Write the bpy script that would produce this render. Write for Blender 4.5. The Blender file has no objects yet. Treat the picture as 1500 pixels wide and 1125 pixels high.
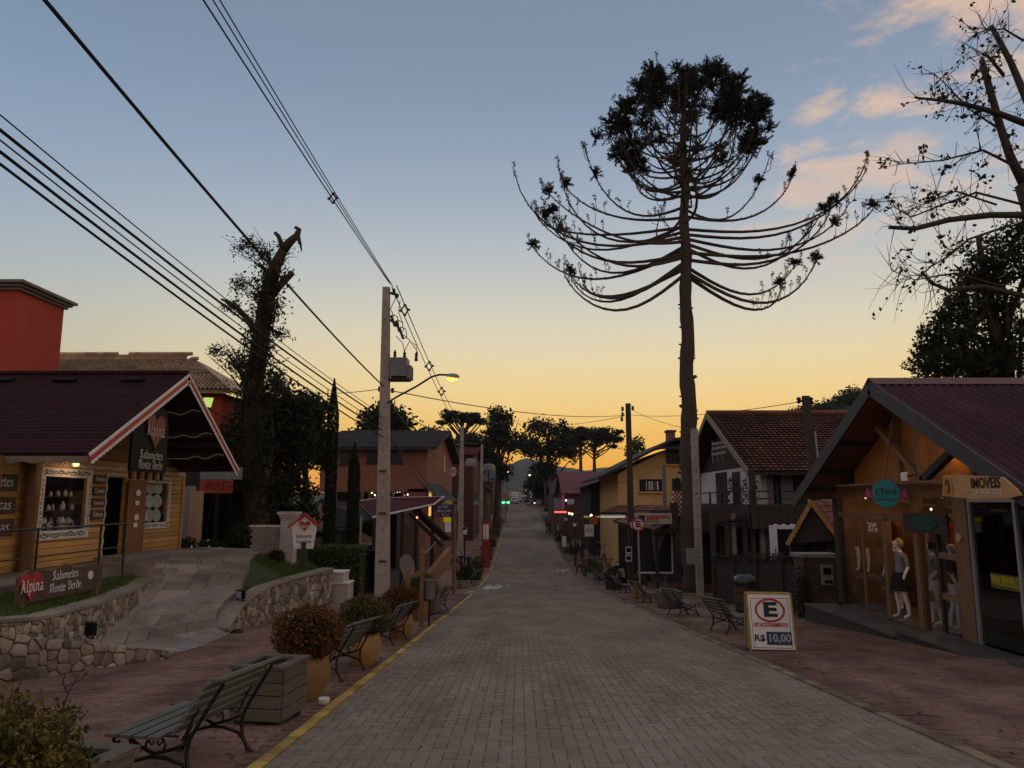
import bpy, math, random
import numpy as np
from mathutils import Vector, Matrix

# ---------------------------------------------------------------- camera, sky, sun, exposure
scene = bpy.context.scene
COL = scene.collection
F, CX, CY, HOR, EYE = 1100.0, 750.0, 562.5, 733.0, 1.65
PITCH, YAW = math.atan((HOR - CY) / F), math.atan(10 / 1100.0)
cam_data = bpy.data.cameras.new('camera')
cam_data.sensor_width = 36.0
cam_data.lens = F / 1500.0 * 36.0
cam_data.clip_start, cam_data.clip_end = 0.05, 6000
cam = bpy.data.objects.new('camera', cam_data)
cam.location = (0, 0, EYE)
cam.rotation_euler = (math.pi / 2 + PITCH, 0, YAW)
COL.objects.link(cam)
scene.camera = cam

SUN_AZ = math.radians(11)            # to the right of the road axis (+Y), just below the ridge
SUNDIR = (math.sin(SUN_AZ), math.cos(SUN_AZ))
world = bpy.data.worlds.new('World')
scene.world = world
world.use_nodes = True


def srgb(r, g, b):
    f = lambda c: (c / 255 / 12.92) if c / 255 <= .04045 else ((c / 255 + .055) / 1.055) ** 2.4
    return (f(r), f(g), f(b), 1)


def build_world():
    nt = world.node_tree
    N, L = nt.nodes, nt.links
    bg = N['Background']
    tc = N.new('ShaderNodeTexCoord')
    sep = N.new('ShaderNodeSeparateXYZ')
    L.new(tc.outputs['Generated'], sep.inputs[0])

    def ramp(stops, src):
        r = N.new('ShaderNodeValToRGB')
        r.color_ramp.interpolation = 'B_SPLINE'
        els = r.color_ramp.elements
        while len(els) < len(stops):
            els.new(.5)
        for e, (p, c) in zip(els, stops):
            e.position = p
            e.color = srgb(*c)
        L.new(src, r.inputs[0])
        return r.outputs[0]

    def math_(op, a, b=None, c=None, clamp=False):
        m = N.new('ShaderNodeMath')
        m.operation = op
        m.use_clamp = clamp
        for i, v in enumerate((a, b, c)):
            if v is None:
                continue
            if isinstance(v, (int, float)):
                m.inputs[i].default_value = v
            else:
                L.new(v, m.inputs[i])
        return m.outputs[0]

    def mix(fac, a, b):
        m = N.new('ShaderNodeMix')
        m.data_type = 'RGBA'
        if isinstance(fac, (int, float)):
            m.inputs[0].default_value = fac
        else:
            L.new(fac, m.inputs[0])
        for i, v in ((6, a), (7, b)):
            if isinstance(v, tuple):
                m.inputs[i].default_value = v
            else:
                L.new(v, m.inputs[i])
        return m.outputs[2]
    z = sep.outputs[2]
    # cosine of the horizontal angle to the sun
    hl = math_('SQRT', math_('ADD', math_('MULTIPLY', sep.outputs[0], sep.outputs[0]), math_('MULTIPLY', sep.outputs[1], sep.outputs[1])))
    dot = math_('ADD', math_('MULTIPLY', sep.outputs[0], SUNDIR[0]), math_('MULTIPLY', sep.outputs[1], SUNDIR[1]))
    ca = math_('DIVIDE', dot, math_('MAXIMUM', hl, .001))
    top = [(.55, (114, 134, 160)), (.75, (134, 142, 158)), (1, (148, 150, 160))]
    west = ramp([(0, (238, 142, 38)), (.035, (255, 172, 42)), (.075, (255, 196, 80)), (.125, (253, 214, 134)), (.20, (230, 218, 182)), (.29, (192, 196, 196)), (.40, (152, 168, 188))] + top, z)
    side = ramp([(0, (208, 152, 94)), (.05, (210, 164, 104)), (.11, (210, 186, 140)), (.18, (192, 190, 170)), (.27, (168, 180, 186)), (.37, (144, 162, 184)), (.45, (130, 152, 178))] + top, z)
    east = ramp([(0, (150, 130, 122)), (.08, (178, 150, 136)), (.18, (198, 166, 152)), (.3, (188, 168, 160)), (.5, (166, 160, 164)), (.75, (152, 152, 160)), (1, (148, 150, 160))], z)
    f1 = N.new('ShaderNodeMapRange')
    f1.interpolation_type = 'SMOOTHSTEP'
    L.new(ca, f1.inputs[0])
    f1.inputs[1].default_value, f1.inputs[2].default_value = .62, 1.0
    f2 = N.new('ShaderNodeMapRange')
    f2.interpolation_type = 'SMOOTHSTEP'
    L.new(ca, f2.inputs[0])
    f2.inputs[1].default_value, f2.inputs[2].default_value = -.6, .62
    sky = mix(f1.outputs[0], mix(f2.outputs[0], east, side), west)
    # clouds: thin torn streaks lit pink from below, on the sunset's right-hand side of the sky
    # direction projected on a flat layer above
    zz = math_('MAXIMUM', z, .05)
    cx = math_('DIVIDE', sep.outputs[0], zz)
    cy = math_('DIVIDE', sep.outputs[1], zz)
    comb = N.new('ShaderNodeCombineXYZ')
    L.new(cx, comb.inputs[0])
    L.new(cy, comb.inputs[1])
    noi = N.new('ShaderNodeTexNoise')
    L.new(comb.outputs[0], noi.inputs['Vector'])
    noi.inputs['Scale'].default_value = 3.4
    noi.inputs['Detail'].default_value = 9
    noi.inputs['Roughness'].default_value = .62
    noi.inputs['Distortion'].default_value = .35
    big = N.new('ShaderNodeTexNoise')
    L.new(comb.outputs[0], big.inputs['Vector'])
    big.inputs['Scale'].default_value = .9
    big.inputs['Detail'].default_value = 2
    # the cloud bank lies to the right: coverage grows with the layer's x
    cov = math_('MULTIPLY_ADD', cx, 2.1, -1.4)
    cov = math_('MINIMUM', math_('MAXIMUM', cov, -1.2), .5)
    cov = math_('ADD', cov, math_('MULTIPLY', cy, -.05))
    d = math_('ADD', math_('MULTIPLY_ADD', noi.outputs[0], 3.6, -1.95), math_('ADD', math_('MULTIPLY_ADD', big.outputs[0], 1.2, -.6), cov))
    dens = N.new('ShaderNodeMapRange')
    dens.interpolation_type = 'SMOOTHSTEP'
    L.new(d, dens.inputs[0])
    dens.inputs[1].default_value, dens.inputs[2].default_value = -.1, .75
    hi = math_('MULTIPLY_ADD', z, 6.0, -1.45, clamp=True)
    densf = math_('MULTIPLY', math_('MULTIPLY', dens.outputs[0], hi), .8)
    thick = N.new('ShaderNodeMapRange')
    L.new(d, thick.inputs[0])
    thick.inputs[1].default_value, thick.inputs[2].default_value = .1, 1.5
    ccol = mix(thick.outputs[0], srgb(255, 206, 158), srgb(186, 172, 174))
    sky = mix(densf, sky, ccol)
    L.new(sky, bg.inputs[0])
    bg.inputs[1].default_value = 1.06


build_world()
sun_data = bpy.data.lights.new('sun', 'SUN')
sun_data.energy = 0.12
sun_data.color = (1, .62, .32)
sun_data.angle = math.radians(12)
sun = bpy.data.objects.new('sun', sun_data)
sun.rotation_euler = (math.radians(90 - 3.5), 0, math.pi - SUN_AZ)
COL.objects.link(sun)
vs = scene.view_settings
vs.view_transform, vs.look, vs.exposure, vs.gamma = 'Standard', 'None', 0.0, 1.0
vs.use_curve_mapping = False
cy_ = scene.cycles
cy_.use_denoising = True
cy_.max_bounces = 6
cy_.diffuse_bounces = 3
cy_.glossy_bounces = 3
cy_.transmission_bounces = 6
cy_.transparent_max_bounces = 12
cy_.volume_bounces = 0
cy_.caustics_reflective = cy_.caustics_refractive = False

# ---------------------------------------------------------------- projection helpers (true depth is always given)
_cp, _sp, _cyw, _syw = math.cos(PITCH), math.sin(PITCH), math.cos(YAW), math.sin(YAW)
FW = Vector((-_syw * _cp, _cyw * _cp, _sp))
RT = Vector((_cyw, _syw, 0))
UP = RT.cross(FW)
EYEP = Vector((0, 0, EYE))


def ray(px, py):
    return FW + RT * ((px - CX) / F) - UP * ((py - CY) / F)


def at(px, py, y):                    # survey point at street distance y
    d = ray(px, py)
    return EYEP + d * (y / d.y)


def onx(px, py, x):                   # survey point on a facade plane x = const
    d = ray(px, py)
    return EYEP + d * (x / d.x)


PY = [-40, 0, 20, 33, 45, 54, 60, 68, 77, 95, 116, 150, 184, 215, 241, 258, 300, 500, 1900]
PZ = [2.9, 0, -1.45, -2.38, -3.12, -3.5, -3.54, -3.36, -3.02, -2.62, -2.0, -.45, 1.4, 2.9, 4.1, 4.5, 4.3, 1, 0]


def gz(y):
    return float(np.interp(y, PY, PZ))


def gzs(y):                           # a softened version for the sheets
    return (gz(y - 3) + gz(y - 1.5) + 2 * gz(y) + gz(y + 1.5) + gz(y + 3)) / 6


HAZE = .00014
RNG = random.Random(7)
NR = np.random.default_rng(11)
RL, RR = -2.05, 3.85                  # road edges

# ---------------------------------------------------------------- mesh helpers
ORG = {}


class MB:
    def __init__(s):
        s.v, s.f, s.m = [], [], []
        s.cur = 0

    def add(s, verts, faces):
        b = len(s.v)
        s.v.extend([tuple(p) for p in verts])
        s.f.extend([tuple(i + b for i in f) for f in faces])
        s.m.extend([s.cur] * len(faces))
        return s

    def box(s, x0, x1, y0, y1, z0, z1):
        return s.add([(x0, y0, z0), (x1, y0, z0), (x1, y1, z0), (x0, y1, z0), (x0, y0, z1), (x1, y0, z1), (x1, y1, z1), (x0, y1, z1)],
                     [(0, 3, 2, 1), (4, 5, 6, 7), (0, 1, 5, 4), (1, 2, 6, 5), (2, 3, 7, 6), (3, 0, 4, 7)])

    def obox(s, c, ax, ay, az):       # centre and three half-axis vectors
        c, ax, ay, az = Vector(c), Vector(ax), Vector(ay), Vector(az)
        P = [c + ax * i + ay * j + az * k for k in (-1, 1) for i, j in ((-1, -1), (1, -1), (1, 1), (-1, 1))]
        return s.add(P, [(0, 3, 2, 1), (4, 5, 6, 7), (0, 1, 5, 4), (1, 2, 6, 5), (2, 3, 7, 6), (3, 0, 4, 7)])

    def bar(s, a, b, w, h, up=(0, 0, 1)):   # rectangular bar from a to b
        a, b = Vector(a), Vector(b)
        d = (b - a)
        l = d.length
        d.normalize()
        u = Vector(up)
        sd = d.cross(u)
        if sd.length < 1e-4:
            sd = d.cross(Vector((1, 0, 0)))
        sd.normalize()
        u = sd.cross(d)
        return s.obox((a + b) / 2, d * (l / 2), sd * (w / 2), u * (h / 2))

    def tube(s, pts, rad, n=6, cap=True):
        pts = [Vector(p) for p in pts]
        if isinstance(rad, (int, float)):
            rad = [rad] * len(pts)
        rings, V, Fc = [], [], []
        prev = None
        for i, p in enumerate(pts):
            t = (pts[min(i + 1, len(pts) - 1)] - pts[max(i - 1, 0)])
            if t.length < 1e-9:
                t = Vector((0, 0, 1))
            t.normalize()
            if prev is None:
                a = t.orthogonal().normalized()
            else:
                a = prev - t * prev.dot(t)
                if a.length < 1e-6:
                    a = t.orthogonal()
                a.normalize()
            prev = a
            b = t.cross(a)
            for k in range(n):
                th = 2 * math.pi * k / n
                V.append(p + (a * math.cos(th) + b * math.sin(th)) * rad[i])
        for i in range(len(pts) - 1):
            for k in range(n):
                Fc.append((i * n + k, i * n + (k + 1) % n, (i + 1) * n + (k + 1) % n, (i + 1) * n + k))
        if cap:
            Fc.append(tuple(range(n - 1, -1, -1)))
            o = (len(pts) - 1) * n
            Fc.append(tuple(o + k for k in range(n)))
        return s.add(V, Fc)

    def lathe(s, prof, c=(0, 0, 0), n=16, cap=True):    # prof: [(r, z)]
        V, Fc = [], []
        for r, z in prof:
            for k in range(n):
                th = 2 * math.pi * k / n
                V.append((c[0] + r * math.cos(th), c[1] + r * math.sin(th), c[2] + z))
        for i in range(len(prof) - 1):
            for k in range(n):
                Fc.append((i * n + k, i * n + (k + 1) % n, (i + 1) * n + (k + 1) % n, (i + 1) * n + k))
        if cap:
            Fc.append(tuple(range(n - 1, -1, -1)))
            o = (len(prof) - 1) * n
            Fc.append(tuple(o + k for k in range(n)))
        return s.add(V, Fc)

    def prism(s, poly, fn, d):        # poly: 2d points; fn(u, v, w) -> 3d; thickness d = (w0, w1)
        n = len(poly)
        V = [fn(u, v, d[0]) for u, v in poly] + [fn(u, v, d[1]) for u, v in poly]
        Fc = [tuple(range(n - 1, -1, -1)), tuple(range(n, 2 * n))] + [(i, (i + 1) % n, n + (i + 1) % n, n + i) for i in range(n)]
        return s.add(V, Fc)

    def slab(s, q, t):                # quad q (4 points) thickened by vector t
        q = [Vector(p) for p in q]
        t = Vector(t)
        V = q + [p + t for p in q]
        return s.add(V, [(3, 2, 1, 0), (4, 5, 6, 7), (0, 1, 5, 4), (1, 2, 6, 5), (2, 3, 7, 6), (3, 0, 4, 7)])

    def quads(s, arr):                # arr (n,4,3)
        b = len(s.v)
        n = len(arr)
        s.v.extend(map(tuple, np.asarray(arr).reshape(-1, 3).tolist()))
        s.f.extend([(b + 4 * i, b + 4 * i + 1, b + 4 * i + 2, b + 4 * i + 3) for i in range(n)])
        s.m.extend([s.cur] * n)
        return s

    def mesh(s, name, mats, off=(0, 0, 0), smooth=False, fix=True):
        me = bpy.data.meshes.new(name)
        if off[0] or off[1] or off[2]:
            vv = [(x - off[0], y - off[1], z - off[2]) for x, y, z in s.v]
        else:
            vv = s.v
        me.from_pydata(vv, [], s.f)
        if not isinstance(mats, (list, tuple)):
            mats = [mats]
        for m in mats:
            me.materials.append(m)
        if len(mats) > 1:
            me.polygons.foreach_set('material_index', s.m)
        if smooth:
            me.polygons.foreach_set('use_smooth', [True] * len(me.polygons))
            if smooth == 2:
                me.set_sharp_from_angle(angle=math.radians(40))
        me.update()
        return me

    def build(s, name, mats, parent=None, smooth=False, kind=None, label=None):
        off = ORG.get(parent.name, (0, 0, 0)) if parent else (0, 0, 0)
        o = bpy.data.objects.new(name, s.mesh(name, mats, off, smooth))
        COL.objects.link(o)
        if parent:
            o.parent = parent
            ORG[o.name] = off
        if kind:
            o['kind'] = kind
        if label:
            o['label'] = label
        return o


def thing(name, label, cat, loc=(0, 0, 0), group=None, rz=0):
    o = bpy.data.objects.new(name, None)
    COL.objects.link(o)
    o.empty_display_size = .1
    o.location = loc
    o.rotation_euler.z = rz
    ORG[o.name] = tuple(loc)
    return tag(o, label, cat, group)


def tag(o, label, cat, group=None):
    o['label'] = label
    o['category'] = cat
    if group:
        o['group'] = group
    return o


def proto(name, label, cat, group=None):          # a thing modelled at the origin, placed later
    return thing(name, label, cat, (0, 0, 0), group)


def put(o, loc, rz=0, sc=1):
    o.location = loc
    o.rotation_euler.z = rz
    o.scale = (sc, sc, sc) if isinstance(sc, (int, float)) else sc
    return o


def dup(root, loc, rz=0, label=None, sc=1):
    r = root.copy()
    COL.objects.link(r)
    for ch in list(root.children):
        c = ch.copy()
        COL.objects.link(c)
        c.parent = r
        for g in list(ch.children):
            d = g.copy()
            COL.objects.link(d)
            d.parent = c
    if label:
        r['label'] = label
    return put(r, loc, rz, sc)


def struct(o):
    o['kind'] = 'structure'
    return o


def share(name, me, parent, loc, rz=0, sc=1):      # a piece that shares mesh data
    o = bpy.data.objects.new(name, me)
    COL.objects.link(o)
    o.parent = parent
    o.location = loc
    o.rotation_euler.z = rz
    if sc != 1:
        o.scale = (sc, sc, sc) if isinstance(sc, (int, float)) else sc
    return o


# ---------------------------------------------------------------- materials
MATS = {}


def mat(name, col, rough=.8, var=.25, scale=6.0, bump=0, metal=0, emit=None, es=0, spec=.3, rnd=0, trans=0, alpha=1, stretch=None, col2=None, dirt=0, dstr=1):
    if name in MATS:
        return MATS[name]
    m = bpy.data.materials.new(name)
    m.use_nodes = True
    nt = m.node_tree
    N, L = nt.nodes, nt.links
    b = N['Principled BSDF']
    b.inputs['Roughness'].default_value = rough
    b.inputs['Metallic'].default_value = metal
    b.inputs['Specular IOR Level'].default_value = spec
    c = tuple(col) + ((1,) if len(col) == 3 else ())
    if emit:
        b.inputs['Emission Color'].default_value = tuple(emit) + (1,)
        b.inputs['Emission Strength'].default_value = es
    if trans:
        b.inputs['Transmission Weight'].default_value = trans
        b.inputs['IOR'].default_value = 1.15
    if alpha < 1:
        b.inputs['Alpha'].default_value = alpha
    if var or rnd or bump:
        tc = N.new('ShaderNodeTexCoord')
        mp = N.new('ShaderNodeMapping')
        L.new(tc.outputs['Object'], mp.inputs[0])
        if stretch:
            mp.inputs['Scale'].default_value = stretch
        n = N.new('ShaderNodeTexNoise')
        L.new(mp.outputs[0], n.inputs['Vector'])
        n.inputs['Scale'].default_value = scale
        n.inputs['Detail'].default_value = 6
        n.inputs['Roughness'].default_value = .65
        fac = n.outputs[0]
        if rnd:
            gi = N.new('ShaderNodeNewGeometry')
            oi = N.new('ShaderNodeObjectInfo')
            ad = N.new('ShaderNodeMath')
            L.new(gi.outputs['Random Per Island'], ad.inputs[0])
            L.new(oi.outputs['Random'], ad.inputs[1])
            fr = N.new('ShaderNodeMath')
            fr.operation = 'FRACT'
            L.new(ad.outputs[0], fr.inputs[0])
            mx = N.new('ShaderNodeMix')
            mx.inputs[0].default_value = rnd
            L.new(fac, mx.inputs[2])
            L.new(fr.outputs[0], mx.inputs[3])
            fac = mx.outputs[0]
        r = N.new('ShaderNodeValToRGB')
        L.new(fac, r.inputs[0])
        e = r.color_ramp.elements
        lo = tuple(x * (1 - var) for x in c[:3]) + (1,)
        hi = tuple(min(1, x * (1 + var)) for x in (col2 or c)[:3]) + (1,)
        e[0].position, e[0].color = .22, lo
        e[1].position, e[1].color = .78, hi
        out = r.outputs[0]
        if dirt:
            n2 = N.new('ShaderNodeTexNoise')
            ge, m2 = N.new('ShaderNodeNewGeometry'), N.new('ShaderNodeMapping')
            L.new(ge.outputs['Position'], m2.inputs[0])
            m2.inputs['Scale'].default_value = (1, dstr, 1)
            L.new(m2.outputs[0], n2.inputs['Vector'])
            n2.inputs['Scale'].default_value = scale * .13
            n2.inputs['Detail'].default_value = 5
            r2 = N.new('ShaderNodeValToRGB')
            L.new(n2.outputs[0], r2.inputs[0])
            r2.color_ramp.elements[0].position, r2.color_ramp.elements[0].color = .35, (1 - dirt,) * 3 + (1,)
            r2.color_ramp.elements[1].position, r2.color_ramp.elements[1].color = .62, (1, 1, 1, 1)
            mu = N.new('ShaderNodeMix')
            mu.data_type = 'RGBA'
            mu.blend_type = 'MULTIPLY'
            mu.inputs[0].default_value = 1
            L.new(out, mu.inputs[6])
            L.new(r2.outputs[0], mu.inputs[7])
            out = mu.outputs[2]
        L.new(out, b.inputs['Base Color'])
        if bump:
            bp = N.new('ShaderNodeBump')
            bp.inputs['Strength'].default_value = bump
            bp.inputs['Distance'].default_value = .02
            L.new(n.outputs[0], bp.inputs['Height'])
            L.new(bp.outputs[0], b.inputs['Normal'])
    else:
        b.inputs['Base Color'].default_value = c
    MATS[name] = m
    return m


def leafmat(name, c1, c2, rough=.6, tr=.25):
    if name in MATS:
        return MATS[name]
    m = mat(name, c1, rough, .35, 3.0, rnd=.75, col2=c2, spec=.2)
    nt = m.node_tree
    b = nt.nodes['Principled BSDF']
    out = nt.nodes['Material Output']
    t = nt.nodes.new('ShaderNodeBsdfTranslucent')
    t.inputs[0].default_value = tuple(c2) + (1,)
    ms = nt.nodes.new('ShaderNodeMixShader')
    ms.inputs[0].default_value = tr
    nt.links.new(b.outputs[0], ms.inputs[1])
    nt.links.new(t.outputs[0], ms.inputs[2])
    nt.links.new(ms.outputs[0], out.inputs[0])
    return m


def glassmat(name, tint=(.6, .65, .65), alpha=.28, rough=.03):
    if name in MATS:
        return MATS[name]
    m = bpy.data.materials.new(name)
    m.use_nodes = True
    nt = m.node_tree
    out = nt.nodes['Material Output']
    g = nt.nodes.new('ShaderNodeBsdfGlossy')
    g.inputs['Roughness'].default_value = rough
    g.inputs[0].default_value = (.9, .9, .9, 1)
    t = nt.nodes.new('ShaderNodeBsdfTransparent')
    t.inputs[0].default_value = tuple(tint) + (1,)
    fr = nt.nodes.new('ShaderNodeLayerWeight')
    fr.inputs[0].default_value = .5
    pw = nt.nodes.new('ShaderNodeMath')
    pw.operation = 'POWER'
    pw.inputs[1].default_value = 4
    nt.links.new(fr.outputs['Facing'], pw.inputs[0])
    ad = nt.nodes.new('ShaderNodeMath')
    ad.operation = 'MULTIPLY_ADD'
    ad.use_clamp = True
    ad.inputs[1].default_value = .55
    ad.inputs[2].default_value = .03 + alpha * .08
    nt.links.new(pw.outputs[0], ad.inputs[0])
    ms = nt.nodes.new('ShaderNodeMixShader')
    nt.links.new(ad.outputs[0], ms.inputs[0])
    nt.links.new(t.outputs[0], ms.inputs[1])
    nt.links.new(g.outputs[0], ms.inputs[2])
    nt.links.new(ms.outputs[0], out.inputs[0])
    MATS[name] = m
    return m


def emitmat(name, col, es):
    return mat(name, (.02, .02, .02), .5, 0, emit=col, es=es)


# palette (real-world base colours)
M_paver = mat('road_paver_concrete', (.29, .232, .18), .9, .18, 9, .25, rnd=.35, dirt=.28, dstr=.3, spec=.12)
M_road = mat('road_bed', (.19, .15, .118), .9, .3, 5, .3)
M_roadfar = mat('road_far_pavers', (.30, .242, .19), .9, .2, 4, .3, dirt=.3, dstr=.3, spec=.12)
M_brick = mat('sidewalk_brick', (.255, .158, .12), .9, .22, 10, .25, rnd=.4, dirt=.45, dstr=.6, spec=.1)
M_walk = mat('sidewalk_bed', (.15, .095, .072), .9, .3, 6, .3)
M_kerby = mat('kerb_yellow_paint', (.55, .37, .09), .75, .4, 14, .3, rnd=.4, dirt=.5)
M_kerbd = mat('kerb_dusty', (.25, .19, .12), .85, .4, 12, .3, rnd=.5, dirt=.45)
M_ground = mat('earth_ground', (.07, .06, .045), .95, .4, .6, .3)
M_conc = mat('pole_concrete', (.38, .335, .295), .85, .25, 7, .2, dirt=.25)
M_conc2 = mat('cast_concrete', (.26, .24, .22), .88, .3, 5, .3, dirt=.35)
M_iron = mat('cast_iron_black', (.012, .012, .013), .45, .3, 20, .1, spec=.4)
M_steel = mat('galvanised_steel', (.32, .33, .34), .45, .2, 12, 0, metal=.6)
M_slat = mat('bench_slat_paint', (.135, .135, .105), .6, .3, 8, .15, stretch=(8, 1, 8), dirt=.3)
M_stone = mat('wall_stone', (.40, .34, .275), .95, .5, 13, 1.0, rnd=.6, dirt=.45, spec=.1)
M_mortar = mat('wall_mortar', (.15, .12, .095), .95, .3, 9, .4)
M_slabstone = mat('path_slab_stone', (.33, .275, .22), .9, .28, 5, .4, rnd=.55, dirt=.45, spec=.1)
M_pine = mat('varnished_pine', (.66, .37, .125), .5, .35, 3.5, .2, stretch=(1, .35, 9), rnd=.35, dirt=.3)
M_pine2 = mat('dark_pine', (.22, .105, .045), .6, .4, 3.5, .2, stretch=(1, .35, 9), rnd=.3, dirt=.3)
M_wood = mat('brown_timber', (.20, .115, .06), .65, .35, 4, .2, stretch=(5, 5, 1))
M_woodd = mat('dark_timber', (.045, .034, .027), .7, .4, 4, .25, stretch=(5, 5, 1))
M_white = mat('white_paint', (.80, .78, .75), .6, .12, 6, .05, dirt=.15)
M_red = mat('red_paint', (.42, .035, .035), .5, .2, 6)
M_terra = mat('terracotta_wall', (.48, .075, .045), .85, .12, 3, .1, dirt=.15)
M_grass = leafmat('lawn_grass', (.05, .085, .015), (.11, .15, .03))
M_soil = mat('lawn_soil', (.045, .06, .018), .95, .4, 8, .4)
M_black = mat('black_paint', (.008, .008, .008), .6, .2, 8, spec=.08)
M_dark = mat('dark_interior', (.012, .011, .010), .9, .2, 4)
M_shingle = mat('dark_red_shingle', (.035, .012, .014), .9, .3, 5, .3, rnd=.3, spec=.1)
M_sign_brown = mat('carved_sign_brown', (.10, .065, .045), .65, .3, 6, .2)
M_glass = glassmat('window_glass', (.88, .9, .9))
M_glassd = glassmat('dark_window_glass', (.35, .37, .38), .6)
# ---------------------------------------------------------------- ground, road, pavements
def strip(name, x0, x1, ys, dz, m, nx=1, parent=None):
    mb = MB()
    V, Fc = [], []
    for y in ys:
        for i in range(nx + 1):
            V.append((x0 + (x1 - x0) * i / nx, y, gzs(y) + dz))
    w = nx + 1
    for j in range(len(ys) - 1):
        for i in range(nx):
            Fc.append((j * w + i, j * w + i + 1, (j + 1) * w + i + 1, (j + 1) * w + i))
    mb.add(V, Fc)
    return mb.build(name, m, parent)


YS = list(np.arange(-30, 110, 1.5)) + list(np.arange(110, 300, 5.0))
mb = MB()
V, Fc = [], []
XS = [-900, -300, -120, -60, -30, -10, 10, 30, 60, 120, 300, 900]
YG = list(np.arange(-60, 300, 6.0)) + [340, 400, 500, 700, 1000, 1400, 1850]
for y in YG:
    for x in XS:
        V.append((x, y, gzs(y) - .12 - (.6 if 100 < abs(x) else 0)))
w = len(XS)
for j in range(len(YG) - 1):
    for i in range(w - 1):
        Fc.append((j * w + i, j * w + i + 1, (j + 1) * w + i + 1, (j + 1) * w + i))
mb.add(V, Fc)
ground = struct(mb.build('ground', M_ground))

road = struct(strip('road', RL, RR, [y for y in YS if y < 262], -.010, M_road, 4))
walkL = struct(strip('sidewalk', -7.4, RL - .12, [y for y in YS if y < 262], -.012, M_walk, 4))
walkR = struct(strip('sidewalk', RR + .12, 9.2, [y for y in YS if y < 262], -.012, M_walk, 4))
PAVE_END, BRICK_END = 62.0, 34.0
strip('road_surface', RL, RR, [PAVE_END] + [y for y in YS if PAVE_END < y < 262], .004, M_roadfar, 4, road)


def paver_mesh(name, w, l, m, h=.05, ch=.005):
    a, b = w / 2 - .002, l / 2 - .002
    mb = MB()
    V = [(-a, -b, -h), (a, -b, -h), (a, b, -h), (-a, b, -h), (-a + ch * .2, -b + ch * .2, -ch), (a - ch * .2, -b + ch * .2, -ch), (a - ch * .2, b - ch * .2, -ch), (-a + ch * .2, b - ch * .2, -ch),
         (-a + ch, -b + ch, 0), (a - ch, -b + ch, 0), (a - ch, b - ch, 0), (-a + ch, b - ch, 0)]
    Fc = []
    for o in (0, 4):
        for i in range(4):
            Fc.append((o + i, o + (i + 1) % 4, o + 4 + (i + 1) % 4, o + 4 + i))
    Fc.append((8, 9, 10, 11))
    mb.add(V, Fc)
    return mb.mesh(name, m)


def lay(parent, cells, meshes, m, stuff_name, keep=300):
    """cells: list of (x, y, w, l); the ones that show largest (nearest in the frame) become single pavers, the rest one mass."""
    def vis(c):
        p = Vector((c[0], c[1], gzs(c[1])))
        d = p - EYEP
        z = d.dot(FW)
        u, v = CX + F * d.dot(RT) / z, CY - F * d.dot(UP) / z
        return z if (0 <= u <= 1500 and v <= 1122) else 1e3 + z
    cells = sorted(cells, key=vis)
    for i, (x, y, w, l) in enumerate(cells[:keep]):
        o = share('paver', meshes[(w, l)], parent, (x, y, gzs(y) + RNG.uniform(-.003, .003)))
        o.rotation_euler = (math.atan((gzs(y + .5) - gzs(y - .5))) + RNG.uniform(-.012, .012), RNG.uniform(-.012, .012), RNG.uniform(-.012, .012))
    arr, rest = [], cells[keep:]
    V, Fc = [], []
    ch = .005
    for (x, y, w, l) in rest:
        if y > 120:
            continue
        z = gzs(y) + RNG.uniform(-.003, .003)
        s = gzs(y + .5) - gzs(y - .5)
        tx, ty = RNG.uniform(-.012, .012), RNG.uniform(-.012, .012)
        a, b = w / 2 - .002, l / 2 - .002
        o = len(V)
        for (ex, ey, ez) in ((a, b, -.03), (a - ch, b - ch, 0)):
            for sx, sy in ((-1, -1), (1, -1), (1, 1), (-1, 1)):
                V.append((x + sx * ex, y + sy * ey, z + s * sy * ey + tx * sx * ex + ty * sy * ey + ez))
        for i in range(4):
            Fc.append((o + i, o + (i + 1) % 4, o + 4 + (i + 1) % 4, o + 4 + i))
        Fc.append((o + 4, o + 5, o + 6, o + 7))
    mb = MB()
    mb.add(V, Fc)
    mb.build(stuff_name, m, parent, kind='stuff')


# 90-degree herringbone on the carriageway
U = .117
cells = []
nx = int((RR - RL) / U)
for j in range(int(3.5 / U), int(PAVE_END / U)):
    for i in range(nx):
        k = (i - j) % 4
        x, y = RL + (i + .5) * U, (j + .5) * U
        if k == 0 and i + 1 < nx:
            cells.append((x + U / 2, y, 2 * U, U))
        elif k == 2:
            cells.append((x, y - U / 2, U, 2 * U))
        elif k == 1 and i == 0:
            cells.append((x, y, U, U))
        elif k == 0 and i + 1 == nx:
            cells.append((x, y, U, U))
pm = {(2 * U, U): paver_mesh('paver_across', 2 * U, U, M_paver), (U, 2 * U): paver_mesh('paver_along', U, 2 * U, M_paver), (U, U): paver_mesh('paver_half', U, U, M_paver)}
lay(road, cells, pm, M_paver, 'far_pavers')

# running-bond red bricks on both pavements
bw, bl = .21, .105
bm = {(bw, bl): paver_mesh('sidewalk_paver', bw, bl, M_brick)}
for par, xa, xb, y0 in ((walkL, -6.9, RL - .16, 4.0), (walkR, RR + .16, 9.0, 5.0)):
    cells = []
    for j in range(int(y0 / bl), int(BRICK_END / bl)):
        for i in range(int((xb - xa) / bw)):
            cells.append((xb - (i + .5 + (j % 2) * .5) * bw, (j + .5) * bl, bw, bl))
    lay(par, cells, bm, M_brick, 'far_pavers')
for x0, x1, par in ((-7.4, RL - .16, walkL), (RR + .16, 9.2, walkR)):
    strip('sidewalk_surface', x0, x1, [BRICK_END] + [y for y in YS if BRICK_END < y < 262], -.004, M_brick, 4, par)

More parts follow.
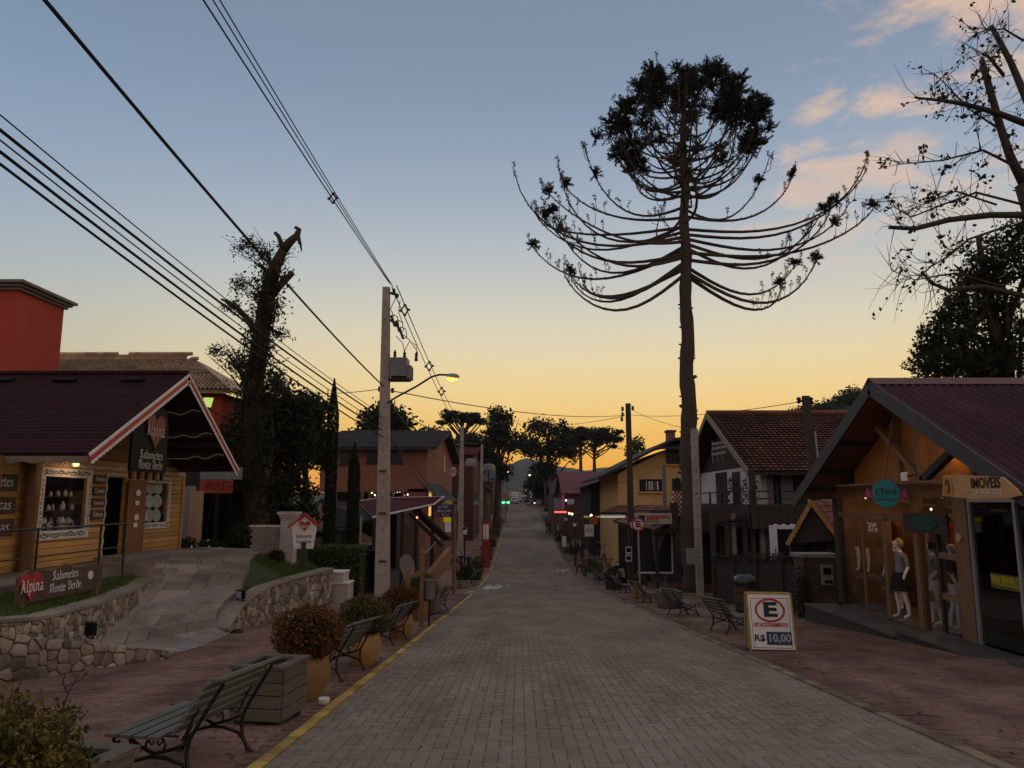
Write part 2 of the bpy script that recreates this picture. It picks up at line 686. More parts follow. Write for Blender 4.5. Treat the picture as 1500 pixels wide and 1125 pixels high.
# painted kerb blocks
for x, m, par, w in ((RL - .07, M_kerby, walkL, .12), (RR + .07, M_kerbd, walkR, .13)):
    km = paver_mesh('kerb_block', w, .30, m, .06)
    rest = MB()
    for j in range(int(260 / .3)):
        y = 4.0 + j * .3
        if j < 110:
            o = share('kerb_block', km, par, (x + RNG.uniform(-.006, .006), y, gzs(y) + .005 + RNG.uniform(-.003, .003)))
            o.rotation_euler.x = math.atan(gzs(y + .5) - gzs(y - .5))
        elif j % 3 == 0 and y < 258:
            s = gzs(y + .45) - gzs(y - .45)
            rest.slab([(x - w / 2, y - .44, gzs(y) - s / 2 - .04), (x + w / 2, y - .44, gzs(y) - s / 2 - .04), (x + w / 2, y + .44, gzs(y) + s / 2 - .04), (x - w / 2, y + .44, gzs(y) + s / 2 - .04)], (0, 0, .054))
    rest.build('far_kerb', m, par, kind='stuff')

# dry mineral splash on the road by the far lamp, speckled litter and small patches
M_splash = mat('pale_spill', (.50, .49, .47), .5, .2, 9)


def patch(name, cx, cy, rx, ry, m, n=22, dz=.012, seed=1, slant=0, label=None, cat='spill'):
    r = random.Random(seed)
    mb = MB()
    for cxx, cyy, s in [(cx, cy, 1)] + [(cx + r.uniform(-1.5, 1.5) * rx, cy + r.uniform(-1.3, 1.3) * ry, r.uniform(.08, .5)) for _ in range(16)]:
        V = []
        for k in range(n):
            th = 2 * math.pi * k / n
            q = s * (.35 + .65 * r.random())
            y = cyy + math.sin(th) * ry * q
            V.append((cxx + math.cos(th) * rx * q + (y - cy) * slant, y, gzs(y) + dz))
        mb.add(V, [tuple(range(n))])
    return tag(mb.build(name, m), label, cat)


patch('water_spill', -1.45, 39.5, .42, 3.0, M_splash, seed=3, slant=.16, label='pale frosty spill at the road edge beside the planted lamp post')
patch('water_spill', 3.25, 57, .3, 1.1, M_splash, seed=5, label='small pale spill by the opposite kerb further down the street')
M_damp = mat('dark_damp', (.05, .04, .035), .5, .3, 9)
patch('damp_stain', -2.35, 23.5, .35, 1.0, M_damp, seed=8, label='dark damp stain crossing the yellow kerb line', cat='stain')

# distant hills
M_hill = mat('forested_hill', (.055, .075, .05), .95, .45, .02, 0, dirt=.3)
def hill(name, pts, y0, depth, m, seed, bumps=0, x_pad=0):
    """pts: (x, z) skyline of the ridge at distance y0"""
    r = np.random.default_rng(seed)
    xs = np.linspace(pts[0][0], pts[-1][0], 120)
    zs = np.interp(xs, [p[0] for p in pts], [p[1] for p in pts])
    zs = zs + np.convolve(r.normal(0, bumps, 120), np.ones(3) / 3, 'same')
    V, Fc = [], []
    prof = [(-1, -.15), (-.7, .25), (-.4, .62), (-.2, .85), (0, 1), (.3, .8), (1, -.1)]
    for a, h in prof:
        for x, z in zip(xs, zs):
            V.append((x, y0 + a * depth + r.normal(0, depth * .02), -3 + (z + 3) * max(h, -.2) + (r.normal(0, bumps * .8) if -1 < a < 1 and a != 0 else 0)))
    w = len(xs)
    for j in range(len(prof) - 1):
        for i in range(w - 1):
            Fc.append((j * w + i, j * w + i + 1, (j + 1) * w + i + 1, (j + 1) * w + i))
    mb = MB()
    mb.add(V, Fc)
    return struct(mb.build(name, m, smooth=True))


def sky_pts(px_list, y):
    return [(at(px, py, y).x, at(px, py, y).z) for px, py in px_list]


hill('hill', sky_pts([(540, 735), (600, 715), (660, 700), (735, 683), (775, 670), (800, 678), (860, 690), (905, 683), (950, 690), (1010, 705), (1090, 712), (1200, 735)], 1450), 1450, 330, M_hill, 4, 3)
hill('hill', sky_pts([(690, 733), (760, 727), (840, 718), (900, 724), (1000, 733)], 620), 620, 120, M_hill, 6, 2)
# ---------------------------------------------------------------- foliage, stone, lettering, figure libraries
def leaf_quads(cent, size, rng, aspect=.55, flat=0.0):
    n = len(cent)
    a = rng.normal(size=(n, 3))
    a /= np.linalg.norm(a, axis=1, keepdims=True)
    b = rng.normal(size=(n, 3))
    if flat:
        b[:, 2] *= (1 - flat)
        a[:, 2] *= (1 - flat)
        a /= np.linalg.norm(a, axis=1, keepdims=True)
    b -= a * np.sum(a * b, 1, keepdims=True)
    b /= np.linalg.norm(b, axis=1, keepdims=True)
    s = size * rng.uniform(.6, 1.3, (n, 1))
    a, b = a * s, b * s * aspect
    q = np.stack([cent - a, cent + b, cent + a, cent - b], 1)
    return q


def needle_quads(cent, rad, n, rng, width=.03, up=.35):
    """spiky tuft: n blades radiating from each centre"""
    cent = np.repeat(np.asarray(cent), n, 0)
    rad = np.repeat(np.broadcast_to(np.asarray(rad, float), (len(cent) // n,)), n)[:, None]
    d = rng.normal(size=cent.shape)
    d[:, 2] += up
    d /= np.linalg.norm(d, axis=1, keepdims=True)
    s = np.cross(d, rng.normal(size=cent.shape))
    s /= np.linalg.norm(s, axis=1, keepdims=True)
    L = rad * rng.uniform(.65, 1.1, rad.shape)
    w = width * rng.uniform(.7, 1.3, rad.shape)
    a, m, t = cent + d * L * .12, cent + d * L * .6, cent + d * L
    return np.stack([a, m - s * w, t, m + s * w], 1)


def quad_obj(name, q, m, parent, kind=None):
    mb = MB()
    off = ORG.get(parent.name, (0, 0, 0)) if parent else (0, 0, 0)
    n = len(q)
    me = bpy.data.meshes.new(name)
    me.vertices.add(n * 4)
    me.vertices.foreach_set('co', (np.asarray(q).reshape(-1, 3) - np.asarray(off)).astype(np.float32).ravel())
    me.loops.add(n * 4)
    me.loops.foreach_set('vertex_index', np.arange(n * 4, dtype=np.int32))
    me.polygons.add(n)
    me.polygons.foreach_set('loop_start', np.arange(0, n * 4, 4, dtype=np.int32))
    me.polygons.foreach_set('loop_total', np.full(n, 4, np.int32))
    me.materials.append(m)
    me.update(calc_edges=True)
    me.validate()
    o = bpy.data.objects.new(name, me)
    COL.objects.link(o)
    if parent:
        o.parent = parent
        ORG[o.name] = off
    if kind:
        o['kind'] = kind
    return o


def ball_points(n, c, r, rng, shell=.55):
    d = rng.normal(size=(n, 3))
    d /= np.linalg.norm(d, axis=1, keepdims=True)
    k = (shell + (1 - shell) * rng.random((n, 1)))
    return np.asarray(c) + d * k * np.asarray(r)


LF_dark = leafmat('foliage_dark', (.016, .022, .011), (.035, .046, .018))
LF_mid = leafmat('foliage_mid', (.028, .042, .014), (.06, .085, .025))
LF_hedge = leafmat('foliage_hedge', (.04, .06, .015), (.09, .12, .03))
LF_rust = leafmat('foliage_rust', (.075, .036, .014), (.16, .072, .022))
LF_olive = leafmat('foliage_olive', (.06, .05, .016), (.12, .10, .028))
LF_gold = leafmat('foliage_gold', (.07, .065, .014), (.17, .125, .028))
LF_arau = leafmat('araucaria_needles', (.012, .016, .009), (.026, .032, .014), tr=.1)
M_bark = mat('araucaria_bark', (.075, .055, .042), .9, .4, 8, .6, stretch=(1, 1, 3))
M_bark2 = mat('grey_bark', (.06, .048, .038), .9, .4, 9, .6)
M_bark3 = mat('dead_wood', (.07, .045, .033), .9, .4, 9, .6)


def tree(name, label, cat, base, crown, leaves, size, lm, bark=None, trunk_r=.2, seed=0, group=None, limbs=7, trunk_top=None, shell=.35):
    """crown: list of (centre, radii) lobes in world space"""
    rng = np.random.default_rng(seed)
    t = thing(name, label, cat, tuple(base), group)
    base = Vector(base)
    cz = max(c[2] for c, r in crown)
    cm = np.mean([c for c, r in crown], 0)
    top = Vector(trunk_top) if trunk_top else Vector((cm[0], cm[1], cz))
    mb = MB()
    pts = [base.lerp(top, s) + Vector((rng.normal(0, .06), rng.normal(0, .06), 0)) * (1 if 0 < s < 1 else 0) for s in (0, .04, .25, .5, .75, 1)]
    mb.tube(pts, [trunk_r * k for k in (1.5, 1.1, .95, .8, .6, .25)], 9)
    for k in range(limbs):
        c, r = crown[k % len(crown)]
        s = rng.uniform(.3, .85)
        a = base.lerp(top, s)
        b = Vector(c) + Vector(rng.normal(size=3)) * .45 * float(np.mean(r))
        m_ = a.lerp(b, .5) + Vector((0, 0, -.05 * (b - a).length))
        mb.tube([a, m_, b], [trunk_r * .45, trunk_r * .3, trunk_r * .08], 5)
    mb.build('trunk', bark or M_bark2, t, smooth=True)
    vol = np.array([np.prod(r) ** .67 for c, r in crown])
    vol = vol / vol.sum()
    qs = []
    for (c, r), v in zip(crown, vol):
        # clumps first, then leaves round each clump, so that gaps stay open
        nl = int(leaves * v)
        nc = max(4, nl // 42)
        cl = ball_points(nc, c, r, rng, shell)
        pts = np.repeat(cl, max(1, nl // nc), 0)
        pts = pts + rng.normal(size=pts.shape) * size * 1.7
        qs.append(leaf_quads(pts, size, rng))
    quad_obj('crown', np.concatenate(qs), lm, t)
    return t


def umbrella(name, label, base, H, R, seed=0, leaves=2600, group=None, droop=.18, thick=.22, lm=None, lean=0.0):
    """mature araucaria: bare mast, candelabra of rising branches, a flat dark canopy"""
    rng = np.random.default_rng(seed)
    t = thing(name, label, 'tree', tuple(base), group)
    base = Vector(base)
    top = base + Vector((lean, 0, H * .9))
    mb = MB()
    mb.tube([base, base.lerp(top, .5), top], [H * .03, H * .022, H * .012], 8)
    mb.build('trunk', M_bark, t, smooth=True)
    br = MB()
    cents, rads = [], []
    for k in range(26):
        th = k * 2.4 + rng.uniform(-.3, .3)
        lev = rng.uniform(0, 1)
        a = base.lerp(top, .76 + .24 * lev)
        rr = R * 1.15 * (1.0 - .55 * lev) * rng.uniform(.75, 1.05)
        e = Vector((base.x + lean + math.cos(th) * rr, base.y + math.sin(th) * rr, base.z + H * (.9 + .09 * lev + rng.uniform(-.015, .02))))
        m_ = a.lerp(e, .55) + Vector((0, 0, -droop * rr * .35))
        br.tube([a, m_, e], [H * .008, H * .006, H * .003], 5)
        for q in range(3):
            s = 1 - .11 * q
            cents.append(m_.lerp(e, s) + Vector(rng.normal(size=3)) * R * .07)
            rads.append(R * thick * rng.uniform(.7, 1.15))
    br.build('branches', M_bark, t)
    cents = np.array(cents)
    n = max(6, leaves // len(cents))
    pts = np.repeat(cents, n, 0)
    d = rng.normal(size=pts.shape)
    d /= np.linalg.norm(d, axis=1, keepdims=True)
    d[:, 2] *= .45
    pts = pts + d * np.repeat(np.array(rads), n)[:, None] * rng.uniform(.3, 1, (len(pts), 1))
    quad_obj('crown', leaf_quads(pts, R * .055, rng), lm or LF_arau, t)
    return t


# rubble masonry: voronoi stones on a curved wall face
def clip(poly, p, n):
    out = []
    for i in range(len(poly)):
        a, b = poly[i], poly[(i + 1) % len(poly)]
        da, db = (a[0] - p[0]) * n[0] + (a[1] - p[1]) * n[1], (b[0] - p[0]) * n[0] + (b[1] - p[1]) * n[1]
        if da <= 0:
            out.append(a)
        if da * db < 0:
            s = da / (da - db)
            out.append((a[0] + (b[0] - a[0]) * s, a[1] + (b[1] - a[1]) * s))
    return out


def stone_wall(name, label, path, base, top, cell, thick=.32, seed=0, cap=None, asp=.8, proud=.05):
    """path: xy points (face side is to the right of travel); base, top: heights at each point"""
    r = random.Random(seed)
    P = [Vector((p[0], p[1])) for p in path]
    S = [0]
    for i in range(1, len(P)):
        S.append(S[-1] + (P[i] - P[i - 1]).length)
    Lw = S[-1]

    def lerp(u, arr):
        return float(np.interp(u, S, arr))

    def pos(u):
        return Vector((lerp(u, [p.x for p in P]), lerp(u, [p.y for p in P])))

    def nrm(u):
        d = pos(min(Lw, u + .15)) - pos(max(0, u - .15))
        d.normalize()
        return Vector((d.y, -d.x))
    root = thing(name, label, 'stone wall', (P[0].x, P[0].y, base[0]))
    us = np.linspace(0, Lw, max(8, int(Lw / .25)))
    mb = MB()
    V, Fc = [], []
    for u in us:
        p, n = pos(u), nrm(u)
        b, t = lerp(u, base) - .25, lerp(u, top) - (.05 if cap else .02)
        V += [(p.x, p.y, b), (p.x, p.y, t), (p.x - n.x * thick, p.y - n.y * thick, t), (p.x - n.x * thick, p.y - n.y * thick, b)]
    for i in range(len(us) - 1):
        for k in range(4):
            Fc.append((i * 4 + k, i * 4 + (k + 1) % 4, i * 4 + 4 + (k + 1) % 4, i * 4 + 4 + k))
    e = (len(us) - 1) * 4
    Fc += [(3, 2, 1, 0), (e, e + 1, e + 2, e + 3)]
    mb.add(V, Fc)
    mb.build('mortar', M_mortar, root)
    if cap:
        mb = MB()
        V, Fc = [], []
        for u in us:
            p, n = pos(u), nrm(u)
            t = lerp(u, top)
            o1, o2 = .045, thick + .02
            V += [(p.x + n.x * o1, p.y + n.y * o1, t - .05), (p.x + n.x * o1, p.y + n.y * o1, t), (p.x - n.x * o2, p.y - n.y * o2, t + .01), (p.x - n.x * o2, p.y - n.y * o2, t - .05)]
        for i in range(len(us) - 1):
            for k in range(4):
                Fc.append((i * 4 + k, i * 4 + (k + 1) % 4, i * 4 + 4 + (k + 1) % 4, i * 4 + 4 + k))
        Fc += [(3, 2, 1, 0), (e, e + 1, e + 2, e + 3)]
        mb.add(V, Fc)
        mb.build('coping', cap, root)
    # stones
    sites = []
    hmax = max(t - b for t, b in zip(top, base))
    ny, nx = max(1, round(hmax / (cell * asp))), max(2, round(Lw / cell))
    for j in range(-1, ny + 2):
        for i in range(-1, nx + 2):
            sites.append(((i + .5 + r.uniform(-.38, .38)) * Lw / nx, (j + .5 + r.uniform(-.38, .38)) * hmax / ny))
    for (su, sv) in sites:
        if not 0 < su < Lw:
            continue
        h = lerp(su, top) - lerp(su, base) - (.05 if cap else 0)
        if sv < -.05 or sv > h + .04:
            continue
        poly = [(su - 2 * cell, sv - 2 * cell), (su + 2 * cell, sv - 2 * cell), (su + 2 * cell, sv + 2 * cell), (su - 2 * cell, sv + 2 * cell)]
        for (ou, ov) in sites:
            if (ou, ov) != (su, sv) and abs(ou - su) < 3 * cell and abs(ov - sv) < 3 * cell:
                poly = clip(poly, ((ou + su) / 2, (ov + sv) / 2), (ou - su, ov - sv))
                if not poly:
                    break
        if not poly:
            continue
        sl = (lerp(min(Lw, su + .1), top) - lerp(max(0, su - .1), top) - lerp(min(Lw, su + .1), base) + lerp(max(0, su - .1), base)) / (min(Lw, su + .1) - max(0, su - .1))
        poly = clip(poly, (su, h), (-sl, 1))
        poly = clip(poly, (su, -.06), (0, -1))
        poly = clip(poly, (0, 0), (-1, 0))
        poly = clip(poly, (Lw, 0), (1, 0))
        if len(poly) < 3:
            continue
        cu, cv = sum(p[0] for p in poly) / len(poly), sum(p[1] for p in poly) / len(poly)
        # soften the corners
        q = []
        for i in range(len(poly)):
            a, b = poly[i], poly[(i + 1) % len(poly)]
            q += [(a[0] * .8 + b[0] * .2, a[1] * .8 + b[1] * .2), (a[0] * .2 + b[0] * .8, a[1] * .2 + b[1] * .8)]
        d0 = proud * r.uniform(.5, 1.2)
        rings = []
        for k, dd in ((.95, -.02), (.90, d0 * .7), (.70, d0), (.3, d0 * 1.08)):
            ring = []
            for (u, v) in q:
                uu, vv = cu + (u - cu) * k, cv + (v - cv) * k
                p, n = pos(uu), nrm(uu)
                jit = dd + (r.uniform(-.007, .007) if dd > 0 else 0)
                ring.append((p.x + n.x * jit, p.y + n.y * jit, lerp(uu, base) + vv))
            rings.append(ring)
        mb = MB()
        nq = len(q)
        Vv = [p for ring in rings for p in ring]
        Fc = [(i * nq + k, i * nq + (k + 1) % nq, (i + 1) * nq + (k + 1) % nq, (i + 1) * nq + k) for i in range(3) for k in range(nq)] + [tuple(3 * nq + k for k in range(nq))]
        mb.add(Vv, Fc)
        mb.build('stone', M_stone, root, smooth=2)
    return root


# broad-nib blackletter
NIB = {
    'l': ([[(.1, 1.6), (.2, 1.45), (.2, .2), (.35, 0), (.5, .15)]], .55), 'i': ([[(.05, .85), (.2, 1), (.2, .15), (.35, 0), (.5, .15)], [(.15, 1.3), (.28, 1.42)]], .55),
    'n': ([[(.05, .85), (.2, 1), (.2, .1), (.3, 0)], [(.2, .8), (.5, 1), (.65, .85), (.65, .15), (.8, 0), (.9, .12)]], .95),
    'm': ([[(.05, .85), (.2, 1), (.2, .1), (.3, 0)], [(.2, .8), (.5, 1), (.65, .85), (.65, .1)], [(.65, .8), (.95, 1), (1.1, .85), (1.1, .15), (1.25, 0), (1.35, .12)]], 1.4),
    'u': ([[(.05, .85), (.2, 1), (.2, .15), (.4, 0), (.65, .2)], [(.6, 1), (.65, .9), (.65, .15), (.8, 0), (.9, .12)]], .95),
    'a': ([[(.1, .85), (.35, 1), (.6, .85), (.6, .15), (.75, 0), (.88, .12)], [(.6, .55), (.2, .45), (.12, .2), (.3, 0), (.6, .2)]], .9),
    'o': ([[(.35, 1), (.12, .8), (.12, .2), (.4, 0), (.65, .2), (.65, .8), (.35, 1)]], .8), 'b': ([[(.05, 1.5), (.15, 1.6), (.15, .15), (.4, 0), (.65, .2), (.65, .8), (.45, 1), (.15, .8)]], .8),
    'p': ([[(.05, .9), (.18, 1), (.18, -.5)], [(.18, .8), (.45, 1), (.67, .8), (.67, .2), (.42, 0), (.18, .15)]], .85), 'd': ([[(.1, 1.5), (.65, 1), (.65, .2), (.4, 0), (.12, .2), (.12, .8), (.4, 1), (.65, .85)]], .8),
    'e': ([[(.15, .5), (.6, .75), (.4, 1), (.12, .8), (.12, .2), (.38, 0), (.62, .18)]], .72), 'c': ([[(.6, .85), (.4, 1), (.12, .8), (.12, .2), (.38, 0), (.6, .18)]], .7),
    's': ([[(.55, .9), (.3, 1), (.1, .8), (.5, .35), (.5, .12), (.25, 0), (.05, .12)]], .65), 't': ([[(.2, 1.35), (.2, .15), (.38, 0), (.52, .12)], [(.02, 1), (.45, 1)]], .55),
    'r': ([[(.05, .85), (.2, 1), (.2, .1), (.3, 0)], [(.2, .8), (.42, 1), (.55, .88)]], .62), 'f': ([[(.5, 1.5), (.3, 1.6), (.2, 1.4), (.2, -.3)], [(.02, 1), (.45, 1)]], .5),
    'A': ([[(.1, 0), (.3, .1), (.5, 1.5), (.35, 1.6), (.15, 1.4)], [(.5, 1.5), (.85, .1), (1, 0), (1.1, .12)], [(.2, .6), (.75, .6)]], 1.15),
    'S': ([[(.8, 1.4), (.5, 1.6), (.2, 1.4), (.25, 1.05), (.7, .7), (.75, .3), (.45, 0), (.1, .2)], [(.5, 1.6), (.48, .1)]], .95),
    'M': ([[(.05, 1.3), (.2, 1.5), (.25, .1), (.1, 0)], [(.2, 1.35), (.5, 1.6), (.6, 1.4), (.6, .1)], [(.6, 1.35), (.9, 1.6), (1.05, 1.4), (1.05, .15), (1.2, 0), (1.3, .1)]], 1.4),
    'V': ([[(.05, 1.4), (.2, 1.6), (.3, 1.4), (.3, .3), (.5, 0), (.9, .35), (.9, 1.3), (.65, 1.6)]], 1.05), 'C': ([[(.85, 1.35), (.55, 1.6), (.15, 1.3), (.15, .3), (.5, 0), (.9, .25)]], 1.0),
    'P': ([[(.2, 1.5), (.2, 0)], [(.05, 1.4), (.5, 1.6), (.85, 1.3), (.8, .9), (.2, .75)]], .95), ' ': ([], .5),
}


def nib_text(name, body, size, org, rt, up, m, parent, width=None, center=False, d=.004):
    """org: baseline start; rt / up unit vectors; size = x-height"""
    org, rt, up = Vector(org), Vector(rt).normalized(), Vector(up).normalized()
    nrm_ = rt.cross(up)
    tot = sum(NIB[c][1] for c in body)
    if width:
        kx = width / tot
    else:
        kx = size
    if center:
        org = org - rt * (tot * kx / 2)
    mb = MB()
    x = 0
    nv = Vector((.075, .065))
    lay_ = 0
    for c in body:
        for st in NIB[c][0]:
            for a, b in zip(st[:-1], st[1:]):
                lay_ += 1
                a2, b2 = Vector((a[0] + x, a[1])), Vector((b[0] + x, b[1]))
                dd = b2 - a2
                n2 = nv
                if abs(dd.x * nv.y - dd.y * nv.x) < .02:
                    n2 = Vector((nv.x * .8, -nv.y * .4))
                q = [a2 - n2, b2 - n2, b2 + n2, a2 + n2]
                if (q[1] - q[0]).cross(q[3] - q[0]) < 0:
                    q.reverse()
                P = [org + rt * (p.x * kx) + up * (p.y * size) + nrm_ * (.0004 * (lay_ % 5)) for p in q]
                mb.slab(P, nrm_ * d)
        x += NIB[c][1]
    return mb.build(name, m, parent)


TEXTS = []


def text(name, body, size, org, rt, up, m, parent, width=None, ext=.002, align='CENTER', bold=0):
    cu = bpy.data.curves.new(name, 'FONT')
    cu.body, cu.size, cu.extrude, cu.offset, cu.resolution_u = body, size, ext, bold, 3
    cu.align_x, cu.align_y = align, 'CENTER'
    o = bpy.data.objects.new('text_outline', cu)
    COL.objects.link(o)
    TEXTS.append((o, name, Vector(org), Vector(rt).normalized(), Vector(up).normalized(), m, parent, width))


def finish_texts():                   # outlines become plain meshes in place
    dg = bpy.context.evaluated_depsgraph_get()
    for o, name, org, rt, up, m, parent, width in TEXTS:
        me = bpy.data.meshes.new_from_object(o.evaluated_get(dg))
        n = rt.cross(up)
        xs = [v.co.x for v in me.vertices]
        kx = width / max(max(xs) - min(xs), 1e-4) if width else 1
        p = org - Vector(ORG.get(parent.name, (0, 0, 0)))
        me.transform(Matrix(((rt.x * kx, up.x, n.x, p.x), (rt.y * kx, up.y, n.y, p.y), (rt.z * kx, up.z, n.z, p.z), (0, 0, 0, 1))))
        me.materials.clear()
        me.materials.append(m)
        r = bpy.data.objects.new(name, me)
        COL.objects.link(r)
        r.parent = parent
        bpy.data.objects.remove(o)


def heart_poly(w, h, n=26):
    out = []
    for k in range(n):
        t = 2 * math.pi * k / n
        x = 16 * math.sin(t) ** 3
        y = 13 * math.cos(t) - 5 * math.cos(2 * t) - 2 * math.cos(3 * t) - math.cos(4 * t)
        out.append((x / 32 * w, (y + 2.5) / 29 * h))
    return out


def ellipse(w, h, n=28):
    return [(math.cos(2 * math.pi * k / n) * w / 2, math.sin(2 * math.pi * k / n) * h / 2) for k in range(n)]


# figures: one continuous skinned body
def figure_mesh(name, J, E, mats, zone, sub=2):
    """J: {joint: (pos, radius)}; E: edges; zone(x, y, z) -> material index"""
    names = list(J)
    me = bpy.data.meshes.new(name + '_skeleton')
    me.from_pydata([J[k][0] for k in names], [(names.index(a), names.index(b)) for a, b in E], [])
    o = bpy.data.objects.new(name + '_skeleton', me)
    COL.objects.link(o)
    sk = o.modifiers.new('skin', 'SKIN')
    sk.use_smooth_shade = True
    for i, k in enumerate(names):
        r = J[k][1]
        me.skin_vertices[0].data[i].radius = r if isinstance(r, tuple) else (r, r)
        me.skin_vertices[0].data[i].use_root = (k == 'pelvis')
    ss = o.modifiers.new('sub', 'SUBSURF')
    ss.levels = ss.render_levels = sub
    dg = bpy.context.evaluated_depsgraph_get()
    dg.update()
    out = bpy.data.meshes.new_from_object(o.evaluated_get(dg))
    out.name = name
    bpy.data.objects.remove(o)
    out.materials.clear()
    for m in mats:
        out.materials.append(m)
    for p in out.polygons:
        c = p.center
        p.material_index = zone(c.x, c.y, c.z)
        p.use_smooth = True
    return out


def person_joints(stride=.18, arm=(.10, .0), bend=0, h=1.72, arm_l=None, arm_r=None, headturn=0):
    """faces +Y, feet on z = 0"""
    k = h / 1.72
    J = {'pelvis': ((0, 0, .92), (.125, .09)), 'waist': ((0, .01, 1.06), (.105, .08)), 'chest': ((0, .0, 1.28), (.15, .095)), 'neck0': ((0, -.01, 1.43), (.075, .06)), 'neck': ((0, .0, 1.49), .047),
         'head0': ((0, .015, 1.56), (.062, .075)), 'head': ((0, .015, 1.64), (.072, .09)), 'crown': ((0, .005, 1.70), (.045, .055))}
    E = [('pelvis', 'waist'), ('waist', 'chest'), ('chest', 'neck0'), ('neck0', 'neck'), ('neck', 'head0'), ('head0', 'head'), ('head', 'crown')]
    for s, nm, al in ((-1, 'l', arm_l), (1, 'r', arm_r)):
        f = stride * s
        J['hip' + nm] = ((.09 * s, f * .1, .84), (.085, .085))
        J['knee' + nm] = ((.10 * s, f * .55 + .03, .48), .058)
        J['calf' + nm] = ((.10 * s, f * .75 - .01, .33), .052)
        J['ankle' + nm] = ((.10 * s, f - .02, .08), .037)
        J['toe' + nm] = ((.115 * s, f + .13, .035), (.038, .03))
        J['sh' + nm] = ((.175 * s, -.01, 1.37), .056)
        el, wr, ha = al or ((.235 * s, -.03 - f * .25, 1.10), (.245 * s, .06 - f * .5, .87), (.24 * s, .10 - f * .55, .77))
        J['elbow' + nm] = (el, .042)
        J['wrist' + nm] = (wr, .028)
        J['hand' + nm] = (ha, (.034, .02))
        E += [('pelvis', 'hip' + nm), ('hip' + nm, 'knee' + nm), ('knee' + nm, 'calf' + nm), ('calf' + nm, 'ankle' + nm), ('ankle' + nm, 'toe' + nm), ('chest', 'sh' + nm), ('sh' + nm, 'elbow' + nm),
              ('elbow' + nm, 'wrist' + nm), ('wrist' + nm, 'hand' + nm)]
    for q in J:
        p, r = J[q]
        J[q] = (tuple(c * k for c in p), tuple(c * k for c in r) if isinstance(r, tuple) else r * k)
    return J, E
# ---------------------------------------------------------------- LEFT: stone walls, ramp, lawns, soap cabin
YX = (0, 1, 0)
ZU = (0, 0, 1)
M_cop = mat('wall_coping', (.30, .25, .20), .9, .3, 6, .3, dirt=.3)
stone_wall('retaining_wall', 'low wedge of pale rubble stone tapering down to the pavement beside the ramp', [(-7.15, 8.2), (-6.95, 10.2), (-6.35, 11.9), (-5.8, 12.95)],
           [gzs(8.2), gzs(10.2), gzs(11.9), gzs(12.95)], [.12, -.05, -.52, -.80], .19, seed=2, asp=1.0, proud=.035)
stone_wall('retaining_wall', 'curved rubble stone wall under the cabin lawn, behind the wedge wall', [(-7.75, 8.0), (-7.45, 10.5), (-7.35, 12.0), (-7.55, 14.0), (-7.95, 16.0), (-8.55, 17.9)],
           [-.6, -.75, -.85, -.75, -.5, -.3], [.08, .02, -.12, -.14, -.14, -.14], .16, seed=5, cap=M_cop, asp=1.0, proud=.035)
stone_wall('retaining_wall', 'rubble stone wall with a sloping coping under the house-shaped sign', [(-6.35, 16.9), (-6.45, 18.0), (-6.42, 19.6), (-6.15, 21.5), (-5.78, 23.9)],
           [gzs(16.9), gzs(18), gzs(19.6), gzs(21.5), gzs(23.9)], [-1.08, -.74, -.52, -.46, -.42], .155, seed=9, cap=M_cop, asp=1.5, proud=.035)

# paved ramp: stone slabs between the walls
ramp_st = [((-5.8, 12.9), -.97, (-6.25, 16.75), -1.2), ((-7.6, 12.9), -.84, (-6.5, 16.6), -1.02), ((-7.95, 15.0), -.58, (-6.75, 17.3), -.76), ((-8.75, 17.7), -.24, (-6.8, 18.8), -.42),
           ((-9.2, 19.0), .02, (-7.1, 20.2), -.1), ((-9.7, 20.3), .17, (-7.5, 21.4), .04), ((-10.3, 21.4), .2, (-7.75, 22.6), .08), ((-10.35, 24.5), .18, (-7.9, 24.6), .1)]
mb = MB()
V, Fc = [], []
for (l, zl, r_, zr) in ramp_st:
    V += [(l[0], l[1], zl - .03), (r_[0], r_[1], zr - .03), (r_[0], r_[1], -2.2), (l[0], l[1], -2.2)]
for i in range(len(ramp_st) - 1):
    for k in range(4):
        Fc.append((i * 4 + k, i * 4 + (k + 1) % 4, i * 4 + 4 + (k + 1) % 4, i * 4 + 4 + k))
Fc += [(3, 2, 1, 0)]
mb.add(V, Fc)
ramp = struct(mb.build('path', M_conc2))


def ramp_pt(s, t):
    i = min(int(s), len(ramp_st) - 2)
    f = s - i
    def sd(k):
        l, zl, r_, zr = ramp_st[k]
        return Vector((l[0], l[1], zl)).lerp(Vector((r_[0], r_[1], zr)), t)
    return sd(i).lerp(sd(i + 1), f)


s = 0.0
rr = random.Random(3)
while s < 6.9:
    ds = rr.choice((.34, .45, .55))
    e = min(s + ds, 6.95)
    t = 0.0
    while t < .98:
        dt = rr.uniform(.14, .32)
        t2 = min(1, t + dt)
        if 1 - t2 < .1:
            t2 = 1
        g = .007
        q = [ramp_pt(s + g * .6, t + g * .5), ramp_pt(s + g * .6, t2 - g * .5), ramp_pt(e - g * .6, t2 - g * .5), ramp_pt(e - g * .6, t + g * .5)]
        b = MB().slab([p - Vector((0, 0, .03)) for p in q][::-1] if (q[1] - q[0]).cross(q[3] - q[0]).z < 0 else [p - Vector((0, 0, .03)) for p in q], (0, 0, .03 + rr.uniform(.004, .012)))
        b.build('slab', M_slabstone, ramp)
        t = t2
    s = e


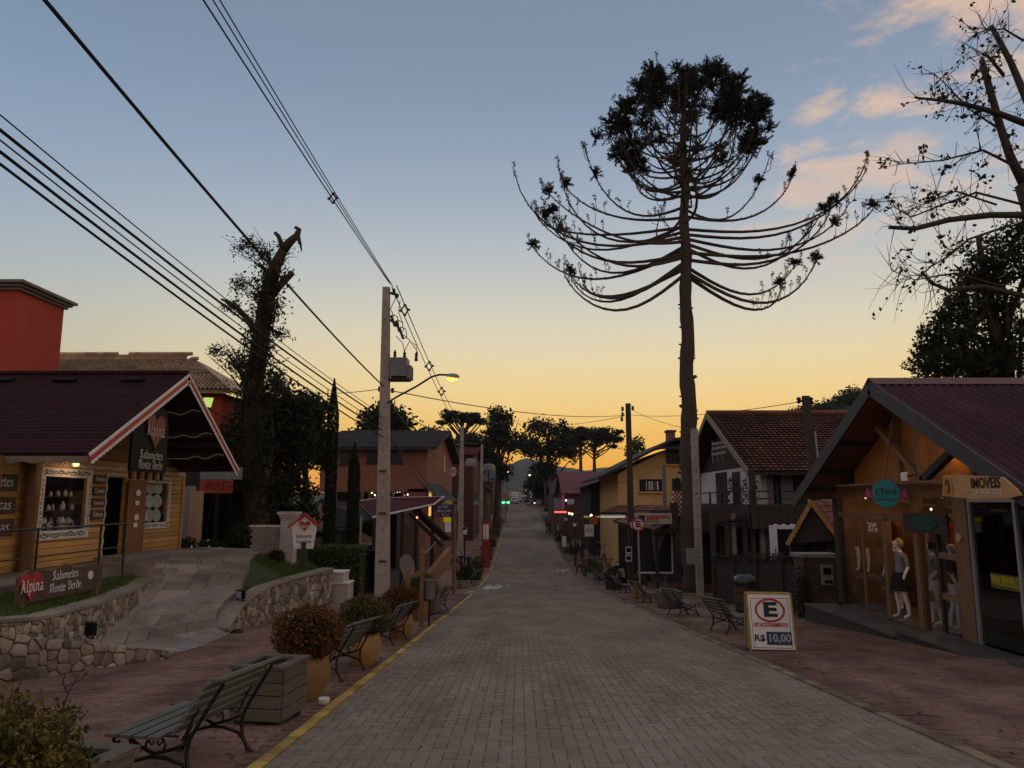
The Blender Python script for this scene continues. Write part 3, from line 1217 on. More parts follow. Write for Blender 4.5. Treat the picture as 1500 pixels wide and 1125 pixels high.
def lawn(name, poly, seed, blades, m=M_soil):
    """poly: (x, y, z) outline; a solid bank with short grass on top"""
    n = len(poly)
    mb = MB()
    mb.add(list(poly) + [(x, y, -2.4) for x, y, z in poly], [tuple(range(n))] + [(i, n + i, n + (i + 1) % n, (i + 1) % n) for i in range(n)])
    o = struct(mb.build(name, m))
    rng = np.random.default_rng(seed)
    xs, ys, zs = [np.array(c) for c in zip(*poly)]
    A = np.c_[xs, ys, np.ones(n)]
    co = np.linalg.lstsq(A, zs, rcond=None)[0]
    pts = rng.uniform([xs.min(), ys.min()], [xs.max(), ys.max()], (blades * 3, 2))
    inside = np.zeros(len(pts), bool)
    for i in range(n):
        x0, y0, x1, y1 = xs[i], ys[i], xs[(i + 1) % n], ys[(i + 1) % n]
        c = ((y0 > pts[:, 1]) != (y1 > pts[:, 1])) & (pts[:, 0] < (x1 - x0) * (pts[:, 1] - y0) / (y1 - y0 + 1e-9) + x0)
        inside ^= c
    pts = pts[inside][:blades]
    z = pts @ co[:2] + co[2]
    p = np.c_[pts, z]
    h = rng.uniform(.03, .075, (len(p), 1))
    lean = rng.normal(0, .02, (len(p), 3))
    lean[:, 2] = 0
    sd = rng.normal(size=(len(p), 3))
    sd[:, 2] = 0
    sd = sd / np.linalg.norm(sd, axis=1, keepdims=True) * .007
    up = np.array([[0, 0, 1.0]])
    q = np.stack([p - sd, p + sd, p + up * h + lean + sd * .2, p + up * h + lean - sd * .2], 1)
    quad_obj('grass', q, M_grass, o, 'stuff')
    return o


lawn('lawn', [(-7.9, 8.0, .02), (-7.72, 10.6, -.02), (-7.65, 12.2, -.14), (-7.85, 14.1, -.16), (-8.25, 16.1, -.16), (-8.8, 17.8, -.14), (-9.0, 17.9, -.02), (-9.0, 8.0, .1)], 3, 9000)
lawn('lawn', [(-6.75, 17.6, -.86), (-6.78, 19.7, -.56), (-6.5, 21.6, -.5), (-6.15, 24.0, -.46), (-7.4, 24.4, -.1), (-7.75, 22.6, .0), (-7.5, 21.4, -.02), (-7.1, 20.2, -.16), (-6.9, 18.9, -.5)], 4, 7000)
# terrace in front of the cabin
mb = MB()
tp = [(-9.0, 8.0), (-9.0, 18.0), (-8.75, 18.4), (-9.5, 19.9), (-10.2, 21.2), (-10.4, 24.6), (-13, 24.6), (-13, 8.0)]
mb.prism(tp, lambda u, v, w: (u, v, w), (-2.3, .16))
terrace = struct(mb.build('terrace_floor', M_slabstone))
mb = MB().box(-10.45, -9.75, 18.9, 21.6, .16, .27)
mb.build('threshold_step', M_conc2, terrace)
mb = MB().box(-12.9, -7.9, 24.6, 34, -2.3, .1)
struct(mb.build('yard_ground', M_ground))

# --- the soap cabin
cab = thing('wooden_cabin', 'honey pine log cabin shop with dark roof and scalloped red and white gable', 'shop', (-10.5, 19.4, .16))
XF = -10.5
openings = [(16.62, 18.3, .95, 2.25), (19.22, 20.08, .16, 2.2), (20.98, 22.55, 1.0, 2.17)]
r = random.Random(5)
z = .17
PH = .138
while z < 2.56:
    segs = [(16.3, 23.55)]
    for (a, b, c, d) in openings:
        if z + PH > c + .01 and z < d - .01:
            segs = [t for s0, s1 in segs for t in ((s0, min(s1, a)), (max(s0, b), s1)) if t[1] - t[0] > .03]
    for a, b in segs:
        m_ = MB()
        zz, h = z, PH - .003
        prof = [(-.06, 0), (.006, .004), (.016, .022), (.016, h - .022), (.006, h - .004), (-.06, h)]
        m_.prism([(p[0], p[1]) for p in prof], lambda u, v, w, zz=zz: (XF + u, w, zz + v), (a + .002, b - .002))
        m_.build('plank', M_pine, cab)
    z += PH
# gable planks: the darker pine stands for the roof's shadow on them
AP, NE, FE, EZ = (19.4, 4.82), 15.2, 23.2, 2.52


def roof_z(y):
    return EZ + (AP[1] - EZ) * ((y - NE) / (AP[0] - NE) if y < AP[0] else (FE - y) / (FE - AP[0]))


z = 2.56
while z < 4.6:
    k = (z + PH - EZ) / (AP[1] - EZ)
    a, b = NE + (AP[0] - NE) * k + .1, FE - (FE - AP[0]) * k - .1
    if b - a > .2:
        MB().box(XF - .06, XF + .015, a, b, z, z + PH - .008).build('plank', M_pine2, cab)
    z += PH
# body behind the planks, side wall, recessed near bay with log posts
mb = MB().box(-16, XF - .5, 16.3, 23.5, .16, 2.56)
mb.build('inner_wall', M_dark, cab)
mb = MB()
for zz in np.arange(.17, 2.5, PH):
    MB().box(-11.5, XF - .12, 12.5, 16.28, zz, zz + PH - .006).build('plank', M_pine, cab)
for yy in (16.12, 15.0, 12.9):
    mb = MB().tube([(XF + .05, yy, .16), (XF + .05, yy, 2.55)], .11, 10)
    mb.build('log_post', M_pine2, cab, smooth=2)
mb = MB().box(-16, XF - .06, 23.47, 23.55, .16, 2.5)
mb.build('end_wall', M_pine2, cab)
for yy in (16.36, 20.7, 23.52):
    MB().box(XF, XF + .07, yy - .06, yy + .06, .17, 2.5).build('corner_board', M_pine2 if yy < 17 else M_pine, cab)
# roof
XO, XI = -8.7, -20
def slope(y0, z0, y1, z1, nm):
    n = Vector((0, -(z1 - z0), (y1 - y0)))
    n.normalize()
    if n.z < 0:
        n = -n
    mb = MB().slab([(XI, y0, z0), (XO, y0, z0), (XO, y1, z1), (XI, y1, z1)], n * .09)
    o = mb.build('roof', M_shingle, cab, label=nm)
    cs = MB()
    for k in range(26):
        s0, s1 = k / 26, (k + 1) / 26
        a, b = Vector((0, y0, z0)).lerp(Vector((0, y1, z1)), s0), Vector((0, y0, z0)).lerp(Vector((0, y1, z1)), s1)
        cs.add([Vector((XI, a.y, a.z)) + n * .102, Vector((XO, a.y, a.z)) + n * .102, Vector((XO, b.y, b.z)) + n * .095, Vector((XI, b.y, b.z)) + n * .095,
                Vector((XI, a.y, a.z)) + n * .095, Vector((XO, a.y, a.z)) + n * .095], [(0, 1, 2, 3), (4, 5, 1, 0)])
    cs.build('shingle_courses', M_shingle, o, kind='stuff')
    return o, n


rn, nn = slope(NE, EZ, AP[0], AP[1], 'dark slope facing the street corner')
rf, nf = slope(FE, EZ, AP[0], AP[1], 'dark slope beyond the ridge')
mb = MB().tube([(XI, AP[0], AP[1] + .14), (XO, AP[0], AP[1] + .14)], .07, 8)
mb.build('ridge_cap', M_shingle, cab)
for px in (8, 100, 200):
    p = onx(px, 566, -14.0)
    p = Vector((-8.7 - (19.2 * (760 - px) / 1100 - 8.6), 18.95, roof_z(18.95)))
    MB().obox(p + nn * .14, (.28, 0, 0), Vector((0, AP[0] - NE, AP[1] - EZ)).normalized() * .07, nn * .04).build('roof_vent', M_black, cab)
# bargeboards: red board, white top strip, scalloped white lower edge
def barge(ya, za, yb, zb):
    a, b = Vector((0, ya, za)), Vector((0, yb, zb))
    d = (b - a)
    L_ = d.length
    d.normalize()
    dn = Vector((0, d.z, -d.y))
    if dn.z > 0:
        dn = -dn
    P = lambda u, v, w: Vector((XO + w, 0, .1)) + a + d * u + dn * v
    o = MB().prism([(0, 0), (L_, 0), (L_, .18), (0, .18)], P, (0, .03)).build('bargeboard', M_red, cab)
    MB().prism([(0, -.02), (L_, -.02), (L_, .045), (0, .045)], P, (.03, .05)).build('white_strip', M_white, o)
    n = int(L_ / .14)
    lo = [(L_ * k / (n * 4), .205 + .035 * abs(math.sin(math.pi * k / 4))) for k in range(n * 4 + 1)]
    MB().prism([(0, .165), (L_, .165)] + lo[::-1], P, (.032, .048)).build('scalloped_edge', M_white, o)


barge(NE - .1, EZ - .05, AP[0], AP[1])
barge(FE + .1, EZ - .05, AP[0], AP[1])
mb = MB()
pts = [(u, .1 + .05 * abs(math.sin(u * 7))) for u in np.arange(0, 11.2, .06)]
mb.prism([(0, 0)] + [(u, -v) for u, v in pts] + [(11.2, 0)], lambda u, v, w: (XO - u - .02, NE - .02 + w, EZ + .02 + v), (0, .03))
mb.build('eave_trim', mat('faded_trim', (.22, .18, .15), .8, .3, 6), cab)
# rafters and wavy-edged boards under the far slope
for k, s in enumerate((.12, .36, .60)):
    y, zz = AP[0] + (FE - AP[0]) * (s + .16), AP[1] + (EZ - AP[1]) * (s + .16)
    MB().box(XF, XO - .06, y - .05, y + .05, zz - .17, zz - .03).build('purlin', M_woodd, cab)
    pts = []
    for i in range(40):
        q = i / 39
        w_ = (0 if q < .4 else .05 * math.sin((q - .4) * 16) + .16 * (q - .4))
        pts.append((XF + .05 + (XO - .1 - XF) * q, y - .06, zz - .2 + w_))
    MB().tube(pts, .012, 5).build('wavy_edge', M_white, cab)
for y in (16.6, 18.0, 20.6, 21.9):
    a = (XO - .05, y, roof_z(y) - .06)
    MB().bar(a, (XF, y, roof_z(y) - .06), .08, .12).build('rafter', M_woodd, cab)


def zig(name, ya, yb, z, amp, per, x=XF + .05, wave=False, r_=.013):
    pts, y, k = [], ya, 0
    while y <= yb:
        pts.append((x, y, z + (amp if k % 2 else -amp)))
        y += per
        k += 1
    MB().tube(pts, r_, 5).build(name, M_white, cab)


zig('zigzag_trim', 16.5, 19.95, 2.46, .045, .075)
zig('zigzag_trim', 19.12, 20.1, 2.30, .03, .07)
zig('zigzag_trim', 22.2, 23.5, 2.44, .045, .075)
pts = [(XF + .05, 19.12 + .035 * math.sin(k * .75), .2 + k * .04) for k in range(53)]
MB().tube(pts, .016, 5).build('wavy_trim', M_white, cab)
# windows with painted ornament frames
M_orn = mat('ornament_paint', (.03, .04, .02), .6, .2, 9)


def orn_window(y0, y1, z0, z1, bw_, seed, red=False):
    w = MB()
    w.box(XF + .02, XF + .06, y0, y1, z1 - bw_, z1).box(XF + .02, XF + .06, y0, y1, z0, z0 + bw_)
    w.box(XF + .02, XF + .06, y0, y0 + bw_ * .75, z0 + bw_, z1 - bw_).box(XF + .02, XF + .06, y1 - bw_ * .75, y1, z0 + bw_, z1 - bw_)
    fr = w.build('window', M_white, cab)
    rr_ = random.Random(seed)
    o = MB()

    def flower(y, zz, s):
        for k in range(5):
            th = k * 1.2566 + rr_.random()
            c = (XF + .062, y + math.cos(th) * s, zz + math.sin(th) * s)
            o.prism(ellipse(s * 1.1, s * .8, 7), lambda u, v, w_, c=c: (c[0] + w_, c[1] + u, c[2] + v), (0, .004))
    yy = y0 + .12
    while yy < y1 - .08:
        flower(yy, z1 - bw_ / 2 + rr_.uniform(-.015, .015), rr_.uniform(.026, .05))
        flower(yy, z0 + bw_ / 2 + rr_.uniform(-.015, .015), rr_.uniform(.026, .05))
        yy += .095
    zz = z0 + bw_
    while zz < z1 - bw_:
        for ye in (y0 + bw_ * .36, y1 - bw_ * .36):
            flower(ye, zz, rr_.uniform(.018, .032))
        zz += .1
    o.build('ornament', M_orn, fr)
    if red:
        MB().prism(heart_poly(.13, .12), lambda u, v, w_: (XF + .066 + w_, (y0 + y1) / 2 + u, z1 - bw_ / 2 + v), (0, .006)).build('painted_heart', M_red, fr)
    MB().box(XF + .0, XF + .006, y0 + bw_ * .7, y1 - bw_ * .7, z0 + bw_, z1 - bw_).build('pane', M_glass, fr)
    bx = MB()
    ya, yb, za, zb, xd = y0 + bw_ * .7, y1 - bw_ * .7, z0 + bw_, z1 - bw_, XF - .48
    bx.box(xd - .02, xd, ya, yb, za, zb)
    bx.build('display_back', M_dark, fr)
    return ya, yb, za, zb


wa = orn_window(16.46, 18.44, .78, 2.38, .2, 1)
wb = orn_window(20.84, 22.68, .86, 2.31, .16, 2, True)
sh = []
for zz in (1.12, 1.42, 1.74):
    MB().box(XF - .45, XF - .08, wa[0], wa[1], zz - .02, zz).build('shelf', M_woodd, cab)
M_jar = mat('pale_soap_jar', (.72, .72, .68), .4, .3, 5, rnd=.8)
jm = MB().lathe([(.035, 0), (.04, .02), (.04, .09), (.018, .11), (.018, .14)], n=8).mesh('soap_bottle', M_jar, smooth=True)
k = 0
for zz, n in ((.985, 9), (1.12, 8), (1.42, 6), (1.74, 5)):
    for i in range(n):
        o = bpy.data.objects.new('soap_bottle', jm)
        COL.objects.link(o)
        o.location = (XF - .13 + r.uniform(-.05, .05), wa[0] + .12 + (wa[1] - wa[0] - .2) * (i + r.uniform(-.25, .25)) / n, zz)
        q = r.uniform(.9, 1.6)
        o.scale = (q, q, q * r.uniform(.7, 1.2))
        tag(o, 'small pale soap bottle on the shelves inside the larger cabin window', 'bottle', 'soap bottles on the cabin window shelves')
pmesh = MB().lathe([(.06, .012), (.1, .004), (.155, .022), (.15, .03), (.1, .012), (0.01, .014)], n=18).mesh('display_plate', mat('plate_glaze', (.78, .75, .68), .35, .3, 12, rnd=.4), smooth=True)
for i in range(3):
    for j in range(3):
        o = bpy.data.objects.new('display_plate', pmesh)
        COL.objects.link(o)
        o.location = (XF - .1, wb[0] + .28 + j * .44 + r.uniform(-.03, .03), wb[2] + .2 + i * .4)
        o.rotation_euler = (0, math.radians(84), r.uniform(-.5, -.1))
        o.scale = (1.3,) * 3
        tag(o, 'round decorated plate displayed in rows in the smaller cabin window', 'plate', 'plates displayed in the cabin window')
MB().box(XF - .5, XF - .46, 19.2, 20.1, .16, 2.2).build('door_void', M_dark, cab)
door = MB().obox((XF + .20, 20.38, 1.2), Vector((.10, .29, 0)), Vector((.02, -.005, 0)), (0, 0, 1.0)).build('door', M_pine2, cab, label='open plank door leaf hung with small round plaques')
dv, dn_ = Vector((.09, .35, 0)).normalized(), Vector((.35, -.09, 0)).normalized()
for i, zz in enumerate((1.85, 1.58, 1.2, 1.0)):
    c = Vector((XF + .20, 20.38 + r.uniform(-.05, .05), zz)) + dn_ * .03
    MB().prism(ellipse(.17, .17, 14) if i % 2 == 0 else [(-.07, -.06), (.07, -.06), (.07, .06), (-.07, .06)], lambda u, v, w, c=c: c + dv * u + Vector((0, 0, v)) + dn_ * w, (0, .015)).build('plaque', M_white, door)
# small brown product signs by the door
for zz, wd in ((2.17, 'Aromas'), (1.88, 'Cremes'), (1.59, 'Essencia'), (1.30, 'Sabonete')):
    o = MB().prism([(-.28, -.08), (-.24, -.11), (.24, -.11), (.28, -.08), (.28, .08), (.24, .11), (-.24, .11), (-.28, .08)], lambda u, v, w, zz=zz: (XF + .03 + w, 18.80 + u, zz + v), (0, .03)).build('product_board', M_sign_brown, cab)
    if all(c in NIB for c in wd):
        nib_text('lettering', wd, .075, (XF + .062, 18.80, zz - .045), YX, ZU, M_white, o, width=.42, center=True)
    else:
        text('lettering', wd, .13, (XF + .064, 18.80, zz), YX, ZU, M_white, o, width=.42)
for zz, wd in ((2.02, 'Sabonetes'), (1.55, 'dicas'), (1.1, 'tipicas')):
    o = MB().box(XF - .115, XF - .08, 13.4, 15.9, zz - .17, zz + .17).build('product_board', M_sign_brown, cab)
    nib_text('lettering', wd, .13, (XF - .076, 15.75 - .11 * len(wd) * 1.1, zz - .08), YX, ZU, M_white, o, width=.11 * len(wd) * 1.1)
# hanging black sign with heart
o = MB().prism([(17.25, 2.32), (19.0, 2.32), (19.0, 3.45), (18.85, 3.9), (17.4, 3.9), (17.25, 3.45)], lambda u, v, w: (-8.98 + w, u, v), (0, .06)).build('hanging_sign', M_black, cab, label='black hanging board with dark red heart')
MB().prism(heart_poly(.92, .88), lambda u, v, w: (-8.918 + w, 18.3 + u, 3.30 + v), (0, .03)).build('heart', mat('deep_red', (.16, .012, .018), .5, .2, 6), o)
M_cream = mat('cream_letter', (.50, .46, .42), .7, .1, 6)
nib_text('lettering', 'Alpina', .2, (-8.885, 18.28, 3.2), YX, ZU, M_cream, o, width=.92, center=True)
nib_text('lettering', 'Sabonetes', .13, (-8.916, 18.2, 2.64), YX, ZU, M_cream, o, width=1.15, center=True)
nib_text('lettering', 'Monte Verde', .13, (-8.916, 18.2, 2.4), YX, ZU, M_cream, o, width=1.2, center=True)
for k in range(9):
    MB().box(-8.97, -8.93, 17.28 + k * .19, 17.28 + k * .19 + .1, 2.14, 2.32).build('sign_tab', M_pine2 if k % 2 else M_black, o)
MB().tube([(-8.95, 17.5, 3.9), (-8.95, 17.5, roof_z(17.5))], .012, 5).build('hanger', M_iron, o)
MB().tube([(-8.95, 18.7, 3.9), (-8.95, 18.7, roof_z(18.7))], .012, 5).build('hanger', M_iron, o)
# warm lamp under the eave
lo = MB().lathe([(.05, 0), (.07, .05), (.04, .12)], (XF + .35, 17.2, 2.42), 10).build('eave_lamp', emitmat('warm_bulb', (1, .55, .2), 3), cab)
ld = bpy.data.lights.new('eave_lamp_light', 'POINT')
ld.energy, ld.color, ld.shadow_soft_size = 6.0, (1, .62, .32), .08
lob = bpy.data.objects.new('eave_lamp_light', ld)
lob.location = (XF + .55, 17.3, 2.2)
COL.objects.link(lob)

# terrace railing
rail = thing('railing', 'dark metal railing along the edge of the cabin terrace', 'railing', (-8.6, 14, 0))
pr = [(-9.0, 8.4), (-8.9, 11.0), (-8.85, 14.0), (-8.9, 16.2), (-9.0, 17.4)]
for x, y in pr:
    MB().tube([(x, y, -.1), (x, y, 1.13)], .022, 8).build('post', M_iron, rail)
MB().tube([(x, y, 1.13) for x, y in pr], .02, 8).build('handrail', M_iron, rail)
MB().tube([(x, y, .62) for x, y in pr], .014, 8).build('lower_rail', M_iron, rail)

# carved sign on the lawn
sg = thing('shop_sign', 'long carved brown board with red heart standing low on the cabin lawn', 'sign', (-8.15, 13.4, -.05))
A, B = onx(22, 862, -8.15), onx(145, 848, -8.15)
z0, z1 = -.02, .45
top = [(B.y, z1 - .04), (B.y - .15, z1), (13.95, z1 - .02), (13.7, z1 + .09), (13.45, z1 - .01), (13.0, z1 + .02), (12.7, z1 + .06), (12.5, z1), (A.y, z1 - .04)]
MB().prism([(A.y, z0), (B.y, z0)] + top, lambda u, v, w: (-8.15 + w, u, v), (0, .06)).build('board', M_sign_brown, sg)
ya, yb = A.y, B.y
hy = onx(46, 840, -8.08).y
h = MB().prism(heart_poly(.56, .46), lambda u, v, w: (-8.088 + w, hy + u, .235 + v), (0, .03)).build('heart', M_red, sg)
nib_text('lettering', 'Alpina', .13, (-8.052, hy + .02, .16), YX, ZU, M_white, h, width=.6, center=True)
ty = onx(97, 840, -8.08).y
nib_text('lettering', 'Sabonetes', .095, (-8.086, ty, .28), YX, ZU, M_white, sg, width=.78, center=True)
nib_text('lettering', 'Monte Verde', .095, (-8.086, ty + .03, .07), YX, ZU, M_white, sg, width=.95, center=True)
by = onx(133, 837, -8.08).y
MB().prism(ellipse(.17, .16, 18), lambda u, v, w: (-8.086 + w, by + u, .26 + v), (0, .012)).build('round_badge', M_white, sg)
for y in (ya + .1, yb - .2):
    MB().box(-8.14, -8.06, y - .04, y + .04, -.16, -.015).build('foot', M_wood, sg)

# floodlights
def flood(name, c, rz, label):
    t = proto(name, label, 'floodlight')
    MB().box(-.12, .12, -.05, .05, .05, .24).build('housing', M_black, t)
    MB().box(-.10, .10, -.056, -.051, .07, .22).build('lens', mat('lamp_lens', (.35, .37, .4), .2, .1, 5), t)
    MB().bar((-.13, 0, 0), (-.13, 0, .15), .02, .03).bar((.13, 0, 0), (.13, 0, .15), .02, .03).bar((-.14, 0, .006), (.14, 0, .006), .04, .012).build('bracket', M_iron, t)
    return put(t, c, rz)


flood('floodlight', onx(132, 933, -6.75) + Vector((0, 0, -.02)), 2.4, 'small black floodlight on top of the wedge-shaped stone wall')
flood('floodlight', (-6.6, 18.3, -.70), -.6, 'small black floodlight at the edge of the grass beside the ramp')

# house-shaped sign and brick gate pillar
hs = thing('house_sign', 'white house-shaped board with red roof and heart on a post above the wall', 'sign', (-6.35, 22.0, -.5))
c = at(445, 800, 22)
hz = c.z
hx = c.x
RX = Vector((.97, .22, 0))
fn = lambda u, v, w: Vector((hx, 22, hz)) + RX * u + Vector((0, 0, v)) + Vector((.22, -.97, 0)) * w
MB().prism([(-.27, -.07), (.27, -.07), (.35, .55), (0, .84), (-.35, .55)], fn, (0, .03)).build('board', M_white, hs)
MB().prism([(-.46, .50), (0, .86), (.46, .50), (.46, .57), (0, .95), (-.46, .57)], fn, (-.05, .09)).build('roof', M_red, hs)
h = MB().prism(heart_poly(.33, .31), lambda u, v, w: fn(u, v + .56, w), (.032, .045)).build('heart', M_red, hs)
nib_text('lettering', 'Alpina', .07, fn(0, .52, .047), RX, ZU, M_white, h, width=.3, center=True)
nib_text('lettering', 'Sabonetes', .065, fn(0, .24, .032), RX, ZU, M_black, hs, width=.46, center=True)
nib_text('lettering', 'Monte Verde', .055, fn(0, .09, .032), RX, ZU, M_black, hs, width=.42, center=True)
MB().prism([(-.06, -.62), (.06, -.62), (.06, .12), (-.06, .12)], fn, (.035, .1)).build('post', M_woodd, hs)

M_wbrick = mat('whitewashed_brick', (.56, .50, .47), .85, .15, 8, .3, rnd=.3, dirt=.2)
gp = thing('gate_pillar', 'whitewashed brick gate pillar with a stepped cap and side wall', 'pillar', (-7.05, 23.4, -.4))
c = at(421, 828, 23.4)
px0 = c.x
for k in range(18):
    zz = -.45 + k * .088
    for (a, b) in ((-.21, -.01), (.0, .21)) if k % 2 else ((-.21, -.11), (-.1, .1), (.11, .21)):
        MB().box(px0 + a + .003, px0 + b - .003, 23.2, 23.6, zz, zz + .082).build('brick', M_wbrick, gp)
MB().box(px0 - .2, px0 + .2, 23.22, 23.58, -.5, 1.12).build('core', M_wbrick, gp)
for k, e in enumerate((.25, .30)):
    MB().box(px0 - e, px0 + e, 23.4 - e, 23.4 + e, 1.13 + k * .09, 1.215 + k * .09).build('cap', M_wbrick, gp)
for k in range(13):
    zz = -.3 + k * .088
    for j in range(5):
        a = px0 - 1.15 + j * .19 + (k % 2) * .06
        MB().box(a, min(a + .184, px0 - .22), 23.32, 23.46, zz, zz + .08).build('brick', mat('grey_brick', (.30, .265, .25), .9, .2, 8, .3, rnd=.35), gp)
MB().box(px0 - 1.2, px0 - .2, 23.30, 23.48, .845, .9).build('coping', M_white, gp)

# whitewashed stepped plinth at the end of the wall
st = thing('stepped_plinth', 'whitewashed stepped block at the end of the stone wall', 'plinth', (-5.6, 24.6, gz(24.6)))
for k, (w_, z1_) in enumerate(((.35, -.95), (.2, -.62))):
    MB().box(-6.1, -5.72 + w_, 24.2, 25.0, -1.9 if k == 0 else -.951, z1_).build('block', M_wbrick, st)
    MB().box(-6.12, -5.69 + w_, 24.17, 25.03, z1_ + .001, z1_ + .05).build('cap', M_white, st)
# ---------------------------------------------------------------- street furniture
def bench_proto():
    t = proto('park_bench', 'x', 'bench', 'slatted park benches along the kerbs')
    for yy in (-.56, .56):
        f = MB()
        P = lambda pts: [(x, yy, z) for x, z in pts]
        f.tube(P([(.30, 0), (.27, .08), (.20, .17), (.06, .22), (-.05, .225), (-.18, .19), (-.25, .10), (-.30, 0)]), [.024, .018, .017, .017, .017, .017, .018, .024], 6)
        f.tube(P([(.27, .06), (.235, .16), (.22, .25), (.235, .36), (.33, .56), (.455, .80)]), .017, 6)
        f.tube(P([(.235, .34), (.10, .28), (-.02, .25), (-.13, .30), (-.22, .37), (-.30, .39), (-.345, .36), (-.325, .325), (-.295, .345)]), .016, 6)
        f.tube(P([(-.22, .37), (-.19, .28), (-.24, .18), (-.28, .07)]), .014, 6)
        f.tube(P([(-.345, .40), (-.1, .395), (.15, .385)]), .013, 6)
        f.tube(P([(-.02 + .075 * math.cos(a), .315 + .07 * math.sin(a)) for a in np.linspace(0, 6.283, 13)]), .010, 5)
        for s in (-1, 1):
            f.tube(P([(-.02 + s * .045, .385), (-.02 + s * .05, .34), (-.02 + s * .028, .315), (-.02 + s * .012, .33), (-.02 + s * .02, .35)]), .008, 5)
        f.tube(P([(.17, .35), (.20, .40), (.235, .50), (.285, .60)]), .010, 5)
        for x in (.31, -.31):
            f.lathe([(.035, 0), (.032, .02), (.018, .035)], (x, yy, 0), 8)
        fr = f.build('iron_end', M_iron, t, smooth=2)
    me = None
    for k in range(4):
        x = -.30 + k * .105
        o = MB().obox((x, 0, .415 - .006 * k), (.042, 0, -.002), (0, .70, 0), (0, 0, .013)).build('seat_slat', M_slat, t)
    d = Vector((.21, 0, .37)).normalized()
    n = Vector((-.37, 0, .21)).normalized()
    for k in range(5):
        c = Vector((.195, 0, .455)) + d * (k * .094)
        MB().obox(c + n * .018, d * .033, (0, .70, 0), n * .012).build('back_slat', M_slat, t)
    MB().obox(Vector((.455, 0, .85)), (.038, 0, .008), (0, .71, 0), (-.003, 0, .012)).build('top_slat', M_slat, t)
    return t


bench = bench_proto()
spots = [  # x, y, rotation, label
    (-2.66, 6.38, -2, 'slatted bench with black iron ends between the two wooden planter boxes'),
    (-2.66, 11.2, -6, 'slatted bench squeezed between the first two round topiary pots'),
    (-2.62, 15.3, -6, 'slatted bench just before the wooden post frame and litter bin'),
    (-2.65, 24.3, -6, 'slatted bench beyond the litter bin, beside the brown sign pole'),
    (-2.75, 42.5, -6, 'slatted bench just past the planted black lamp post on the shop-cabin side'),
    (-2.75, 45.5, -6, 'slatted bench third beyond the planted black lamp post'),
    (4.78, 17.6, 185, 'slatted bench next to the parking price board'),
    (4.72, 22.4, 185, 'slatted bench second from the parking price board'),
    (4.70, 28.6, 185, 'slatted bench under the no-parking sign'),
    (4.75, 35.5, 185, 'slatted bench across the road from the utility pole with transformer'),
    (4.75, 44.5, 185, 'slatted bench far down the pavement before the small black lamp post'),
]
for i, (x, y, a, lab) in enumerate(spots):
    loc = (x, y, gzs(y) + .002)
    if i == 0:
        put(bench, loc, math.radians(a), (1, .92, .89))
        bench['label'] = lab
        b = bench
    else:
        b = dup(bench, loc, math.radians(a), lab, (1, .92, .89))
    b.rotation_euler.x = math.atan(gzs(y + .5) - gzs(y - .5)) * math.cos(math.radians(a))


def topiary_mesh(name, seed, m, n=4300, leaf=.022, r=.46, squash=.8):
    rng = np.random.default_rng(seed)
    d = rng.normal(size=(n, 3))
    d /= np.linalg.norm(d, axis=1, keepdims=True)
    k = 1 + .10 * np.sin(d[:, :1] * 7 + seed) * np.cos(d[:, 1:2] * 6) + rng.normal(0, .05, (n, 1))
    k *= np.where(rng.random((n, 1)) < .3, rng.uniform(.75, 1, (n, 1)), 1)
    p = d * k * r * np.array([1, 1, squash])
    return leaf_quads(p, leaf, rng)


M_pot = mat('ochre_glazed_pot', (.42, .25, .095), .5, .3, 5, .15, dirt=.45)


def pot(x, y, label, lm, seed, pr=.25, ph=.5, br=.46, squash=.8, sunk=.0):
    t = thing('potted_topiary', label, 'potted plant', (x, y, gzs(y)), 'topiary pots along the kerb')
    z0 = gzs(y)
    MB().lathe([(pr * .62, -.02), (pr * .78, .04), (pr * 1.08, ph * .45), (pr * 1.12, ph * .62), (pr * .98, ph * .92), (pr * 1.0, ph), (pr * .9, ph), (pr * .86, ph * .9)], (x, y, z0), 22, cap=False).build('pot', M_pot, t, smooth=2)
    MB().lathe([(pr * .86, 0), (.01, .03)], (x, y, z0 + ph * .9), 16).build('soil', M_ground, t)
    MB().tube([(x, y, z0 + ph * .85), (x + .01, y, z0 + ph + br * squash * .5)], .03, 6).build('stem', M_bark2, t)
    q = topiary_mesh('f', seed, lm, r=br, squash=squash) + np.array([x, y, z0 + ph + br * squash * .82])
    quad_obj('foliage', q, lm, t)
    # dark woody heart of the bush
    rng = np.random.default_rng(seed + 50)
    q = leaf_quads(ball_points(500, (x, y, z0 + ph + br * squash * .82), (br * .72, br * .72, br * squash * .72), rng, .7), .06, rng)
    quad_obj('inner_twigs', q, LF_dark, t)
    return t


pot(-2.54, 9.35, 'largest rust-brown round topiary in an ochre pot, beside the grey planter box', LF_rust, 1, .26, .50, .39, .78)
pot(-2.45, 12.3, 'olive-brown round topiary in an ochre pot, second in the row', LF_olive, 2, .25, .48, .39, .8)
pot(-2.5, 16.4, 'dark brown round topiary in an ochre pot right before the wooden post frame', LF_rust, 3, .25, .48, .39, .8)
pot(-2.70, 21.0, 'greenish round topiary in an orange pot just past the litter bin', LF_hedge, 4, .25, .5, .5, .75)
pot(-2.9, 22.6, 'green round topiary in a pot tucked behind the greenish one past the litter bin', LF_hedge, 5, .25, .5, .46, .8)
pot(4.78, 31.0, 'brownish low topiary in an orange pot across the street by the timber pole', LF_rust, 6, .27, .55, .3, .7)


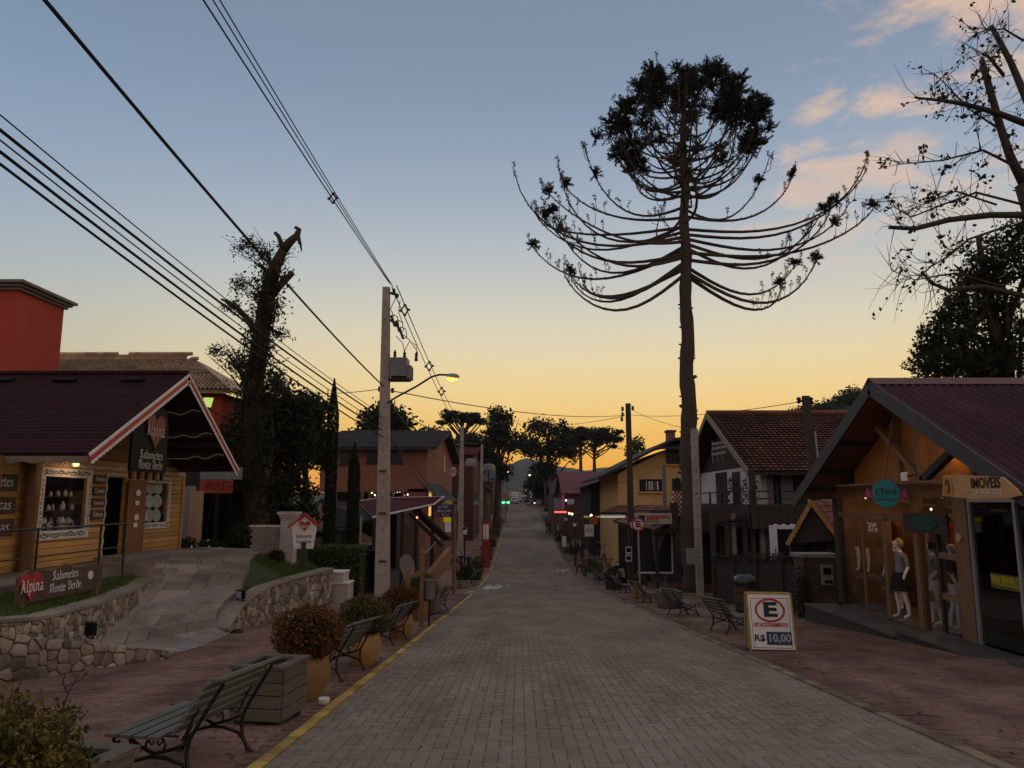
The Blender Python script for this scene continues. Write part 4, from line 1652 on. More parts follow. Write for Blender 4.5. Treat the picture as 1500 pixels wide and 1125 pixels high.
def planter_box(x, y, w, l, h, rz, label, lit=None):
    t = proto('planter_box', label, 'planter', 'wooden planter boxes')
    n = 4
    bh = h / n
    for k in range(n):
        z0, z1 = .06 + k * bh + .006, .06 + (k + 1) * bh - .006
        for s in (-1, 1):
            MB().box(-w / 2, w / 2, s * l / 2 - .015, s * l / 2 + .015, z0, z1).build('board', M_boxg, t)
            MB().box(s * w / 2 - .015, s * w / 2 + .015, -l / 2 + .017, l / 2 - .017, z0, z1).build('board', M_boxg, t)
    for sx in (-1, 1):
        for sy in (-1, 1):
            MB().box(sx * (w / 2 - .06) - .03, sx * (w / 2 - .06) + .03, sy * (l / 2 - .06) - .03, sy * (l / 2 - .06) + .03, 0, h + .05).build('leg', M_woodd, t)
    z0, z1 = .06 + h, .06 + h + .03
    for s in (-1, 1):
        MB().box(-w / 2 - .03, w / 2 + .03, s * (l / 2 - .03) - .06, s * (l / 2 - .03) + .06, z0, z1).build('rim', M_boxg, t)
        MB().box(s * (w / 2 - .03) - .06, s * (w / 2 - .03) + .06, -l / 2 + .092, l / 2 - .092, z0, z1).build('rim', M_boxg, t)
    MB().box(-w / 2 + .03, w / 2 - .03, -l / 2 + .03, l / 2 - .03, h - .14, h - .1).build('soil', M_ground, t)
    return put(t, (x, y, gzs(y)), rz)


M_boxg = mat('grey_stained_board', (.155, .13, .10), .8, .35, 5, .2, stretch=(1, 1, 6), dirt=.35)
planter_box(-2.6, 8.2, .54, .58, .50, math.radians(-9), 'grey slatted wooden planter box between the near bench and the ochre pot')
planter_box(-3.05, 4.72, .95, 1.0, .34, math.radians(-12), 'wooden planter box at the picture corner holding the golden shrub')
planter_box(-2.65, 22.9, .5, .55, .62, math.radians(-9), 'dark wooden planter box behind the litter bin')
planter_box(4.95, 25.6, .62, .75, .48, math.radians(8), 'dark wooden planter box between two benches across the road')

# golden shrub in the corner planter with a bare sapling twig
sh = thing('golden_shrub', 'golden-green leafy shrub at the lower picture corner', 'shrub', (-3.05, 4.75, gz(4.75) + .3))
rng = np.random.default_rng(21)
cl = np.concatenate([ball_points(60, c, rr_, rng, .5) for c, rr_ in (((-3.0, 4.8, .22), (.33, .34, .24)), ((-2.78, 4.6, .02), (.26, .28, .24)), ((-3.25, 4.7, .1), (.34, .34, .3)))])
p = np.repeat(cl, 40, 0) + rng.normal(size=(len(cl) * 40, 3)) * .05
quad_obj('foliage', leaf_quads(p, .02, rng), LF_gold, sh)
p2 = np.repeat(cl[::2], 16, 0) * np.array([1, 1, 1]) + rng.normal(size=(len(cl[::2]) * 16, 3)) * .05 + np.array([0, .06, -.1])
quad_obj('inner_foliage', leaf_quads(p2, .026, rng), LF_mid, sh)
tw = MB()
for k in range(14):
    c = cl[k * 11]
    tw.tube([(-3.05, 4.75, -.2), tuple(c)], [.012, .004], 4)
tw.build('stems', M_bark2, sh)
sp = thing('bare_sapling', 'thin bare sapling with a few leaves rising from the corner planter', 'sapling', (-3.1, 5.15, gz(5.15) + .3))
tw = MB()
for pts in ([(95, 1078), (92, 1040), (100, 1015), (112, 993), (122, 978)], [(100, 1018), (92, 1000), (96, 985)], [(108, 1000), (118, 996), (127, 985)], [(93, 1062), (104, 1052), (116, 1040), (124, 1046)], [(93, 1050), (86, 1040)]):
    tw.tube([at(a, b, 5.15) for a, b in pts], [.006, .005, .004, .003, .002][:len(pts)], 5)
tw.build('twigs', M_bark2, sp)
lp = np.array([at(a + rng.uniform(-5, 5), b + rng.uniform(-5, 5), 5.15 + rng.uniform(-.05, .05)) for a, b in [(122, 978), (112, 990), (96, 985), (127, 985), (124, 1044), (116, 1040), (108, 1050), (120, 1048), (100, 1002)] * 3])
quad_obj('leaves', leaf_quads(lp, .016, rng), LF_rust, sp)

# white tub on the pavement
tub = MB().lathe([(.05, 0), (.06, .01), (.065, .045), (.067, .06), (.06, .065), (.04, .055)], (-2.24, 9.05, gzs(9.05) + .002), 16).build('plastic_tub', M_white, smooth=2)
tag(tub, 'small white plastic tub lying by the yellow kerb line', 'tub')

# wooden notice frame and litter bin
fr = thing('post_frame', 'tall brown wooden post frame at the kerb beside the litter bin', 'post frame', (-2.45, 18.5, gz(18.5)))
zb = gzs(18.4)
for (x, y, h_) in ((-2.62, 18.2, 1.35), (-2.36, 18.75, 1.65)):
    MB().box(x - .05, x + .05, y - .05, y + .05, zb - .05, zb + h_).build('post', M_wood, fr)
MB().bar((-2.62, 18.2, zb + 1.22), (-2.36, 18.75, zb + 1.22), .05, .09).build('crosspiece', M_wood, fr)
MB().bar((-2.62, 18.2, zb + .35), (-2.36, 18.75, zb + .35), .05, .07).build('crosspiece', M_wood, fr)
MB().lathe([(.05, 0), (.07, .05), (.05, .11), (.01, .17)], (-2.36, 18.75, zb + 1.65), 8).build('finial', M_wood, fr, smooth=2)
lb = thing('litter_bin', 'grey tapered litter bin hung on the wooden post frame', 'litter bin', (-2.2, 18.95, zb + .6))
MB().lathe([(.12, 0), (.155, .42), (.165, .43), (.165, .46), (.145, .46), (.11, .05)], (-2.18, 18.85, zb + .62), 14).build('bin', mat('grey_plastic', (.19, .175, .16), .6, .2, 6), lb, smooth=2)
MB().tube([(-2.18, 18.85, zb - .02), (-2.18, 18.85, zb + .63)], .025, 6).build('stand', M_iron, lb)

# brown pole with blue arrow signs and notice
YS_ = 34.0
sp = thing('direction_sign', 'brown pole with two stacked blue arrow signs and a yellow-white notice', 'sign', tuple(at(665, 872, YS_)))
c = at(665, 872, YS_)
c.z = gzs(YS_)
MB().tube([(c.x, YS_, c.z), at(666, 738, YS_)], .085, 10).build('pole', M_wood, sp, smooth=2)
M_blue = mat('blue_sign', (.012, .022, .16), .4, .1, 5)
def quadpx(px0, py0, px1, py1, y, nm, m, par, arrow=False, d=.03, dy=-.1):
    a, b = at(px0, py1, y), at(px1, py0, y)
    P = [(a.x, a.z), (b.x, a.z), (b.x, b.z), (a.x, b.z)]
    if arrow:
        P = [(a.x + .22, a.z), (b.x, a.z), (b.x, b.z), (a.x + .22, b.z), (a.x, (a.z + b.z) / 2)]
    return MB().prism(P, lambda u, v, w: (u, y + dy + w, v), (-d, 0)).build(nm, m, par)


o = quadpx(636, 740, 662, 751, YS_, 'arrow_panel', M_blue, sp, True)
text('lettering', 'CENTRO', .13, (at(649, 743.5, YS_).x, YS_ - .135, at(649, 743, YS_).z), (1, 0, 0), ZU, M_white, o, width=.45)
text('lettering', 'Bairro Jardim', .15, (at(651, 748, YS_).x, YS_ - .135, at(649, 748, YS_).z), (1, 0, 0), ZU, M_white, o, width=.58)
o = quadpx(640, 752, 662, 757, YS_, 'arrow_panel', mat('navy_sign', (.012, .015, .05), .5, .1, 5), sp, True)
text('lettering', 'Mirante', .11, (at(653, 754.5, YS_).x, YS_ - .135, at(653, 754.5, YS_).z), (1, 0, 0), ZU, M_white, o, width=.35)
quadpx(650, 757.5, 661, 764.5, YS_, 'yellow_notice', mat('yellow_notice', (.75, .58, .015), .5, .1, 5, emit=(.9, .7, .02), es=.12), sp)
quadpx(652, 765, 661, 779, YS_, 'white_notice', M_white, sp)
a = at(657, 735.5, YS_)
MB().prism(ellipse(.42, .34, 16)[:9], lambda u, v, w: (a.x + u, YS_ - .1 + w, a.z - .08 + v), (-.03, 0)).build('crest', mat('yellow_crest', (.5, .42, .12), .6, .1, 5), sp)

# black lantern posts
M_lens = mat('lantern_glass', (.55, .55, .5), .3, .1, 5, emit=(1, .9, .7), es=.05)


def lantern_proto():
    t = proto('lamp_post', 'x', 'street lamp', 'black lantern posts')
    MB().lathe([(.13, 0), (.13, .1), (.08, .16), (.07, .7), (.045, .8), (.038, 2.5), (.05, 2.55), (.03, 2.6)], n=10).build('post', M_iron, t, smooth=2)
    h = MB().lathe([(.07, 2.6), (.085, 2.62), (.15, 2.95), (.165, 2.97), (.02, 3.12), (.015, 3.2)], n=6)
    h.build('lantern_frame', M_iron, t)
    for k in range(6):
        a, b = k * math.pi / 3 + .12, (k + 1) * math.pi / 3 - .12
        V = [(.082 * math.cos(a), .082 * math.sin(a), 2.64), (.082 * math.cos(b), .082 * math.sin(b), 2.64), (.147 * math.cos(b), .147 * math.sin(b), 2.93), (.147 * math.cos(a), .147 * math.sin(a), 2.93)]
        MB().add(V, [(0, 1, 2, 3)]).build('pane', M_lens, t)
    return t


lamp = lantern_proto()
lsp = [(-2.80, 39.5, 1.0, 'black lantern post rising from a square planter near the pale spill'), (-2.9, 62, 1.05, 'black lantern post further along the cabin side of the street'),
       (4.45, 61, 1.15, 'black lantern post with bushy base on the shop side, far down the pavement'), (4.45, 72, 1.1, 'black lantern post beyond the white pavement board'), (6.2, 41.5, 1.15, 'black lantern post with pale globe light beside the timber pole')]
for i, (x, y, s_, lab) in enumerate(lsp):
    if i == 0:
        put(lamp, (x, y, gzs(y)), .3, s_)
        lamp['label'] = lab
    else:
        dup(lamp, (x, y, gzs(y)), .3 + i, lab, s_)
# the bushes at lamp feet, planters down the street
def low_bush(x, y, r_, h_, label, lm, seed, n=900, leaf=.05):
    t = thing('bush', label, 'bush', (x, y, gzs(y)), 'bushes along the kerbs')
    rng = np.random.default_rng(seed)
    MB().lathe([(r_ * .75, 0), (r_ * .82, h_ * .45), (r_ * .7, h_ * .45)], (x, y, gzs(y)), 10).build('planter', M_conc2 if seed % 2 else M_woodd, t)
    q = leaf_quads(ball_points(n, (x, y, gzs(y) + h_ * .75), (r_, r_, h_ * .45), rng, .6), leaf, rng)
    quad_obj('foliage', q, lm, t)
    return t


low_bush(-2.8, 39.3, .42, .95, 'dark clipped bush in a concrete planter round the lamp post foot', LF_dark, 1)
bl = [(-2.75, 48.0, .55, 1.0, 'dark bush in a tub beyond the benches, cabin side'), (-2.8, 54, .5, 1.1, 'dark bush just before the red-white pillar sign'), (-2.8, 66, .6, 1.2, 'bush beyond the red-white pillar sign'),
      (-2.8, 72, .6, 1.2, 'second bush in the green row leading to the green light'), (-2.8, 78, .6, 1.25, 'third bush in the green row leading to the green light'), (-2.8, 84, .6, 1.3, 'fourth bush in the green row leading to the green light'),
      (-2.8, 91, .6, 1.4, 'fifth bush in the green row leading to the green light'), (-2.8, 98, .7, 1.4, 'last bush in the green row leading to the green light'),
      (4.7, 38.5, .5, .9, 'dark low bush in a tub beyond the third bench, shop side'), (4.7, 48.0, .6, 1.0, 'dark wide bush before the far lamp post, shop side'), (4.75, 52, .55, 1.0, 'dark bush next to the seated person'),
      (4.6, 66, .5, 1.0, 'small bush beyond the far lamp post, shop side'), (4.5, 85, .6, 1.1, 'bush where the road begins to climb, shop side'), (4.4, 98, .6, 1.1, 'farther bush on the climb, shop side'),
      (7.6, 47.5, .6, 1.5, 'tall dark bush standing before the restaurant front'), (-2.7, 110, .6, 1.3, 'bush on the climb below the parked cars'), (4.3, 112, .6, 1.2, 'last bush on the climb, shop side')]
for i, (x, y, r_, h_, lab) in enumerate(bl):
    low_bush(x, y, r_, h_, lab, (LF_dark, LF_mid, LF_rust)[(i * 2) % 3 if i < 8 else (i + 1) % 3], i + 2, 600, .06)

# red and white pillar sign
ps = thing('pillar_sign', 'red-framed pillar sign with a tall white panel on the cabin pavement', 'sign', (-3.4, 60, gz(60)))
c = at(712, 792, 60)
MB().box(c.x - .32, c.x + .32, 59.9, 60.1, gzs(60), at(712, 763, 60).z).build('frame', mat('sign_red', (.22, .03, .025), .6, .3, 6), ps)
MB().box(c.x - .22, c.x + .20, 59.86, 59.895, at(712, 790, 60).z, at(712, 768, 60).z).build('panel', M_white, ps)
text('lettering', 'RESTAURANTE', .22, (c.x, 59.85, at(712, 779, 60).z), (0, 0, 1), (-1, 0, 0), mat('sign_text', (.05, .05, .06), .6, 0), ps, width=1.1)

# ---------------------------------------------------------------- utility poles and wires
M_wire = mat('cable_black', (.012, .012, .013), .6, .1, 5)
M_insul = mat('insulator', (.03, .022, .02), .35, .2, 8)
POLE_Y = 21.0


def conc_pole(name, base, top, w0, w1, label, m=M_conc, slots=True):
    t = thing(name, label, 'utility pole', tuple(base), 'utility poles')
    base, top = Vector(base), Vector(top)
    mb = MB()
    V, Fc = [], []
    n = 8
    for k in range(n + 1):
        p = base.lerp(top, k / n)
        w = w0 + (w1 - w0) * k / n
        d = w * .72
        V += [(p.x - w / 2, p.y - d / 2, p.z), (p.x + w / 2, p.y - d / 2, p.z), (p.x + w / 2, p.y + d / 2, p.z), (p.x - w / 2, p.y + d / 2, p.z)]
    for k in range(n):
        for i in range(4):
            Fc.append((k * 4 + i, k * 4 + (i + 1) % 4, k * 4 + 4 + (i + 1) % 4, k * 4 + 4 + i))
    Fc.append((n * 4, n * 4 + 1, n * 4 + 2, n * 4 + 3))
    mb.add(V, Fc)
    mb.build('shaft', m, t)
    if slots:
        mb = MB()
        H_ = (top - base).length
        k = 1.2
        while k < H_ - .2:
            p = base.lerp(top, k / H_)
            w = w0 + (w1 - w0) * k / H_
            mb.box(p.x - .014, p.x + .014, p.y - w * .36 - .004, p.y - w * .36 + .01, p.z - .016, p.z + .016)
            k += .42
        mb.build('bolt_holes', M_black, t)
    return t


pb = at(561, 862, POLE_Y)
pb.z = gzs(POLE_Y) - .05
pb.x = at(560, 880, POLE_Y).x
pt = at(566, 421, POLE_Y)
P1 = conc_pole('utility_pole', pb, pt, .40, .20, 'tall pale concrete utility pole carrying the transformer and lit street lamp')
for py in (690, 752, 822):
    c = at(562.5, py, POLE_Y)
    MB().box(c.x - .11, c.x + .09, POLE_Y - .15, POLE_Y - .13, c.z - .03, c.z + .03).build('rust_band', mat('rust_stain', (.09, .055, .04), .8, .5, 14), P1)
tr = thing('transformer', 'grey boxy transformer mounted high on the concrete pole', 'transformer', tuple(at(590, 555, POLE_Y)))
a, b = at(573, 553, POLE_Y), at(598, 526, POLE_Y)
M_trafo = mat('transformer_grey', (.17, .17, .18), .6, .2, 6)
MB().box(a.x, b.x, POLE_Y - .28, POLE_Y + .28, a.z, b.z).build('tank', M_trafo, tr)
c, d = at(598, 556, POLE_Y), at(604, 537, POLE_Y)
fins = MB()
for k in range(5):
    fins.box(c.x, d.x, POLE_Y - .24 + k * .11, POLE_Y - .24 + k * .11 + .03, c.z, d.z)
fins.box(c.x - .01, c.x + .02, POLE_Y - .25, POLE_Y + .25, c.z, d.z)
fins.build('cooling_fins', M_trafo, tr)
MB().box(a.x - .05, d.x - .05, POLE_Y - .2, POLE_Y + .2, a.z - .1, a.z - .03).build('bracket', M_iron, tr)
for px, h_ in ((580, 516), (593, 514), (609, 512)):
    p0, p1 = at(px, 528, POLE_Y), at(px, h_, POLE_Y)
    MB().lathe([(.05, 0), (.055, .05), (.03, .07), (.055, .12), (.03, .14), (.05, .19), (.02, .24), (.012, .28)], (p0.x, POLE_Y - .1 + (px - 590) * .01, p0.z), 8).build('bushing', M_insul, tr, smooth=2)
# fuse cut-outs and crossarm
arm = thing('crossarm', 'short steel crossarm with fuse cut-outs near the top of the concrete pole', 'crossarm', tuple(at(575, 470, POLE_Y)))
MB().bar(at(568, 428, POLE_Y), at(584, 433, POLE_Y), .06, .06).build('top_bracket', M_iron, arm)
MB().bar(at(568, 466, POLE_Y), at(584, 478, POLE_Y), .06, .06).build('lower_bracket', M_iron, arm)
for px, py in ((577, 425), (581, 432)):
    c = at(px, py + 4, POLE_Y)
    MB().lathe([(.05, 0), (.06, .03), (.03, .05), (.055, .09), (.02, .13)], tuple(c), 8).build('insulator', M_insul, arm, smooth=2)
for px, py in ((576, 470), (583, 478), (588, 488)):
    c = at(px, py, POLE_Y)
    MB().tube([c + Vector((-.06, 0, .16)), c + Vector((.05, 0, -.16))], .04, 7).tube([c + Vector((-.03, 0, .19)), c + Vector((.12, 0, .12)), c + Vector((.16, 0, -.12)), c + Vector((.06, 0, -.18))], .014, 5).build('fuse_cutout', M_insul, arm, smooth=2)
jw = MB()
for pts in ([(580, 436), (572, 452), (577, 464)], [(586, 440), (584, 458), (590, 474)], [(580, 492), (590, 503), (592, 514)], [(590, 490), (600, 498), (609, 512)], [(592, 515), (600, 500), (609, 505), (612, 520)]):
    jw.tube([at(px, py, POLE_Y) for px, py in pts], .012, 5)
jw.build('jumper_wires', M_wire, arm)
# street light arm
sl = thing('street_light', 'curved street light arm with a glowing orange sodium head on the pole', 'street light', tuple(at(575, 585, POLE_Y)))
MB().tube([at(px, py, POLE_Y - .15 - k * .08) for k, (px, py) in enumerate([(568, 590), (580, 582), (610, 566), (632, 552), (643, 549), (656, 549)])], .028, 8).build('arm', M_iron, sl, smooth=2)
a, b = at(655, 550, POLE_Y - .6), at(673, 552, POLE_Y - .6)
hd = (b - a)
MB().tube([a - hd * .05, a.lerp(b, .25), a.lerp(b, .7), b], [.03, .075, .085, .03], 10).build('head', M_steel, sl, smooth=2)
MB().tube([a.lerp(b, .05) - Vector((0, 0, .06)), a.lerp(b, .4) - Vector((0, 0, .085)), a.lerp(b, .85) - Vector((0, 0, .055))], [.045, .07, .035], 10).build('glowing_bowl', emitmat('sodium_lamp', (1, .40, .04), 3.2), sl, smooth=2)
ld = bpy.data.lights.new('street_light_glow', 'POINT')
ld.energy, ld.color, ld.shadow_soft_size = 14, (1, .55, .18), .12
lob = bpy.data.objects.new('street_light_glow', ld)
lob.location = a.lerp(b, .45) - Vector((0, 0, .22))
COL.objects.link(lob)
for px, py in ((556, 570), (556, 594), (576, 596), (575, 572)):
    c = at(px, py, POLE_Y)
    MB().tube([c + Vector((0, 0, .07)), c - Vector((0, 0, .07))], .045, 7).build('insulator', M_insul, P1, smooth=2)


def wire(label, pts, r_=.012, sag=.0, group='overhead cables', n=14, name='overhead_cable'):
    """pts: world points; sag below the chord between each pair"""
    out = []
    for a, b in zip(pts[:-1], pts[1:]):
        for k in range(n):
            s_ = k / n
            out.append(Vector(a).lerp(Vector(b), s_) - Vector((0, 0, sag * 4 * s_ * (1 - s_))))
    out.append(Vector(pts[-1]))
    o = MB().tube(out, r_, 5).build(name, M_wire)
    return tag(o, label, 'cable', group)


def beyond(a, b, k):                 # continue from a through b past the frame
    return Vector(a) + (Vector(b) - Vector(a)) * k


A1 = at(566, 628, POLE_Y)
low = [((0, 168), (558, 606), .008, 'thin uppermost cable of the low bundle'), ((0, 190), (560, 612), .018, 'thick cable second from the top of the low bundle'),
       ((0, 205), (560, 622), .009, 'thin middle cable of the low bundle'), ((0, 222), (560, 630), .018, 'thick cable second from the bottom of the low bundle'), ((0, 240), (560, 640), .016, 'lowest thick cable of the low bundle')]
for i, (p, q, r_, lab) in enumerate(low):
    e = at(*q, POLE_Y - .2)
    s_ = at(*p, 6.4 + i * .12)
    wire(lab + ' crossing above the cabin roof', [e, s_, beyond(e, s_, 1.9)], r_, .12)
e, s_ = at(562, 566, POLE_Y - .18), at(66, 0, 5.6)
wire('single twisted thick cable passing the dead tree to the pole', [e, s_, beyond(e, s_, 1.8)], .020, .13)
for i, (p, r_, lab) in enumerate([((298, 0), .013, 'left of the two spaced high cables above the pole'), ((312, 0), .010, 'middle strand of the spaced high cables above the pole'), ((322, 0), .010, 'right of the two spaced high cables above the pole')]):
    e, s_ = at(570 + i * 3, 414 + i * 3, POLE_Y), at(*p, 9.0)
    wire(lab, [e, s_, beyond(e, s_, 2.2)], r_, .05)
sp_ = MB()
def spacer(px, py, y, s_):
    c = at(px, py, y)
    o = MB()
    P = [(-1, 0), (0, 1.3), (.9, .2), (0, -1), (-1, 0)]
    o.tube([c + Vector((u * s_, 0, v * s_)) for u, v in P], s_ * .22, 6)
    for u, v in P[:4]:
        o.lathe([(s_ * .1, -s_ * .3), (s_ * .42, -s_ * .15), (s_ * .42, s_ * .15), (s_ * .1, s_ * .3)], tuple(c + Vector((u * s_, 0, v * s_))), 6)
    return o


tag(spacer(488, 291, 15.2, .09).build('cable_spacer', M_insul), 'black diamond cable spacer on the high cables, before the pole', 'cable spacer', 'cable spacers')
P2T = at(677, 624, 56)
for px, py, y, lab in ((593, 455, 24.5, 'black cable spacer on the high cables just past the pole top'), (629, 537, 33, 'black cable spacer beside the lit street lamp head'), (647, 574, 43, 'black cable spacer lowest along the receding high cables')):
    tag(spacer(px, py, y, .09 + y * .0022).build('cable_spacer', M_insul), lab, 'cable spacer', 'cable spacers')
for i, (p, q, lab) in enumerate([((574, 420), (672, 625), 'left receding high cable beyond the pole'), ((581, 418), (676, 622), 'right receding high cable beyond the pole')]):
    wire(lab, [at(*p, POLE_Y), at(*q, 56)], .016, .35)
wire('low feeder cable falling from the pole to the next concrete pole', [at(570, 590, POLE_Y), at(677, 690, 56)], .018, .5)
wire('sagging low bundle past the pole, upper strand', [at(566, 630, POLE_Y), at(660, 745, 30), at(680, 765, 40)], .016, .1)
wire('sagging low bundle past the pole, lower strand', [at(568, 636, POLE_Y), at(676, 770, 40)], .016, .25)
WP_Y = 46.0
wire('long service cable spanning the street to the timber pole', [at(572, 572, POLE_Y), at(915, 608, WP_Y)], .016, .35)
wire('service cable reaching the pole from beyond the cypress', [at(556, 570, POLE_Y), at(452, 574, 40), at(360, 568, 60)], .012, .1)
wire('second service cable low behind the pole', [at(600, 612, 22), at(700, 650, 50)], .012, .2)
wire('cable from the timber pole to the pole behind the shop', [at(922, 608, WP_Y), at(1175, 588, 27)], .014, .25)
wire('short drop cable from the timber pole toward the trees', [at(915, 609, WP_Y), at(830, 622, 80)], .018, .1)
wire('drop cable from the timber pole to the araucaria side', [at(927, 601, WP_Y), at(1010, 628, 38)], .012, .15)
wire('house service cable over the ochre wall', [at(905, 708, 47), at(968, 683, 44)], .012, .12)

for (px, pyt, y, lab) in ((677, 624, 56, 'second concrete utility pole along the cabin side'), (706, 651, 84, 'third concrete utility pole along the cabin side'), (728, 668, 128, 'fourth concrete utility pole, partly lost in the trees')):
    t_ = at(px, pyt, y)
    conc_pole('utility_pole', (t_.x - .05, y, gzs(y) - .05), t_, .46, .26, lab, slots=False)
t_ = at(920, 591, WP_Y)
tp_ = conc_pole('utility_pole', (t_.x, WP_Y, gzs(WP_Y) - .05), t_, .40, .30, 'dark weathered timber-brown pole with posters near its foot', M_bark, slots=False)
for px, py in ((912, 599), (912, 607), (927, 598), (911, 614)):
    c = at(px, py, WP_Y)
    MB().tube([c + Vector((0, 0, .13)), c - Vector((0, 0, .13))], .08, 7).build('insulator', M_insul, tp_, smooth=2)
for py0, py1 in ((801, 812), (813, 823)):
    a, b = at(917, py1, WP_Y - .35), at(926, py0, WP_Y - .35)
    MB().box(a.x, b.x, WP_Y - .2, WP_Y - .17, a.z, b.z).build('poster', M_white, tp_)
    MB().box(a.x + .06, b.x - .06, WP_Y - .205, WP_Y - .2, (a.z + b.z) / 2 - .1, b.z - .08).build('poster_picture', M_black, tp_)
t_ = at(1180, 580, 25)
t3 = conc_pole('utility_pole', (t_.x + .28, 25, gzs(25) - .05), t_, .30, .22, 'dark weathered pole rising behind the corrugated shop roof', M_bark2, slots=False)
for px in (1170, 1188):
    c = at(px, 586, 25)
    MB().lathe([(.03, -.12), (.09, -.06), (.04, -.02), (.09, .04), (.03, .1)], tuple(c), 8).build('insulator', M_insul, t3, smooth=2)
    MB().bar(c, (t_.x, 25, c.z - .05), .03, .04).build('insulator_arm', M_iron, t3)
MB().tube([(t_.x + .16 + .03 * k, 24.8, 3.9 - k * .75) for k in range(8)], .03, 6).build('conduit', M_steel, t3)
# galvanised service pole with meter box beside the araucaria
SP_Y = 33.2
t_ = at(1017, 628, SP_Y)
sv = thing('service_pole', 'slim pale concrete service pole with a grey meter box beside the araucaria', 'utility pole', (t_.x, SP_Y, gz(SP_Y)), 'utility poles')
MB().box(t_.x - .15, t_.x + .13, SP_Y - .12, SP_Y + .12, gzs(SP_Y) - .1, t_.z).build('shaft', M_conc, sv)
for k in range(12):
    z_ = gzs(SP_Y) + .8 + k * .5
    MB().box(t_.x - .035, t_.x + .015, SP_Y - .124, SP_Y - .119, z_, z_ + .05).build('bolt_hole', M_black, sv)
a, b = at(1006, 826, SP_Y - .2), at(1017, 803, SP_Y - .2)
MB().box(a.x, b.x, SP_Y - .36, SP_Y - .13, a.z, b.z).build('meter_box', mat('meter_grey', (.22, .22, .21), .6, .15, 6), sv)
tw = MB()
for a, b in (((4.35, 8.6), (4.05, 8.25)), ((4.2, 8.43), (4.42, 8.3)), ((4.12, 8.34), (4.0, 8.42))):
    tw.tube([(a[0], a[1], gzs(a[1]) + .025), (b[0], b[1], gzs(b[1]) + .022)], [.007, .004], 5)
tag(tw.build('fallen_twig', M_bark2), 'forked dry twig lying on the kerb of the boutique pavement', 'twig')
rng = np.random.default_rng(91)
n = 900
xs = np.where(rng.random(n) < .5, RL - .15 - np.abs(rng.normal(0, .5, n)), RR + .15 + np.abs(rng.normal(0, .9, n)))
k = rng.random(n) < .12
xs[k] = rng.uniform(-6, 8, k.sum())
ys = 5 + 30 * rng.random(n) ** 1.3
p = np.c_[xs, ys, [gzs(y) + .012 for y in ys]]
fl_ = quad_obj('fallen_leaves', leaf_quads(p, .026, rng, .6, .93), LF_rust, None, 'stuff')
fl_['label'] = 'dry fallen leaves scattered along both kerbs'
# ---------------------------------------------------------------- LEFT BACK: terracotta restaurant, brick building, pavilion, far buildings
M_tileb = mat('beige_roof_tile', (.54, .38, .23), .85, .35, 5, .2, rnd=.5, dirt=.35)
M_tiler = mat('red_roof_tile', (.25, .10, .07), .85, .4, 5, .2, rnd=.55, dirt=.4)
M_cornice = mat('cornice_stone', (.22, .19, .165), .85, .25, 5, .2)


def tile_field(a, b, c, d, rows, cols, m, parent, name='roof_tiles', r=.09, lf=.035):
    """half-round tiles over the quad a (low start) b (low end) c (high end) d (high start)"""
    a, b, c, d = (Vector(p) for p in (a, b, c, d))
    n = (b - a).cross(d - a).normalized()
    if n.z < 0:
        n = -n
    V, Fc = [], []
    for j in range(rows):
        for i in range(cols):
            s0, s1 = (i + .04) / cols, (i + .96) / cols
            t0, t1 = j / rows - .01, (j + 1) / rows + .006
            jt = RNG.uniform(-.004, .004)
            P = lambda s, t: a.lerp(b, s).lerp(d.lerp(c, s), t)
            o = len(V)
            for t, lift, k in ((t0, lf, 1.0), (t1, .0, .82)):
                for q, hgt in ((0, 0), (.25, .75), (.5, 1), (.75, .75), (1, 0)):
                    sm = (s0 + s1) / 2
                    V.append(P(sm + (s0 + (s1 - s0) * q - sm) * k, t) + n * (r * hgt * k + lift + jt))
            for q in range(4):
                Fc.append((o + q, o + q + 1, o + 6 + q, o + 5 + q))
    mb = MB()
    mb.add(V, Fc)
    return mb.build(name, m, parent, kind='stuff')


rs = thing('restaurant', 'terracotta red building with a square tower and beige tiled roof behind the cabin', 'building', (-16, 28, 0))
TX = -17.0
ty0, ty1 = onx(27, 430, TX).y, onx(95, 440, TX).y
tz = onx(27, 425, TX).z
MB().box(-21, TX, ty0, ty1, 0, tz).build('tower', M_terra, rs)
for k, e in enumerate((.1, .2, .32)):
    MB().box(-21 - e, TX + e, ty0 - e, ty1 + e, tz + k * .1 + .001, tz + (k + 1) * .1).build('cornice', M_cornice, rs)
RYd = 33.0
a0, a1 = at(40, 560, 28.5), at(338, 571, 28.5)
b0, b1 = at(40, 526, RYd), at(318, 527, RYd)
z_e = at(200, 571, 28.5).z
MB().slab([(a0.x - 3, 28.5, z_e), (a1.x, 28.5, z_e), (b1.x - 1.0, RYd, b1.z), (b0.x - 3, RYd, b1.z)], (0, 0, -.12)).build('roof', M_tileb, rs)
tile_field((a0.x - 3, 28.5, z_e), (a1.x, 28.5, z_e), (b1.x - 1.0, RYd, b1.z), (b0.x - 3, RYd, b1.z), 16, 66, M_tileb, rs)
MB().slab([(a1.x, 28.5, z_e), (a1.x - .2, 38, z_e), (b1.x - 1, RYd + 1, b1.z), (b1.x - 1, RYd, b1.z)], (0, 0, -.12)).build('roof', M_tileb, rs)
